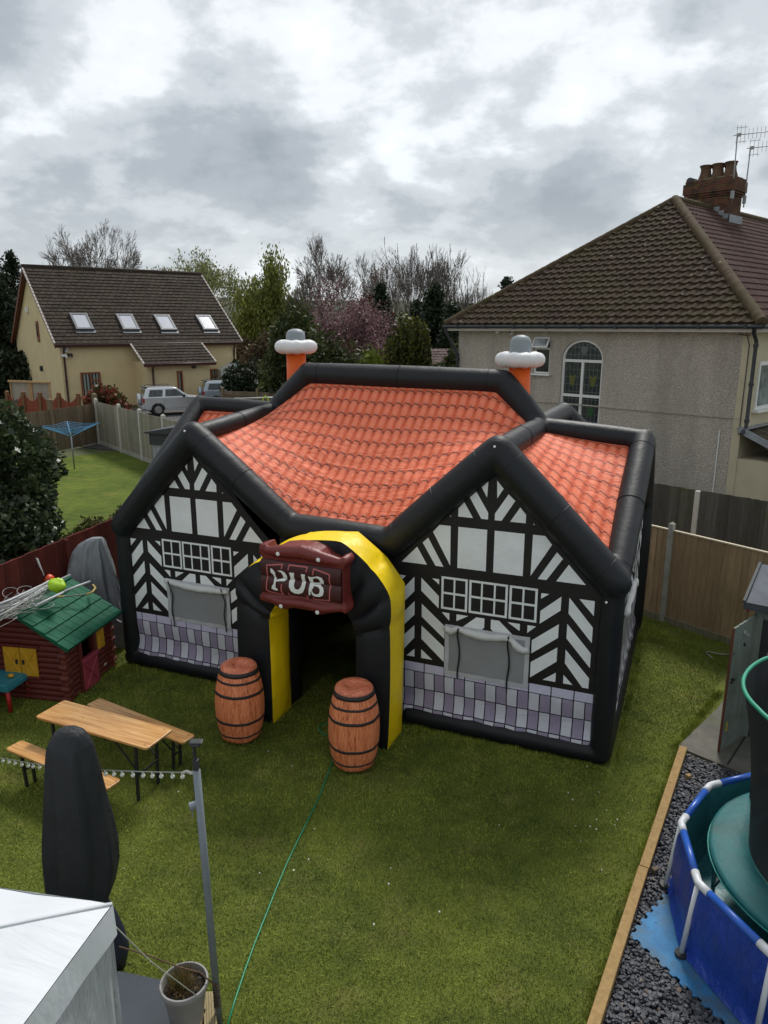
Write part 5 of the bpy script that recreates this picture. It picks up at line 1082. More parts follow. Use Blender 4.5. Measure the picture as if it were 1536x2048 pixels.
# golden fastigiate cypress: upright plumes
Yc = 32; hc = zt_(815, 627, Yc); bl = []; rr = random.Random(5)
for k in range(46):
    x = rr.uniform(-.92, .92); y = rr.uniform(-.6, .6); e_ = max(0, 1 - (abs(x) / 1.0) ** 2.6) ; top = hc * (.80 + .2 * e_ + rr.uniform(-.05, .03)) - (.35 if x < -.4 else 0); bl.append(((x, y, top * .5), (.17, .17, top * .5), 1))
bush('golden_cypress', 'upright golden green cypress of vertical plumes right of the blossom', 'tree', bl, 24000, .05, L_GOLD, 71, at0(816, Yc), vert=.75, lump=.12, shell=.3)
def conifer(label, px, ytop, Y, R0, seed, m_=L_DARK, n=60, base=.02, group='dark conifers behind the houses', H=None, name='conifer'):
    p = at0(px, Y); H = H or zt_(px, ytop, Y); rr = random.Random(seed); g = np.random.default_rng(seed); root = thing(name, label, 'tree', p, 0, group); P = []; b = MB()
    b.tube([(0, 0, 0), (0, 0, H * .5), (.05, 0, H * .97)], [H * .02, H * .014, .02], 8); b.build('trunk', M_DBARK, root, True); b = MB()
    for k in range(n):
        t_ = base + (1 - base) * (k / n) ** .9; z = H * t_; L = R0 * (1 - t_) ** .75 * rr.uniform(.7, 1.15) + .15
        for j in range(7):
            a = rr.uniform(0, 2 * math.pi); dx, dy = math.cos(a), math.sin(a); l_ = L * rr.uniform(.75, 1.1)
            b.tube([(0, 0, z), (dx * l_, dy * l_, z + l_ * .08)], [.02, .006], 3, False)
            m2_ = int(10 + l_ * 16); s_ = g.random(m2_) ** .6; P.append(np.stack([dx * l_ * s_ + g.normal(size=m2_) * .13, dy * l_ * s_ + g.normal(size=m2_) * .13, z + l_ * .12 * s_ + g.normal(size=m2_) * .14 - .05], 1))
    b.build('limbs', M_DBARK, root); P = np.concatenate(P); quads_obj('foliage', cards(P, .14 if H > 7 else .1, .45, seed), m_, root); return root
conifer('tall dark conifer at the left edge of the view, nearest the frame', -8, 478, 60, 4.2, 81, n=50); conifer('pointed dark conifer just left of the cream house gable', 37, 503, 62, 2.6, 82, n=50); conifer('broad dark conifer low behind the cream house gable', 10, 560, 58, 4.0, 83, n=40)
conifer('dark conifer between the golden cypress and the pebbledash house', 868, 570, 46, 2.0, 84, n=50); conifer('shorter dark conifer right beside the pebbledash house', 905, 605, 44, 2.0, 85, n=40); conifer('dark pointed conifer top showing over the plum blossom', 762, 566, 56, 2.0, 86, n=40)
conifer('small conifer top above the sloping roof edge of the pebbledash house', 1010, 553, 66, 2.2, 87, n=40); conifer('dim conifer at the foot of the tall bare tree', 835, 600, 52, 1.9, 88, n=36)
for k, (px, py, Y, w_, m_, lab) in enumerate(((500, 680, 60, 3.2, L_SCRUB, 'brown bramble scrub right of the cream house'), (535, 668, 56, 2.4, L_SCRUB, 'russet scrub at the foot of the weeping willow'), (915, 700, 36, 1.6, L_IVY, 'ivy bank beside the pebbledash house drainpipe'), (885, 640, 54, 3.0, L_HEDGE, 'dark thicket behind the low brown roof'),
     (600, 620, 56, 2.6, L_IVY, 'ivy clad trunk between willow and blossom'), (740, 590, 58, 2.6, L_RUST, 'red brown leaved tree above the blossom'), (950, 612, 60, 3.0, L_HEDGE, 'dark shrubs under the smallest bare tree'), (465, 640, 70, 3.4, L_IVY, 'green scrub showing just past the cream house roof'), (20, 700, 54, 3.0, L_HEDGE, 'dark evergreen shrub left of the cream house wall'))):
    h_ = zt_(px, py, Y); bush('scrub', lab, 'shrub', [((0, 0, h_ * .5), (w_ * .6, 1.2, h_ * .5), 2), ((w_ * .5, 0, h_ * .38), (w_ * .5, 1.2, h_ * .4), 1), ((-w_ * .5, 0, h_ * .4), (w_ * .5, 1.2, h_ * .4), 1)], 5200, .11, m_, 90 + k, at0(px, Y), shell=.5)
# far wood on the hillside
g = np.random.default_rng(77); n = 26000; X = g.uniform(-110, 90, n); Yf = g.uniform(84, 112, n); top = 4.2 + 1.5 * np.array([mnoise.noise((x * .08, 3, 0)) + .6 * mnoise.noise((x * .3, 7, 0)) for x in X]); Z = g.random(n) ** .7 * top
o = quads_obj('far_wood', cards(np.stack([X, Yf, Z], 1), .42, .6, 5), leaf_mat('far_wood_leaf', [(.07, .07, .05), (.10, .095, .06), (.055, .065, .035), (.12, .10, .08)])); o['kind'] = 'stuff'
# holly bush overhanging the red fence
hb = Vector((-6.98, 11.9, 0)); bush('holly_bush', 'big dark green holly overhanging the red fence at the left edge', 'bush', [((.35, .2, 2.6), (1.05, 1.1, 1.15), 3), ((-.4, .2, 3.0), (1.1, 1.1, 1.0), 2), ((.75, -.2, 1.75), (.75, .9, .8), 2), ((-.5, -.6, 1.7), (1.3, 1.0, 1.1), 3), ((.2, -.9, 1.45), (.8, .7, .6), 1.5)], 46000, .042, L_HOLLY, 101, hb, asp=.62, shell=.3, lump=.22)
# red-tipped shrub by the drive
p = AT(208, 795, 34.5); p.z = 0; h_ = zt_(205, 767, 34.5); bush('photinia_shrub', 'red tipped photinia shrub in front of the cream house window', 'shrub', [((0, 0, h_ * .62), (.85, .6, h_ * .36), 2), ((.55, 0, h_ * .5), (.6, .5, h_ * .3), 1), ((-.5, 0, h_ * .55), (.5, .5, h_ * .3), 1)], 3600, .07, L_RED, 103, p, shell=.55)
# low plants on the neighbour's side of the red fence
L_BOX = leaf_mat('olive_hedge_leaf', [(.06, .075, .015), (.11, .12, .02), (.15, .12, .04)])
for k, s_ in enumerate((1.0, 2.0, 3.0, 4.1, 5.2)):
    q = rf0 + rfd * s_ + Vector((-.75 - .1 * (k % 2), .15, 0)); bush('low_hedge_plant', ['nearest', 'second', 'middle', 'fourth', 'farthest'][k] + ' clump of the low olive green hedge along the back of the red fence', 'hedge plant', [((0, 0, .75), (.62, .75, .72), 1)], 5000, .035, L_BOX, 110 + k, q, shell=.3, group='clumps of the low hedge behind the red fence')

# ================================================================== CARS
M_SILV = mat('silver_car_paint', (.58, .60, .62), .25, .04, 2, 0, 60, .55); M_TYRE = mat('tyre_rubber', (.018, .018, .018), .85); M_RIM = mat('alloy_wheel', (.38, .38, .38), .35, .05, 3, 0, 60, .7); M_TRIM = mat('black_plastic_trim', (.022, .022, .024), .6); G_CAR = glass('car_glass', (.035, .045, .045)); M_TAIL = mat('red_lamp_plastic', (.40, .012, .012), .2); M_LAMP = mat('clear_lamp_plastic', (.55, .56, .56), .15)
def suv(loc, rz, label, paint):
    r_ = thing('parked_car', label, 'car', loc, rz, 'cars parked on the drive'); w = .86; L = 3.75; b = MB()
    def archp(cx_, R_): return [(cx_ + R_ * math.cos(a), .34 + R_ * math.sin(a)) for a in [math.pi - math.pi * k / 8 for k in range(9)]]
    prof = [(.02, .42), (.0, .75), (.04, 1.02), (.3, 1.06), (1.0, 1.05), (2.55, 1.04), (2.9, 1.02), (3.4, .95), (3.66, .86), (3.75, .62), (3.72, .36), (3.42, .32)] + archp(3.02, .40)[::-1] + [(2.60, .30), (1.22, .30)] + archp(.80, .40)[::-1] + [(.38, .34)]
    b.prism(prof, 2 * w, lambda a, z, t_: (a, t_ - w, z)); body = b.build('body', paint, r_, bevel=.045)
    # cabin: lofted
    c = MB(); lo = [(.05, w - .04), (2.62, w - .04)]; zb, zt2 = 1.03, 1.62
    def ring(z, x0, x1, hw_): return [(x0, -hw_, z), (x1, -hw_, z), (x1, hw_, z), (x0, hw_, z)]
    R1, R2, R3 = ring(zb, .03, 2.68, w - .03), ring(1.55, .20, 1.95, w - .16), ring(zt2, .32, 1.75, w - .24); c.add(R1 + R2 + R3, [(0, 1, 5, 4), (1, 2, 6, 5), (2, 3, 7, 6), (3, 0, 4, 7), (4, 5, 9, 8), (5, 6, 10, 9), (6, 7, 11, 10), (7, 4, 8, 11), (8, 9, 10, 11)]); c.build('cabin', paint, r_, bevel=.03)
    def side(x0, x1, x2, x3, z0, z1, s_):  # window on the cabin flank
        q = MB()
        def yy(z): return s_ * ((w - .03) + ((w - .16) - (w - .03)) * (z - zb) / .52 + .012)
        q.poly([(x0, yy(z0), z0), (x1, yy(z0), z0), (x2, yy(z1), z1), (x3, yy(z1), z1)]); q.build('side_window', G_CAR, r_)
    for s_ in (-1, 1): side(.30, 1.08, 1.14, .42, 1.10, 1.48, s_); side(1.24, 2.38, 1.90, 1.30, 1.10, 1.49, s_)
    q = MB(); q.poly([(.075 - .01, -.68, 1.12), (.175 - .01, -.60, 1.48), (.175 - .01, .60, 1.48), (.075 - .01, .68, 1.12)]); q.build('rear_window', G_CAR, r_)
    q = MB(); q.poly([(2.62 + .015, -.70, 1.09), (2.62 + .015, .70, 1.09), (2.03, .60, 1.50), (2.03, -.60, 1.50)]); q.build('windscreen', G_CAR, r_)
    for x in (.80, 3.02):
        for s_ in (-1, 1):
            q = MB(); pr_ = [(.20, -.10), (.32, -.10), (.34, -.06), (.34, .06), (.32, .10), (.20, .10)]; q.lathe([(a, z) for a, z in pr_], 20); q.v = [(x + v[0], s_ * (w - .10) + v[2], .34 + v[1]) for v in q.v]; wh = q.build('wheel', M_TYRE, r_, True)
            q = MB(); q.lathe([(.21, -.02), (.21, .04), (.17, .05), (.15, .03), (.05, .03), (.04, .05), (.001, .05)], 20)
            for k in range(5): a = 2 * math.pi * k / 5; q.beam((.04 * math.cos(a), .04 * math.sin(a), .05), (.17 * math.cos(a), .17 * math.sin(a), .055), .05, .02)
            q.v = [(x + v[0], s_ * (w - .03 + v[2]), .34 + v[1]) for v in q.v]; q.build('rim', M_RIM, wh)
    q = MB(); q.tube([(-.02, .05, .92), (-.20, .05, .92)], .33, 22); q.build('spare_wheel_cover', paint, r_, True, auto=40).modifiers.new('b', 'BEVEL').width = .03
    for s_ in (-1, 1): q = MB(); q.box((.03, s_ * (w - .10), .90), (.10, .22, .26)); q.build('tail_light', M_TAIL, r_, bevel=.02)
    for s_ in (-1, 1): q = MB(); q.box((3.64, s_ * (w - .16), .78), (.18, .28, .14)); q.build('headlight', M_LAMP, r_, bevel=.03)
    q = MB(); q.box((0, 0, .50), (.14, 1.7, .22)); q.build('rear_bumper', paint, r_, bevel=.04)
    for s_ in (-1, 1): q = MB(); q.tube([(.35, s_ * .56, 1.66), (.5, s_ * .56, 1.70), (1.6, s_ * .56, 1.70), (1.75, s_ * .56, 1.65)], .018, 6); q.build('roof_rail', M_TRIM, r_)
    q = MB(); q.box((.22, 0, 1.63), (.25, 1.25, .04)); q.build('rear_spoiler', M_TRIM, r_, bevel=.015)
    for s_ in (-1, 1):
        q = MB(); q.box((2.30, s_ * (w + .06), 1.12), (.12, .18, .13)); q.build('door_mirror', M_TRIM, r_, bevel=.02)
        q = MB()
        for x in (1.16, 2.52): q.box((x, s_ * (w + .0005), .72), (.012, .006, .62))
        q.box((1.85, s_ * (w + .0005), .42), (1.3, .006, .012)); q.build('door_seam', M_TRIM, r_)
        q = MB(); q.box((1.32, s_ * (w + .01), .90), (.16, .03, .03)); q.build('door_handle', paint, r_)
    return r_
cw_ = GR(318, 832); cyw = R(27); off_ = Vector((math.cos(cyw) * .80 + math.sin(cyw) * .86, math.sin(cyw) * .80 - math.cos(cyw) * .86, 0)); off_ = Vector((math.cos(cyw) * .80 - math.sin(cyw) * -.86, math.sin(cyw) * .80 + math.cos(cyw) * -.86, 0))
suv(cw_ - off_, cyw, 'silver short wheelbase off-roader with spare wheel on its back door', M_SILV)
p2 = GR(425, 812); M_SILV2 = mat('pale_blue_silver_paint', (.40, .46, .50), .3, .04, 2, 0, 60, .5)
suv(Vector((p2.x - .6, p2.y - .2, 0)), R(20), 'pale silver car half hidden behind the low fence by the porch', M_SILV2)
# ================================================================== LEFT GARDEN
# rotary clothes dryer
p = GR(149, 938); zt2 = AT(149, 866, p.y).z; dr = thing('rotary_dryer', 'rotary clothes dryer with blue lines standing on the neighbouring lawn', 'clothes dryer', p)
M_GALV = mat('galvanised_steel', (.30, .32, .34), .45, .12, 4, 0, 60, .7); M_BLUEL = mat('blue_line_cord', (.08, .27, .46), .6)
b = MB(); b.tube([(0, 0, 0), (0, 0, zt2)], .028, 8); b.build('pole', M_GALV, dr, True)
b = MB(); ends = []
for k in range(4): a = R(28) + k * math.pi / 2; e_ = (math.cos(a) * 1.0, math.sin(a) * 1.0, zt2 + .30); ends.append(Vector(e_)); b.tube([(0, 0, zt2 - .12), e_], .016, 6)
b.build('arms', M_BLUEL, dr); b = MB(); hub = Vector((0, 0, zt2 - .12))
for q in range(7):
    f_ = .35 + .65 * q / 6
    for k in range(4): p0, p1 = hub.lerp(ends[k], f_), hub.lerp(ends[(k + 1) % 4], f_); md = (p0 + p1) / 2 - Vector((0, 0, .05)); b.tube([p0, md, p1], .010, 4, False)
b.build('washing_line', M_BLUEL, dr)
# grey plastic garden shed behind the left gable
p = AT(303, 866, 19.8); ps = thing('plastic_shed', 'grey plastic garden shed with a dark lid roof behind the left gable of the pub', 'shed', (p.x + .0, p.y, 0), R(-16)); zt3 = p.z
M_PSH = mat('light_grey_plastic', (.30, .31, .34), .6, .05, 3); M_PSD = mat('dark_grey_plastic', (.035, .038, .045), .55, .1)
b = MB(); b.box((.9, .6, zt3 / 2 - .1), (1.8, 1.2, zt3 - .2))
for k in range(10): b.box((.09 + k * .18, -.002, zt3 / 2 - .1), (.012, .012, zt3 - .3)); b.box((-.002, .06 + k * .12, zt3 / 2 - .1), (.012, .012, zt3 - .3))
b.build('shed_body', M_PSH, ps); b = MB(); b.box((.9, -.03, zt3 - .16), (1.9, .04, .30)); b.box((-.03, .6, zt3 - .16), (.04, 1.3, .30)); b.box((.45, -.055, zt3 - .13), (.6, .02, .10)); b.build('dark_band', M_PSD, ps)
b = MB(); b.prism([(-.15, zt3), (1.95, zt3), (1.95, zt3 + .04), (.9, zt3 + .22), (-.15, zt3 + .04)], 1.6, lambda a, z, t_: (a, -.15 + t_, z)); b.build('shed_roof', M_PSD, ps, bevel=.01)
# white goal frame beyond the pub
p0 = AT(470, 797, 27.5); p1 = AT(566, 794, 27.5); gl = thing('football_goal', 'white goal frame showing over the pub roof in front of the low fence', 'goal', (p0.x, p0.y, 0)); M_WHP = mat('white_painted_tube', (.62, .62, .62), .4)
b = MB(); w_ = p1.x - p0.x; b.tube([(0, 0, 0), (0, 0, p0.z), (w_, 0, p1.z), (w_, 0, 0)], .045, 8); b.build('goal_tube', M_WHP, gl, True)
b = MB(); c_ = AT(532, 803, 27.5); pts = [(c_.x - p0.x + .11 * math.cos(a), -.06, c_.z + .2 * math.sin(a)) for a in [2 * math.pi * k / 14 for k in range(15)]]; b.tube(pts, .022, 5); b.build('yellow_loop', mat('fluorescent_cord', (.50, .68, .05), .5), gl)

# ---- log cabin playhouse
C0 = GR(138, 1405); B0 = GR(225, 1333); s_dir = (B0 - C0); pw_len = s_dir.length; pyaw = math.atan2(s_dir.y, s_dir.x)
PH = thing('playhouse', 'maroon plastic log cabin playhouse with green shingle roof and yellow shutters', 'playhouse', C0, pyaw)
PHP = Plane(C0.x, C0.y, pyaw); WP = 1.30   # x along the door wall (away), y>0 to the left (gable wall)
GW = Plane(C0.x, C0.y, pyaw + math.pi / 2)
M_LOG = mat('maroon_log_plastic', (.125, .022, .016), .55, .12, 4, .1, 40); M_LOGE = mat('maroon_log_end', (.16, .035, .025), .55, .15, 6); M_GRN = mat('green_plastic_roof', (.008, .105, .055), .72, .10, 4, .15, 50, dirt=((.03, .12, .08), 5, .4), spec=.25); M_YP = mat('yellow_plastic', (.62, .33, .02), .5, .08); M_PINK = mat('faded_red_plastic', (.38, .055, .085), .55, .12, 3)
eh = .90; n = 11; lh = eh / n
b = MB(); ds, de = .30, .66   # door opening along x
def logrow(x0, x1, y, z, axis=0):
    k = 8; pr = [(.035 * math.cos(a), lh * .5 * math.sin(a)) for a in [-math.pi / 2 + math.pi * i / k for i in range(k + 1)]]
    for (d0_, z0_), (d1_, z1_) in zip(pr[:-1], pr[1:]):
        if axis == 0: b.poly([(x0, y - d0_, z + z0_), (x1, y - d0_, z + z0_), (x1, y - d1_, z + z1_), (x0, y - d1_, z + z1_)])
        else: b.poly([(y - d0_, x0, z + z0_), (y - d1_, x0, z + z1_), (y - d1_, x1, z + z1_), (y - d0_, x1, z + z0_)])
for j in range(n):
    z = lh * (j + .5); logrow(0, ds, 0, z); logrow(de, pw_len, 0, z); logrow(0, WP, 0, z, 1)
b.box((ds / 2, .03, eh / 2), (ds, .05, eh)); b.box(((de + pw_len) / 2, .03, eh / 2), (pw_len - de, .05, eh)); b.box((.03, WP / 2, eh / 2), (.05, WP, eh)); b.box((pw_len - .03, WP / 2, eh / 2), (.05, WP, eh)); b.box((pw_len / 2, WP - .03, eh / 2), (pw_len, .05, eh)); b.box((ds + .18, .03, eh - .05), (.36, .06, .1))
rise = .40
for x in (-.0, pw_len):
    b.prism([(0, eh), (WP, eh), (WP / 2, eh + rise)], .05, lambda a, z, t_, x=x: (x + (t_ if x == 0 else -t_), a, z))
for j in range(4): z = eh + lh * (j + .5); e_ = WP / 2 * (z - eh) / rise; logrow(e_ + .02, WP - e_ - .02, 0, z, 1)
b.build('wall', M_LOG, PH, auto=40)
for cx_, cy_ in ((0, 0), (pw_len, 0), (0, WP)):
    b = MB()
    for j in range(n):
        z = lh * (j + .5)
        if j % 2: b.tube([(cx_ - .05, cy_ - .02, z), (cx_ + .05, cy_ - .02, z)], lh * .55, 9)
        else: b.tube([(cx_ - .02, cy_ - .06, z), (cx_ - .02, cy_ + .05, z)], lh * .55, 9)
    b.build('log_corner', M_LOGE, PH, True, auto=40)
# door frame, half door, shutters
b = MB(); b.box((ds - .0, -.03, eh / 2), (.06, .07, eh)); b.box((de, -.03, eh / 2), (.06, .07, eh)); b.build('door_frame', M_LOG, PH, bevel=.01)
b = MB(); b.box(((ds + de) / 2, -.06, .24), (de - ds, .035, .44)); dw = (ds + de) / 2
b.beam((ds + .03, -.085, .06), (de - .03, -.085, .42), .02, .03); b.beam((ds + .03, -.087, .42), (de - .03, -.087, .06), .02, .03); b.box((dw, -.07, .475), (de - ds + .03, .07, .05)); b.build('half_door', M_PINK, PH, bevel=.008)
def shutter(x0, x1, z0, z1, plane):
    b = MB(); f = (lambda a, z, o: (a, -.045 - o, z)) if plane == 0 else (lambda a, z, o: (-.045 - o, a, z))
    def bx(a0, a1, c0, c1, o, t_):
        P0 = Vector(f((a0 + a1) / 2, (c0 + c1) / 2, o)); b.box(P0, (a1 - a0, t_, c1 - c0) if plane == 0 else (t_, a1 - a0, c1 - c0))
    bx(x0, x1, z0, z1, 0, .025)
    A_, B_ = f(x0 + .015, z0 + .02, .014), f(x1 - .015, z1 - .02, .014); b.beam(A_, B_, .015, .022)
    A_, B_ = f(x0 + .015, z1 - .02, .016), f(x1 - .015, z0 + .02, .016); b.beam(A_, B_, .015, .022)
    return b.build('shutter', M_YP, PH, bevel=.006)
gx0 = GW.sz(78, 1315)[0]; gx1 = GW.sz(13, 1315)[0]; gz1 = GW.sz(45, 1292)[1]; gz0 = GW.sz(45, 1347)[1]; gm = (gx0 + gx1) / 2
s1_ = shutter(gx0, gm - .006, gz0, gz1, 1); s2_ = shutter(gm + .006, gx1, gz0, gz1, 1)
for q in (gm - .05, gm + .05): b = MB(); b.box((-.065, q, (gz0 + gz1) / 2), (.02, .03, .07)); b.build('shutter_knob', M_TRIM, PH, bevel=.006)
b = MB(); b.box((-.045, gm, gz1 + .02), (.04, gx1 - gx0 + .08, .035)); b.box((-.045, gm, gz0 - .02), (.04, gx1 - gx0 + .08, .035)); b.build('window_frame', M_LOG, PH, bevel=.006)
wx0 = PHP.sz(187, 1275)[0]; wx1 = PHP.sz(202, 1275)[0]; shutter(wx0, wx1, PHP.sz(190, 1300)[1], PHP.sz(190, 1250)[1], 0)
b = MB(); x_, z_1 = PHP.sz(205, 1328); b.box((x_, -.045, z_1), (.07, .01, .03)); b.build('maker_plate', mat('worn_cream_plastic', (.40, .34, .2), .6), PH)
# roof with stepped shingles
ovx, ovy = .13, .16
for sgn, nm in ((1, 'roof'), (-1, 'roof')):
    b = MB(); tz = rise / (WP / 2); L_ = math.hypot(WP / 2 + ovy, rise + ovy * tz); ang = math.atan2(rise, WP / 2)
    if sgn > 0: O = Vector((-ovx, -ovy, eh - ovy * tz + .03)); ux = Vector((1, 0, 0)); uy = Vector((0, math.cos(ang), math.sin(ang)))
    else: O = Vector((pw_len + ovx, WP + ovy, eh - ovy * tz + .03)); ux = Vector((-1, 0, 0)); uy = Vector((0, -math.cos(ang), math.sin(ang)))
    un2 = ux.cross(uy); rows_ = 5; RL_ = pw_len + 2 * ovx; ncol = 9; rh = L_ / rows_; cwid = RL_ / ncol
    for j in range(rows_):
        lft = [0, .006][j % 2]
        for k in range(ncol + (j % 2)):
            a0 = max(0, (k - .5 * (j % 2)) * cwid); a1 = min(RL_, (k + 1 - .5 * (j % 2)) * cwid); g_ = .004
            P4 = [O + ux * (a0 + g_) + uy * (j * rh) + un2 * .032, O + ux * (a1 - g_) + uy * (j * rh) + un2 * .032, O + ux * (a1 - g_) + uy * ((j + 1) * rh) + un2 * .012, O + ux * (a0 + g_) + uy * ((j + 1) * rh) + un2 * .012]
            D4 = [O + ux * (a0 + g_) + uy * (j * rh) - un2 * .005, O + ux * (a1 - g_) + uy * (j * rh) - un2 * .005, O + ux * (a1 - g_) + uy * ((j + 1) * rh) - un2 * .005, O + ux * (a0 + g_) + uy * ((j + 1) * rh) - un2 * .005]
            b.add(P4 + D4, [(0, 1, 2, 3), (4, 5, 1, 0), (5, 6, 2, 1), (7, 4, 0, 3)])
    b.add([O - un2 * .025, O + ux * RL_ - un2 * .025, O + ux * RL_ + uy * L_ - un2 * .025, O + uy * L_ - un2 * .025, O + un2 * .004, O + ux * RL_ + un2 * .004, O + ux * RL_ + uy * L_ + un2 * .004, O + uy * L_ + un2 * .004], [(3, 2, 1, 0), (4, 5, 6, 7), (0, 1, 5, 4), (1, 2, 6, 5), (2, 3, 7, 6), (3, 0, 4, 7)])
    b.build(nm, M_GRN, PH)
b = MB(); b.beam((-ovx, WP / 2, eh + rise + .045), (pw_len + ovx, WP / 2, eh + rise + .045), .09, .04); b.build('roof_ridge', M_GRN, PH, bevel=.012)
PHM = Matrix.Translation(C0) @ Matrix.Rotation(pyaw, 4, 'Z')
def phw(x, y, z): return PHM @ Vector((x, y, z))
def roofz(y): return eh + rise * (1 - abs(y - WP / 2) / (WP / 2)) + .06
# bundle of collapsed goal poles and netting lying on the roof
def RP(px, py, z): return GR(px, py, z)
gb = thing('goal_bundle', 'bundle of pale goal tubes and grey netting lying over the playhouse roof', 'goal parts', RP(60, 1215, 1.35)); o0 = gb.location.copy()
def T(pts): return [Vector(p) - o0 for p in pts]
M_NET = mat('grey_netting', (.33, .33, .31), .8, .15); M_TUBE = mat('grey_white_tube', (.50, .51, .53), .45, .08)
zr_ = 1.40
for k, pts in enumerate(([(-30, 1228), (40, 1196), (98, 1162)], [(-30, 1238), (45, 1202), (105, 1166)], [(-10, 1222), (60, 1186), (140, 1150)], [(-30, 1248), (30, 1214), (92, 1178)], [(-30, 1218), (20, 1200), (84, 1170)], [(70, 1212), (105, 1195), (128, 1184)], [(128, 1183), (155, 1172), (180, 1163)])):
    b = MB(); b.tube(T([RP(x, y, zr_ + .01 * k + (.04 if k > 4 else 0)) for x, y in pts]), .016, 8); b.build('tube', M_TUBE if k not in (2, 3) else mat('dull_pole', (.26, .27, .27), .5), gb, True)
rr = random.Random(12); b = MB()
for k in range(80):
    x0 = rr.uniform(-40, 60); y0 = 1226 - x0 * .40 + rr.gauss(0, 8); pts = []; a = -.40 + rr.gauss(0, .10)
    for j in range(6): pts.append(RP(x0, y0, zr_ + rr.uniform(.0, .05))); x0 += 13 * math.cos(a) + rr.gauss(0, 1.5); y0 += 13 * math.sin(a) + rr.gauss(0, 1.6); a += rr.gauss(0, .12)
    b.tube(T(pts), .0035, 3, False)
for cx_, cy_, r_, w_ in ((22, 1186, 17, 11), (52, 1182, 18, 10), (80, 1208, 28, 10)):
    b.tube(T([RP(cx_ + r_ * math.cos(a), cy_ + w_ * math.sin(a), zr_ + .03) for a in [2 * math.pi * k / 22 for k in range(20)]]), .004, 4, False)
b.build('netting', M_NET, gb)
# lime green bag
p = RP(115, 1172, 1.50); bag = MB(); bag.ball((0, 0, 0), .115, 20, (1, .8, .88)); bag.v = [tuple(Vector(v) * (1 + .42 * mnoise.noise(Vector(v) * 10 + Vector((2, 5, 1))) + .16 * mnoise.noise(Vector(v) * 30))) for v in bag.v]
o = bag.build('play_ball', mat('lime_nylon', (.38, .62, .02), .45, .08, 4, .2, 30), None, True, loc=p); tag(o, 'crumpled lime green bag on the poles over the playhouse roof', 'bag')
o.name = 'crumpled_bag'
# hockey-stick shaped handle on the roof
b = MB(); q = [RP(108, 1194, 1.33), RP(128, 1193, 1.30), RP(150, 1191, 1.27), RP(172, 1189, 1.25)]; q2 = [RP(172, 1189, 1.25), RP(185, 1184, 1.25), RP(191, 1176, 1.26), RP(186, 1170, 1.27)]
st = thing('bent_stick', 'bent stick with yellowed ends lying across the green roof tiles', 'stick', q[0]); b.tube([v - q[0] for v in q], .010, 7); b.build('shaft', mat('grey_shaft', (.13, .13, .10), .6), st, True); b = MB(); b.tube([v - q[0] for v in q2], .016, 8); b.tube([Vector((0, 0, 0)), q[1] - q[0]], .015, 8); b.build('grip', mat('yellowed_tape', (.42, .32, .10), .7), st, True)
# goal net standing by the fence with orange ball
n0_ = Vector((-6.0, 9.9, 0)); gnet = thing('goal_net', 'small goal with dark red brown net between the holly and the playhouse', 'goal', n0_)
pA, pB, pC = AT(-6, 1148, 9.9), AT(58, 1112, 10.5), AT(90, 1160, 10.7); pD = AT(74, 1118, 10.55)
b = MB(); b.tube([pA - n0_, AT(28, 1130, 10.2) - n0_, pB - n0_], .017, 8); b.tube([pD - n0_, pC - n0_, Vector((pC.x + .05, pC.y, .02)) - n0_], .017, 8); b.tube([pA - n0_, Vector((pA.x, pA.y, .02)) - n0_], .017, 8); b.tube([pB - n0_, pD - n0_], .015, 8); b.build('goal_tube', mat('worn_white_tube', (.55, .55, .54), .5, .1), gnet, True)
b = MB(); cA, cB, cC, cD = pA - n0_, pB - n0_ + Vector((.03, 0, 0)), Vector((pC.x, pC.y + .1, .1)) - n0_, Vector((pA.x + .1, pA.y + .6, .1)) - n0_
for k in range(30):
    t_ = k / 29; b.tube([cA.lerp(cB, t_), (cA.lerp(cB, t_) + cD.lerp(cC, t_)) / 2 + Vector((.02, .12, -.05)), cD.lerp(cC, t_)], .003, 3, False); b.tube([cA.lerp(cD, t_), (cA.lerp(cD, t_) + cB.lerp(cC, t_)) / 2 + Vector((0, .12, -.05)), cB.lerp(cC, t_)], .003, 3, False)
b.build('net', mat('dark_net_cord', (.05, .02, .018), .8), gnet)
p = AT(97, 1160, 10.75); b = MB(); b.ball((0, 0, 0), .095, 18); o = b.build('ball', mat('orange_red_ball', (.72, .08, .02), .4), None, True, loc=p); tag(o, 'orange red ball caught at the corner of the goal net', 'ball')
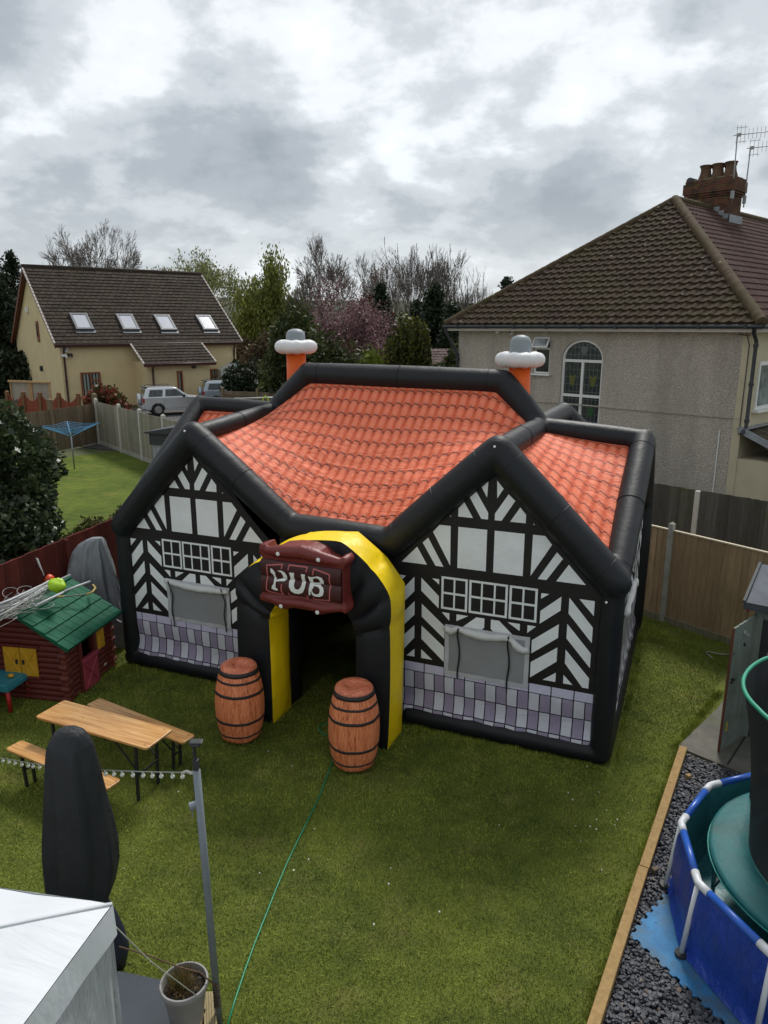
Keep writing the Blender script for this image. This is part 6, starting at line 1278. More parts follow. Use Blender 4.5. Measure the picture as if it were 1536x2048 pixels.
# grey fitted cover
def outline_loft(name, label, cat, Y, st, depth, m_, folds=0, fr_=9, seed=0, parts=None, yfn=None, zsquash=None):
    """st: (py, xl, xr) stations from top down at distance Y: a hanging cloth of real depth"""
    P_ = [(AT(xl, py, Y), AT(xr, py, Y)) for py, xl, xr in st]; base = (P_[-1][0] + P_[-1][1]) / 2; base.z = 0
    root = thing(name, label, cat, base); S_ = []
    for i in range(len(P_) - 1):
        k = 5
        for j in range(k): S_.append((P_[i][0].lerp(P_[i + 1][0], j / k), P_[i][1].lerp(P_[i + 1][1], j / k)))
    S_.append(P_[-1]); b = MB(); n = 64; zt_m, zb_m = S_[0][0].z, S_[-1][0].z
    for i, (l, r) in enumerate(S_):
        c_ = (l + r) / 2 - base; hw_ = (r.x - l.x) / 2; t_ = i / (len(S_) - 1)
        for k in range(n):
            a = 2 * math.pi * k / n; f_ = 1 + folds * t_ ** .7 * (.6 * math.sin(fr_ * a + 2.5 * t_ + seed) + .4 * math.sin((fr_ * 2 - 1) * a + seed * 2 - 3 * t_)) + folds * .5 * mnoise.noise((math.cos(a) * 1.5, math.sin(a) * 1.5, t_ * 4 + seed))
            dy = hw_ * depth; b.v.append((c_.x + hw_ * math.cos(a) * (f_ if abs(math.sin(a)) > .4 else 1 + (f_ - 1) * .4), c_.y + dy * math.sin(a) * f_, c_.z))
    for i in range(len(S_) - 1):
        for k in range(n): b.f.append((i * n + k, (i + 1) * n + k, (i + 1) * n + (k + 1) % n, i * n + (k + 1) % n)); b.mi.append(0)
    b.f.append(tuple(range(n))); b.mi.append(0)
    return root, b
t = NT('silver_grey_cover'); M_COV = t.fin(t.ramp(t.noise(2.5, 6, .65, t.map((1, 1, .5))), [(.3, (.17, .18, .19)), (.7, (.30, .315, .335))]), .5, t.bump(t.noise(4, 5, .6, t.map((3, 3, .5)), 1), .9, .05, t.bump(t.noise(26, 4, .6), .3, .01)), spec=.4)
root, b = outline_loft('fabric_cover', 'silver grey fabric cover draped over something tall beside the red fence', 'cover', 11.0, [(1075, 183, 205), (1079, 172, 208), (1088, 158, 211), (1105, 145, 216), (1130, 138, 223), (1160, 135, 232), (1190, 136, 240), (1220, 140, 246), (1260, 160, 250), (1298, 178, 250)], .55, M_COV, .42, 9, 3)
b.build('cover_cloth', M_COV, root, True)
b = MB(); q = [AT(203, 1076, 10.85), AT(214, 1105, 10.83), AT(226, 1140, 10.8), AT(238, 1165, 10.8)]; b.tube([v - root.location for v in q], .012, 6); b.build('piping', M_COV, root, True)
b = MB(); q = [AT(x, y, 10.72) for x, y in ((222, 1228), (232, 1232), (244, 1226), (249, 1238), (243, 1246), (232, 1240))]; b.tube([v - root.location for v in q], .022, 7); b.build('tie_cord', M_COV, root, True)
# children's table
p = GR(-14, 1430); kt = thing('play_table', 'small turquoise plastic play table with red legs at the left edge', 'play table', p, R(-12)); M_TQ = mat('turquoise_plastic', (.03, .22, .27), .5, .15, 4); M_RDP = mat('bright_red_plastic', (.50, .025, .02), .45)
a_ = GR(24, 1360, .42) - p; b = MB(); b.box((a_.x - .30, a_.y + .12, .40), (.6, .5, .035)); b.box((a_.x - .30, a_.y - .11, .355), (.6, .04, .07)); b.box((a_.x - .0, a_.y + .12, .355), (.04, .5, .07)); b.build('table_top', M_TQ, kt, bevel=.012)
for dx, dy in ((-.04, -.07), (-.55, -.07), (-.04, .32), (-.55, .32)): b = MB(); b.tube([(a_.x + dx, a_.y + dy, .33), (a_.x + dx + .01, a_.y + dy, .01)], [.030, .026], 12); b.build('leg', M_RDP, kt, True)
b = MB(); b.ball((a_.x - .10, a_.y + .1, .45), .035, 10, (1.4, 1, .8)); b.build('table_toy', M_YP, kt, True)

# ---- beer table set
t = NT('varnished_pine'); pl_v = t.map((1, 1, 1)); br = t.n('ShaderNodeTexNoise'); br.inputs['Scale'].default_value = 3; t.l(t.map((.5, 9, 1)), br.inputs['Vector']); gr_ = t.noise(14, 5, .7, t.map((.25, 3.5, 1)), .6)
c = t.ramp(t.mth('ADD', t.mth('MULTIPLY', br.outputs[0], .5), t.mth('MULTIPLY', gr_, .5)), [(.36, (.40, .18, .055)), (.5, (.58, .30, .10)), (.64, (.68, .42, .18))])
vo = t.n('ShaderNodeTexVoronoi'); vo.inputs['Scale'].default_value = 7; t.l(t.map((.8, 1.8, 1)), vo.inputs['Vector']); c = t.mix(t.ramp(vo.outputs['Distance'], [(.05, (.85,) * 3), (.14, (0, 0, 0))]), c, (.16, .055, .02))
sxx = t.n('ShaderNodeSeparateXYZ'); t.l(t.tc.outputs['Object'], sxx.inputs[0]); gp = t.ramp(t.mth('FRACT', t.mth('MULTIPLY', sxx.outputs[1], 11.0)), [(.0, (1, 1, 1)), (.03, (.35,) * 3), (.06, (1, 1, 1))]); c = t.mix(.6, c, gp, 'MULTIPLY')
M_PINE = t.fin(c, .3, t.bump(gr_, .12, .004), spec=.5); M_LEG = mat('dark_steel_leg', (.018, .022, .022), .5)
def folding(nm, lab, cat, corners, H, W_, inset=.22, group=None):
    P4 = [GR(x, y, H) for x, y in corners]; a, c2 = (P4[0] + P4[1]) / 2, (P4[2] + P4[3]) / 2; L = (c2 - a).length; yaw = math.atan2((c2 - a).y, (c2 - a).x); mid = (a + c2) / 2
    root = thing(nm, lab, cat, (mid.x, mid.y, 0), yaw, group); b = MB(); r_ = .035; pts = []
    for cx_, cy_, a0 in ((L / 2 - r_, W_ / 2 - r_, 0), (-L / 2 + r_, W_ / 2 - r_, 90), (-L / 2 + r_, -W_ / 2 + r_, 180), (L / 2 - r_, -W_ / 2 + r_, 270)):
        for k in range(5): q = R(a0 + k * 22.5); pts.append((cx_ + r_ * math.cos(q), cy_ + r_ * math.sin(q)))
    b.prism(pts[::-1], .026, lambda x, y, t_: (x, y, H - .026 + t_)); b.build('tabletop' if 'table' in cat else 'seat', M_PINE, root, bevel=.003)
    b = MB(); b.box((0, W_ / 2 - .06, H - .040), (L - .3, .03, .025)); b.box((0, -W_ / 2 + .06, H - .040), (L - .3, .03, .025)); b.build('under_batten', M_LEG, root)
    for s_ in (-1, 1):
        x = s_ * (L / 2 - inset)
        for y in (-W_ / 2 + .05, W_ / 2 - .05): b = MB(); b.beam((x, y, H - .03), (x - s_ * .03, y, .005), .028, .028); b.build('leg', M_LEG, root)
        b = MB(); b.beam((x, -W_ / 2 + .05, H - .05), (x, W_ / 2 - .05, H - .05), .025, .025); b.beam((x, -W_ / 2 + .05, H * .45), (x, W_ / 2 - .05, H * .45), .018, .018); b.beam((x - s_ * .015, -W_ / 2 + .06, H * .5), (x - s_ * .33, -W_ / 2 + .06, H - .04), .014, .014); b.beam((x - s_ * .015, W_ / 2 - .06, H * .5), (x - s_ * .33, W_ / 2 - .06, H - .04), .014, .014); b.build('brace', M_LEG, root)
    return root
folding('beer_table', 'long folding pine table with dark steel legs on the lawn', 'table', [(73, 1433), (125, 1400), (342, 1460), (298, 1495)], .72, .42, .20)
folding('beer_bench', 'folding pine bench on the far side of the table, nearer the pub', 'bench', [(174, 1409), (198, 1396), (386, 1468), (369, 1488)], .44, .205, .2, 'benches beside the folding table')
folding('beer_bench', 'folding pine bench on the near side of the table, behind the black parasol cover', 'bench', [(12, 1497), (41, 1480), (234, 1563), (220, 1575)], .44, .205, .2, 'benches beside the folding table')

# ---- covered parasol
t = NT('black_cover_cloth'); M_PC = t.fin(t.ramp(t.noise(3, 5, .6), [(.3, (.012, .014, .016)), (.7, (.022, .025, .028))]), .62, t.bump(t.noise(3, 4, .6, t.map((2, 2, .4)), .8), .7, .06, t.bump(t.noise(160, 2), .15, .004)), spec=.4)
M_NAVY = mat('navy_cloth', (.014, .018, .035), .6, .15, 3, .5, 8)
root, b = outline_loft('covered_parasol', 'closed parasol under a tall black cover in front of the wooden table', 'parasol', 4.9, [(1456, 128, 146), (1458, 118, 158), (1464, 109, 168), (1476, 102, 178), (1486, 98, 184), (1500, 97, 188), (1540, 95, 199), (1590, 94, 212), (1640, 94, 226), (1680, 94, 234), (1720, 94, 236), (1760, 95, 230), (1790, 98, 220), (1815, 110, 208)], .72, M_PC, .17, 5, 1)
b.build('cover', M_PC, root, True)
b = MB(); rl = root.location; q = [AT(x, y, 4.72) for x, y in ((98, 1486), (120, 1483), (150, 1487), (183, 1486))]
pass
b = MB(); c_ = AT(210, 1812, 4.86) - rl; b.box(c_, (.05, .03, .045)); b.build('green_tab', mat('bright_green_tape', (.03, .55, .05), .5), root)
b = MB(); sts = [(1800, 150, 216), (1830, 152, 234), (1860, 155, 248), (1895, 160, 258), (1930, 170, 252), (1965, 180, 240)]
for i, (py, xl, xr) in enumerate(sts):
    l, r = AT(xl, py, 4.85) - rl, AT(xr, py, 4.85) - rl
    for k in range(24): a = 2 * math.pi * k / 24; b.v.append(((l.x + r.x) / 2 + (r.x - l.x) / 2 * math.cos(a), (l.y + r.y) / 2 + (r.x - l.x) / 2 * .6 * math.sin(a), max(.01, l.z)))
for i in range(len(sts) - 1):
    for k in range(24): b.f.append((i * 24 + k, (i + 1) * 24 + k, (i + 1) * 24 + (k + 1) % 24, i * 24 + (k + 1) % 24)); b.mi.append(0)
b.build('lower_wrap', M_NAVY, root, True)
b = MB(); c_ = AT(200, 1950, 4.85) - rl; b.tube([(c_.x, c_.y, 0), (c_.x, c_.y, .9)], .03, 10); b.box((c_.x - .1, c_.y, .03), (.3, .3, .05)); b.build('base', M_LEG, root)

# ---- post with flood lamp, string lights, ornament
pb = GR(440, 2060); pt = AT(393, 1540, 4.22); M_PGR = mat('grey_galvanised_post', (.20, .225, .25), .5, .12, 5, .2, 60, .3)
ptv = pt - pb
post = thing('lamp_post', 'thin grey metal post with a small black solar lamp on top', 'post', (pb.x, pb.y, 0)); b = MB(); b.tube([(0, 0, 0), ptv * .5, ptv], .025, 14); b.build('pole', M_PGR, post, True)
b = MB(); b.tube([ptv, ptv + Vector((-.005, 0, .10)), ptv + Vector((.0, -.02, .18))], .012, 8); b.box(ptv + Vector((0, 0, .04)), (.035, .035, .07)); b.build('lamp_bracket', M_LEG, post)
b = MB(); b.box(ptv + Vector((.01, 0, .205)), (.085, .05, .014), Matrix.Rotation(.15, 3, 'X')); b.box(ptv + Vector((.01, -.01, .19)), (.06, .04, .02)); b.build('solar_lamp', M_LEG, post, bevel=.006)
b = MB(); b.tube([ptv * .15 + Vector((.02 * math.cos(k), .02 * math.sin(k) - .012, -.10 + .004 * k)) * 1 for k in range(60)], .006, 5); b.build('cord_binding', mat('brown_black_cord', (.07, .04, .02), .8, .5, 60), post)
a0 = pt + Vector((-.01, 0, -.02)); far = AT(0, 1499, 6.0); far2 = far + (far - a0) * .5
sl_ = thing('string_lights', 'string of small clear globe lights hung from the grey post to the left', 'string lights', a0); b = MB(); pts = []
for k in range(61): x = k / 60; q = a0.lerp(far2, x) - Vector((0, 0, .10 * math.sin(math.pi * x) - .0)); pts.append(q - a0)
b.tube(pts, .005, 5); b.build('cable', mat('grey_cable', (.16, .17, .15), .6), sl_)
M_BULB = mat('clear_bulb_plastic', (.50, .54, .45), .15, .1)
rr = random.Random(4)
for k in range(36):
    x = (k + 1.3 + rr.uniform(-.2, .2)) / 37; q = a0.lerp(far2, x) - Vector((0, 0, .10 * math.sin(math.pi * x))) - a0; b = MB(); b.ball((0, 0, -.032), .016, 10); b.tube([(0, 0, 0), (0, 0, -.02)], .008, 6); o = b.build('bulb', M_BULB, sl_, True); o.location = q
b = MB(); b.tube([Vector((0, 0, 0)), Vector((-.03, .0, -.004)), Vector((-.055, 0, .01)), Vector((-.08, 0, 0))], .010, 6); b.build('knot', mat('pale_twine', (.34, .34, .30), .8), sl_)
on = AT(386, 1612, 4.24); orn = thing('wind_ornament', 'small turquoise glass ball ornament hanging beside the grey post', 'ornament', on); b = MB(); b.tube([(0.01, 0, 0), (.02, 0, .22)], .002, 4); b.build('thread', M_LEG, orn); b = MB(); b.ball((0, 0, 0), .026, 14); b.build('glass_ball', mat('turquoise_glass', (.04, .14, .13), .12, .3, 30), orn, True); b = MB(); b.tube([(-.005, 0, -.03), (-.01, 0, -.09)], [.006, .003], 6); b.tube([(-.022, -.01, .0), (.022, .01, .005)], .028, 10, mi=0); b.build('ornament_tail', M_PGR, orn)

# ---- gazebo corner
t = NT('white_gazebo_cloth'); M_GAZ = t.fin(t.ramp(t.noise(2, 4, .6), [(.3, (.60, .63, .66)), (.7, (.70, .72, .75))]), .55, t.bump(t.noise(1.3, 4, .5, t.map((1, 3, 1), (0, 0, .5)), .8), .35, .05, t.bump(t.noise(220, 2), .1, .003)), spec=.3)
t = NT('sheer_side_cloth'); M_SHEER = t.fin(t.ramp(t.noise(3, 5, .6, t.map((3, 3, .6))), [(.3, (.42, .44, .46)), (.7, (.58, .60, .62))]), .6, t.bump(t.noise(3, 5, .6, t.map((4, 4, .6)), 1.2), .9, .06), spec=.3)
gc = GR(224, 1809, 1.9); ga = Vector((-.982, .19, 0)); gb_ = Vector((-.215, -.977, 0)); GS = 2.9
gz = thing('gazebo', 'white fabric gazebo with sheer side walls at the lower left corner', 'gazebo', (gc.x, gc.y, 0)); pk = (ga + gb_) * (GS / 2) + Vector((0, 0, 2.42)); cor = [Vector((0, 0, 1.9)), ga * GS + Vector((0, 0, 1.9)), (ga + gb_) * GS + Vector((0, 0, 1.9)), gb_ * GS + Vector((0, 0, 1.9))]
b = MB()
for i in range(4):
    A, B_ = cor[i], cor[(i + 1) % 4]; n = 24
    def fn(u, v, A=A, B_=B_):
        p = (A.lerp(B_, u)).lerp(pk, v); sag = -.07 * math.sin(math.pi * v) * math.sin(math.pi * u) * 1.2 - .02 * math.sin(math.pi * u) * (1 - v); w_ = .012 * mnoise.noise((u * 9, v * 3, i)) * (1 - v); return p + Vector((0, 0, sag + w_))
    b.grid(n, n, fn, flip=False)
b.build('canopy', M_GAZ, gz, True, auto=30)
b = MB()
for i in range(4):
    A, B_ = cor[i], cor[(i + 1) % 4]; out_n = ((A + B_) / 2 - pk); out_n.z = 0; out_n.normalize()
    b.grid(40, 4, lambda u, v, A=A, B_=B_, o=out_n: A.lerp(B_, u) + Vector((0, 0, .002 - .20 * v - .02 * math.sin(math.pi * u))) + o * (.006 + .004 * v * (1 + math.sin(u * 40))))
b.build('valance', M_GAZ, gz, True)
for i in (0, 3):
    A, B_ = cor[i], cor[(i + 1) % 4]; out_n = ((A + B_) / 2 - pk); out_n.z = 0; out_n.normalize(); b = MB()
    b.grid(90, 24, lambda u, v, A=A, B_=B_, o=out_n: A.lerp(B_, u) + Vector((0, 0, -.16 - 1.72 * v)) - o * .02 + o * (.035 * math.sin(u * 46 + 3 * v) * v ** .5 + .03 * math.sin(u * 19 - 4 * v)) * .8 * min(1, u * 12)); b.build('side_wall', M_SHEER, gz, True)
for q in cor: b = MB(); q2 = q + (Vector((pk.x, pk.y, 0)) - Vector((q.x, q.y, 0))).normalized() * .06; b.tube([(q2.x, q2.y, 0), (q2.x, q2.y, 1.88)], .016, 8); b.build('leg', M_WHP, gz)
for i, q in enumerate(cor[:1]):
    b = MB(); b.tube([q + Vector((0, 0, .004)), q.lerp(pk, .5) + Vector((0, 0, -.0)), pk], .010, 6); b.build('seam', M_GAZ, gz, True)

# ---- deck, planter, ropes
zd = .10
dk = MB(); D_ = [GR(248, 1944, zd), GR(335, 1962, zd), GR(425, 1984, zd)]; dr_ = Vector((-.10, -1, 0))
pts = [D_[0] + Vector((-1.6, .30, 0)), D_[0], D_[1], GR(398, 2000, zd), GR(352, 2100, zd) + Vector((0, -1, 0)), D_[0] + Vector((-1.6, -2, 0))]
dk.prism([(p.x, p.y) for p in pts][::-1], .10, lambda x, y, t_: (x, y, t_)); o = dk.build('patio_slab', mat('slate_grey_matting', (.050, .060, .075), .8, .15, 3, .3, 90)); tag(o, 'flat dark grey patio base under the gazebo and beside the planter', 'patio')
tb_ = thing('timber_edging', 'corner of pale grooved timber edging under the planter and post', 'edging', GR(430, 1990, .16)); o0 = tb_.location.copy(); W_PALE = wood('pale_grooved_timber', (.36, .29, .16), .2, .12)
e1_, e2_, e3_ = GR(402, 2006, .16), GR(432, 1976, .16), GR(436, 2075, .16)
b = MB()
for k in range(6): s_ = Vector((-.018 * k, -.012 * k, 0)); b.beam(e1_ + Vector((-.01, -.10, -.03)) - o0 + Vector((.02 * k - .05, .01 * k, 0)), GR(352, 2120, .16) - o0 + Vector((.022 * k - .03, .01 * k, -.03)), .017, .06)
for k in range(5): b.beam(e2_ - o0 + Vector((-.004 - .019 * k, -.03, -.025)), e3_ - o0 + Vector((-.01 - .019 * k, 0, -.025)), .016, .05)
b.build('grooved_boards', W_PALE, tb_); b = MB(); b.beam(e2_ - o0 + Vector((-.05, -.05, -.10)), e3_ - o0 + Vector((-.06, 0, -.10)), .11, .11); b.build('bearer', wood('dark_bearer', (.10, .08, .05)), tb_)
pc_ = GR(368, 1962, .48); pot = thing('planter', 'round grey plastic planter with a scruffy plant at the bottom of the view', 'planter', (pc_.x, pc_.y, .11), R(20)); hp = .37; M_POTG = mat('mottled_grey_pot', (.27, .26, .25), .6, .18, 5, .15, 50)
b = MB(); ro = .168; b.lathe([(.001, 0), (.105, 0), (.115, .02), (.150, hp - .06), (.158, hp - .045), (ro, hp - .04), (ro + .004, hp - .01), (ro, hp), (ro - .012, hp + .001), (ro - .018, hp - .02), (.145, hp - .07), (.001, hp - .07)], 40); b.build('pot', M_POTG, pot, True, auto=50)
b = MB(); b.grid(16, 16, lambda u, v: ((u - .5) * 2 * .145 * math.sqrt(1 - ((v - .5) * 2) ** 2 / 2), (v - .5) * 2 * .145 * math.sqrt(1 - ((u - .5) * 2) ** 2 / 2), hp - .06 + .018 * mnoise.noise((u * 6, v * 6, 1)))); b.build('soil', mat('potting_soil', (.022, .016, .011), .95, .6, 20, 1, 60), pot, True)
g = np.random.default_rng(9); nb = 420; V_ = []
for k in range(nb):
    a = g.uniform(0, 6.28); r_ = .07 * g.random() ** .6; cx_, cy_ = -.02 + r_ * math.cos(a), .03 + r_ * math.sin(a); h_ = g.uniform(.05, .17); lx, ly = g.normal() * .05, g.normal() * .05; w_ = .0018; q = g.uniform(0, 3.14); wx, wy = w_ * math.cos(q), w_ * math.sin(q)
    V_ += [(cx_ - wx, cy_ - wy, hp - .06), (cx_ + wx, cy_ + wy, hp - .06), (cx_ + lx + wx * .3, cy_ + ly + wy * .3, hp - .06 + h_), (cx_ + lx - wx * .3, cy_ + ly - wy * .3, hp - .06 + h_)]
quads_obj('grassy_plant', V_, leaf_mat('dry_tuft_leaf', [(.07, .10, .02), (.22, .17, .06), (.30, .20, .09)]), pot)
Pn = np.stack([g.normal(size=260) * .06, g.normal(size=260) * .06, hp - .045 + g.random(260) * .02], 1); Pn = Pn[np.hypot(Pn[:, 0], Pn[:, 1]) < .135]; quads_obj('fallen_leaves', cards(Pn, .009, .7, 4), leaf_mat('dead_leaf', [(.20, .12, .03), (.10, .06, .02), (.30, .20, .07)]), pot)
def rope(name, pts, r, m_, label, cat): 
    b = MB(); P = [Vector(p) for p in pts]; o = P[0].copy(); b.tube([p - o for p in P], r, 6); x = b.build(name, m_, None, True, loc=o); return tag(x, label, cat)
rope('guy_rope', [GR(228, 1850, 1.74), GR(236, 1858, 1.70), AT(300, 1922, 4.1), GR(398, 1995, .46)], .0035, mat('pale_nylon_cord', (.40, .42, .36), .6), 'thin pale cord running from the gazebo corner down to the planter', 'rope')
rope('bungee_rope', [AT(238, 1893, 4.3), AT(300, 1912, 4.28), AT(360, 1935, 4.27), AT(400, 1945, 4.26), AT(436, 1976, 4.24)], .0055, mat('brown_flecked_cord', (.10, .055, .03), .8, .6, 120), 'brown flecked cord slung from the gazebo to the foot of the grey post', 'rope')
rope('garden_hose', [GR(x, y, .012) for x, y in ((655, 1470), (645, 1468), (638, 1460), (641, 1450), (655, 1445), (672, 1450), (680, 1470), (676, 1500), (664, 1526), (655, 1550), (640, 1590), (620, 1632), (598, 1676), (575, 1724), (553, 1776), (531, 1832), (510, 1885), (490, 1940), (470, 2000), (452, 2060))], .0085, mat('green_hose', (.01, .22, .10), .4), 'green hose running across the lawn from the right barrel to the bottom edge', 'hose')

# ================================================================== RIGHT SIDE: shed, slate bed, pool, trampoline
shc = Vector((4.50, 8.28, 0)); shy = math.atan2(-.6, .8); SH = thing('garden_shed', 'grey green timber shed with its door standing open at the right edge', 'shed', shc, shy)
W_SHED = wood('grey_green_cladding', (.20, .225, .185), .2, .10, ((.13, .16, .08), .5)); M_FELT = mat('grey_roof_felt', (.14, .15, .17), .9, .2, 4, .5, 120); hs_ = 1.78
b = MB(); 
for j in range(16):
    z = .06 + j * (hs_ - .06) / 16 + .054; b.box((1.02, 0, z), (2.0, .018, .112), Matrix.Rotation(.06, 3, 'X')); b.box((0, .62, z), (.018, 1.24, .112)); 
b.box((2.02, .62, hs_ / 2), (.02, 1.24, hs_)); b.box((1.0, 1.25, hs_ / 2), (2.0, .02, hs_)); b.build('cladding', W_SHED, SH)
b = MB()
for x in (.035, .24): b.box((x, -.022, hs_ / 2), (.07, .022, hs_))
b.box((-.02, .03, hs_ / 2), (.022, .07, hs_)); b.build('corner_trim', W_SHED, SH)
b = MB(); b.box((.13, -.013, .82), (.12, .012, 1.55)); b.build('doorway_shade_panel', M_TRIM, SH)  # black strip over solid cladding paints the shade of the gap beside the hinge
b = MB(); zr = hs_ + .03; b.add([(-.13, -.14, zr), (2.2, -.14, zr), (2.2, .62, zr + .28), (-.13, .62, zr + .28), (2.2, 1.38, zr), (-.13, 1.38, zr)], [(0, 1, 2, 3), (3, 2, 4, 5)]); b.add([(-.13, -.14, zr - .02), (2.2, -.14, zr - .02), (2.2, .62, zr + .26), (-.13, .62, zr + .26), (2.2, 1.38, zr - .02), (-.13, 1.38, zr - .02)], [(3, 2, 1, 0), (5, 4, 2, 3)]); b.build('roof', M_FELT, SH)
b = MB(); b.box((1.03, -.15, zr - .035), (2.34, .02, .09)); b.beam((-.14, -.15, zr + .012), (-.14, .62, zr + .292), .03, .03); b.beam((-.14, .62, zr + .292), (-.14, 1.38, zr + .012), .03, .03); b.beam((-.125, -.15, zr - .05), (-.125, .62, zr + .23), .02, .09); b.build('roof_trim', mat('dark_roof_edge', (.05, .055, .06), .7), SH)
dA, dB = GR(1438, 1503, .03), GR(1482, 1470, .03); dvx = dB - dA; dl = dvx.length; dn = Vector((dvx.y, -dvx.x, 0)).normalized()
W_DOOR = wood('weathered_green_door', (.20, .235, .20), .25, .06, ((.10, .12, .07), .7)); hd_ = 1.60
door = MB(); dyaw = math.atan2(dvx.y, dvx.x)
sdm = Matrix.Rotation(-shy, 3, 'Z')
def shl(p): return sdm @ (Vector(p) - shc)
mid = (dA + dB) / 2; nb_ = 5
for k in range(nb_): p = dA.lerp(dB, (k + .5) / nb_); door.box(shl((p.x, p.y, .03 + hd_ / 2)), (dl / nb_ - .003, .022, hd_ + .012 * k), Matrix.Rotation(dyaw - shy, 3, 'Z'))
do = door.build('door', W_DOOR, SH)
b = MB(); p = dA - dvx.normalized() * .012; b.box(shl((p.x, p.y, .03 + hd_ / 2)), (.010, .03, hd_), Matrix.Rotation(dyaw - shy, 3, 'Z')); b.build('door_edge', wood('red_brown_edge', (.14, .055, .035)), do)
DP = Plane(dA.x, dA.y, dyaw)
def dpt(px, py, v=-.02): s_, z = DP.sz(px, py); return DP.P(s_, z, v)
M_GALB = mat('bright_galvanised', (.50, .50, .48), .4, .2, 8, 0, 60, .6)
b = MB(); p = shl(dpt(1487, 1263)); b.beam(p + Vector((-.05, -.01, .03)), p + Vector((.05, -.01, -.03)), .012, .02); b.box(p + Vector((0, -.015, 0)), (.05, .012, .05)); b.tube([p + Vector((0, -.02, .02)), p + Vector((.0, -.05, .0)), p + Vector((0, -.02, -.02))], .006, 6); b.build('hasp', M_GALB, do)
b = MB(); p = shl(dpt(1486, 1288)); b.box(p, (.02, .02, .04)); b.build('padlock', M_TRIM, do)
b = MB(); p = shl(dpt(1462, 1357)); b.box(p + Vector((0, -.012, 0)), (.06, .012, .03)); b.ball(p + Vector((0, -.02, -.035)), .018, 8); b.build('latch', M_LEG, do)
# yellow figure near the foot of the door: a 4 over a worn block
b = MB(); cS, cZ = DP.sz(1450, 1452); 
def dq(a, z): return shl(DP.P(cS + a, cZ + z, -.018))
for a0_, z0_, a1_, z1_ in ((-.018, .012, .01, .060), (.01, .060, .012, -.005), (-.02, .012, .026, .018)): b.beam(dq(a0_, z0_), dq(a1_, z1_), .006, .010)
for a0_, z0_, a1_, z1_ in ((-.02, -.05, -.02, -.012), (.0, -.055, .0, -.015), (.02, -.055, .02, -.02), (-.025, -.012, .025, -.018), (-.02, -.052, .025, -.058)): b.beam(dq(a0_, z0_), dq(a1_, z1_), .006, .010)
b.build('yellow_mark', mat('yellow_sticker', (.60, .46, .06), .6), do)
# garden tool with red handle behind the shed
p = GR(1478, 1300, .3); p = Vector((4.95, 9.75, 0)); tl = thing('garden_tool', 'long handled tool with a red grip leaning between the fence and the shed', 'tool', p); b = MB(); q0_, q1_ = AT(1491, 1262, 9.75) - p, AT(1500, 1205, 9.75) - p; b.tube([(q0_.x - .04, 0, .0), q0_, AT(1496, 1222, 9.75) - p], .012, 7); b.build('shaft', W_POST, tl); b = MB(); b.tube([AT(1496, 1222, 9.75) - p, q1_], .022, 8); b.build('grip', M_RDP, tl, True)
rope('metal_strip', [GR(x, y, .02) for x, y in ((1425, 1316), (1411, 1305), (1416, 1303), (1440, 1308), (1462, 1309))], .008, M_GALB, 'bent grey metal strip lying on the grass behind the shed door', 'metal strip')
# concrete slab
cp_ = [GR(1366, 1500), GR(1374, 1518), GR(1497, 1553)]; sb = MB(); pts = [(3.60, 8.02), (3.68, 7.90), (4.22, 7.34), (5.6, 6.1), (6.6, 7.2), (5.2, 9.6), (4.86, 9.42), (4.5, 8.95)]
M_SLAB = mat('worn_concrete', (.135, .128, .108), .92, .25, 4, .6, 40, dirt=((.09, .10, .05), 1.6, .6)); sb.prism(pts, .05, lambda x, y, t_: (x, y, -.02 + t_)); o = sb.build('concrete_path', M_SLAB); struct(o)
b = MB(); 
ck = MB(); ck.beam((4.02, 7.62, .031), (4.62, 8.35, .031), .02, .003); o = ck.build('slab_joint', M_TRIM, None); o['kind'] = 'structure'; o.name = 'path_joint'
# slate bed
TL = [Vector((3.60, 7.88, 0)), Vector((1.54, 4.30, 0))]; tdir = (TL[1] - TL[0]).normalized()
bed = [(3.64, 7.90), (4.2, 7.36), (6.5, 5.4), (6.5, 2.2), (TL[0] + tdir * 6.2).xy[:], ]
o = sheet('gravel_bed', [(3.62, 7.90), (4.2, 7.36), (6.8, 5.2), (6.8, 2.2), tuple((TL[0] + tdir * 6.4).xy)], .006, mat('slate_bed_soil', (.03, .032, .038), .95, .4, 8, 1, 40))
def inside(x, y, poly):
    c_ = False; n_ = len(poly)
    for i in range(n_):
        x0, y0 = poly[i]; x1, y1 = poly[(i + 1) % n_]
        if (y0 > y) != (y1 > y) and x < (x1 - x0) * (y - y0) / (y1 - y0) + x0: c_ = not c_
    return c_
MATP = [(2.07, 5.12), (2.68, 5.72), (3.6, 5.9), (4.2, 4.5), (3.4, 3.0), (2.66, 4.0)]
PC, PR_ = Vector((3.9, 5.0, 0)), 1.42
bedp = [(3.60, 7.86), (4.2, 7.33), (6.8, 5.2), (6.8, 2.2), tuple((TL[0] + tdir * 6.4 + Vector((.08, 0, 0))).xy)]
bb = MB(); rr = random.Random(31); cnt = 0
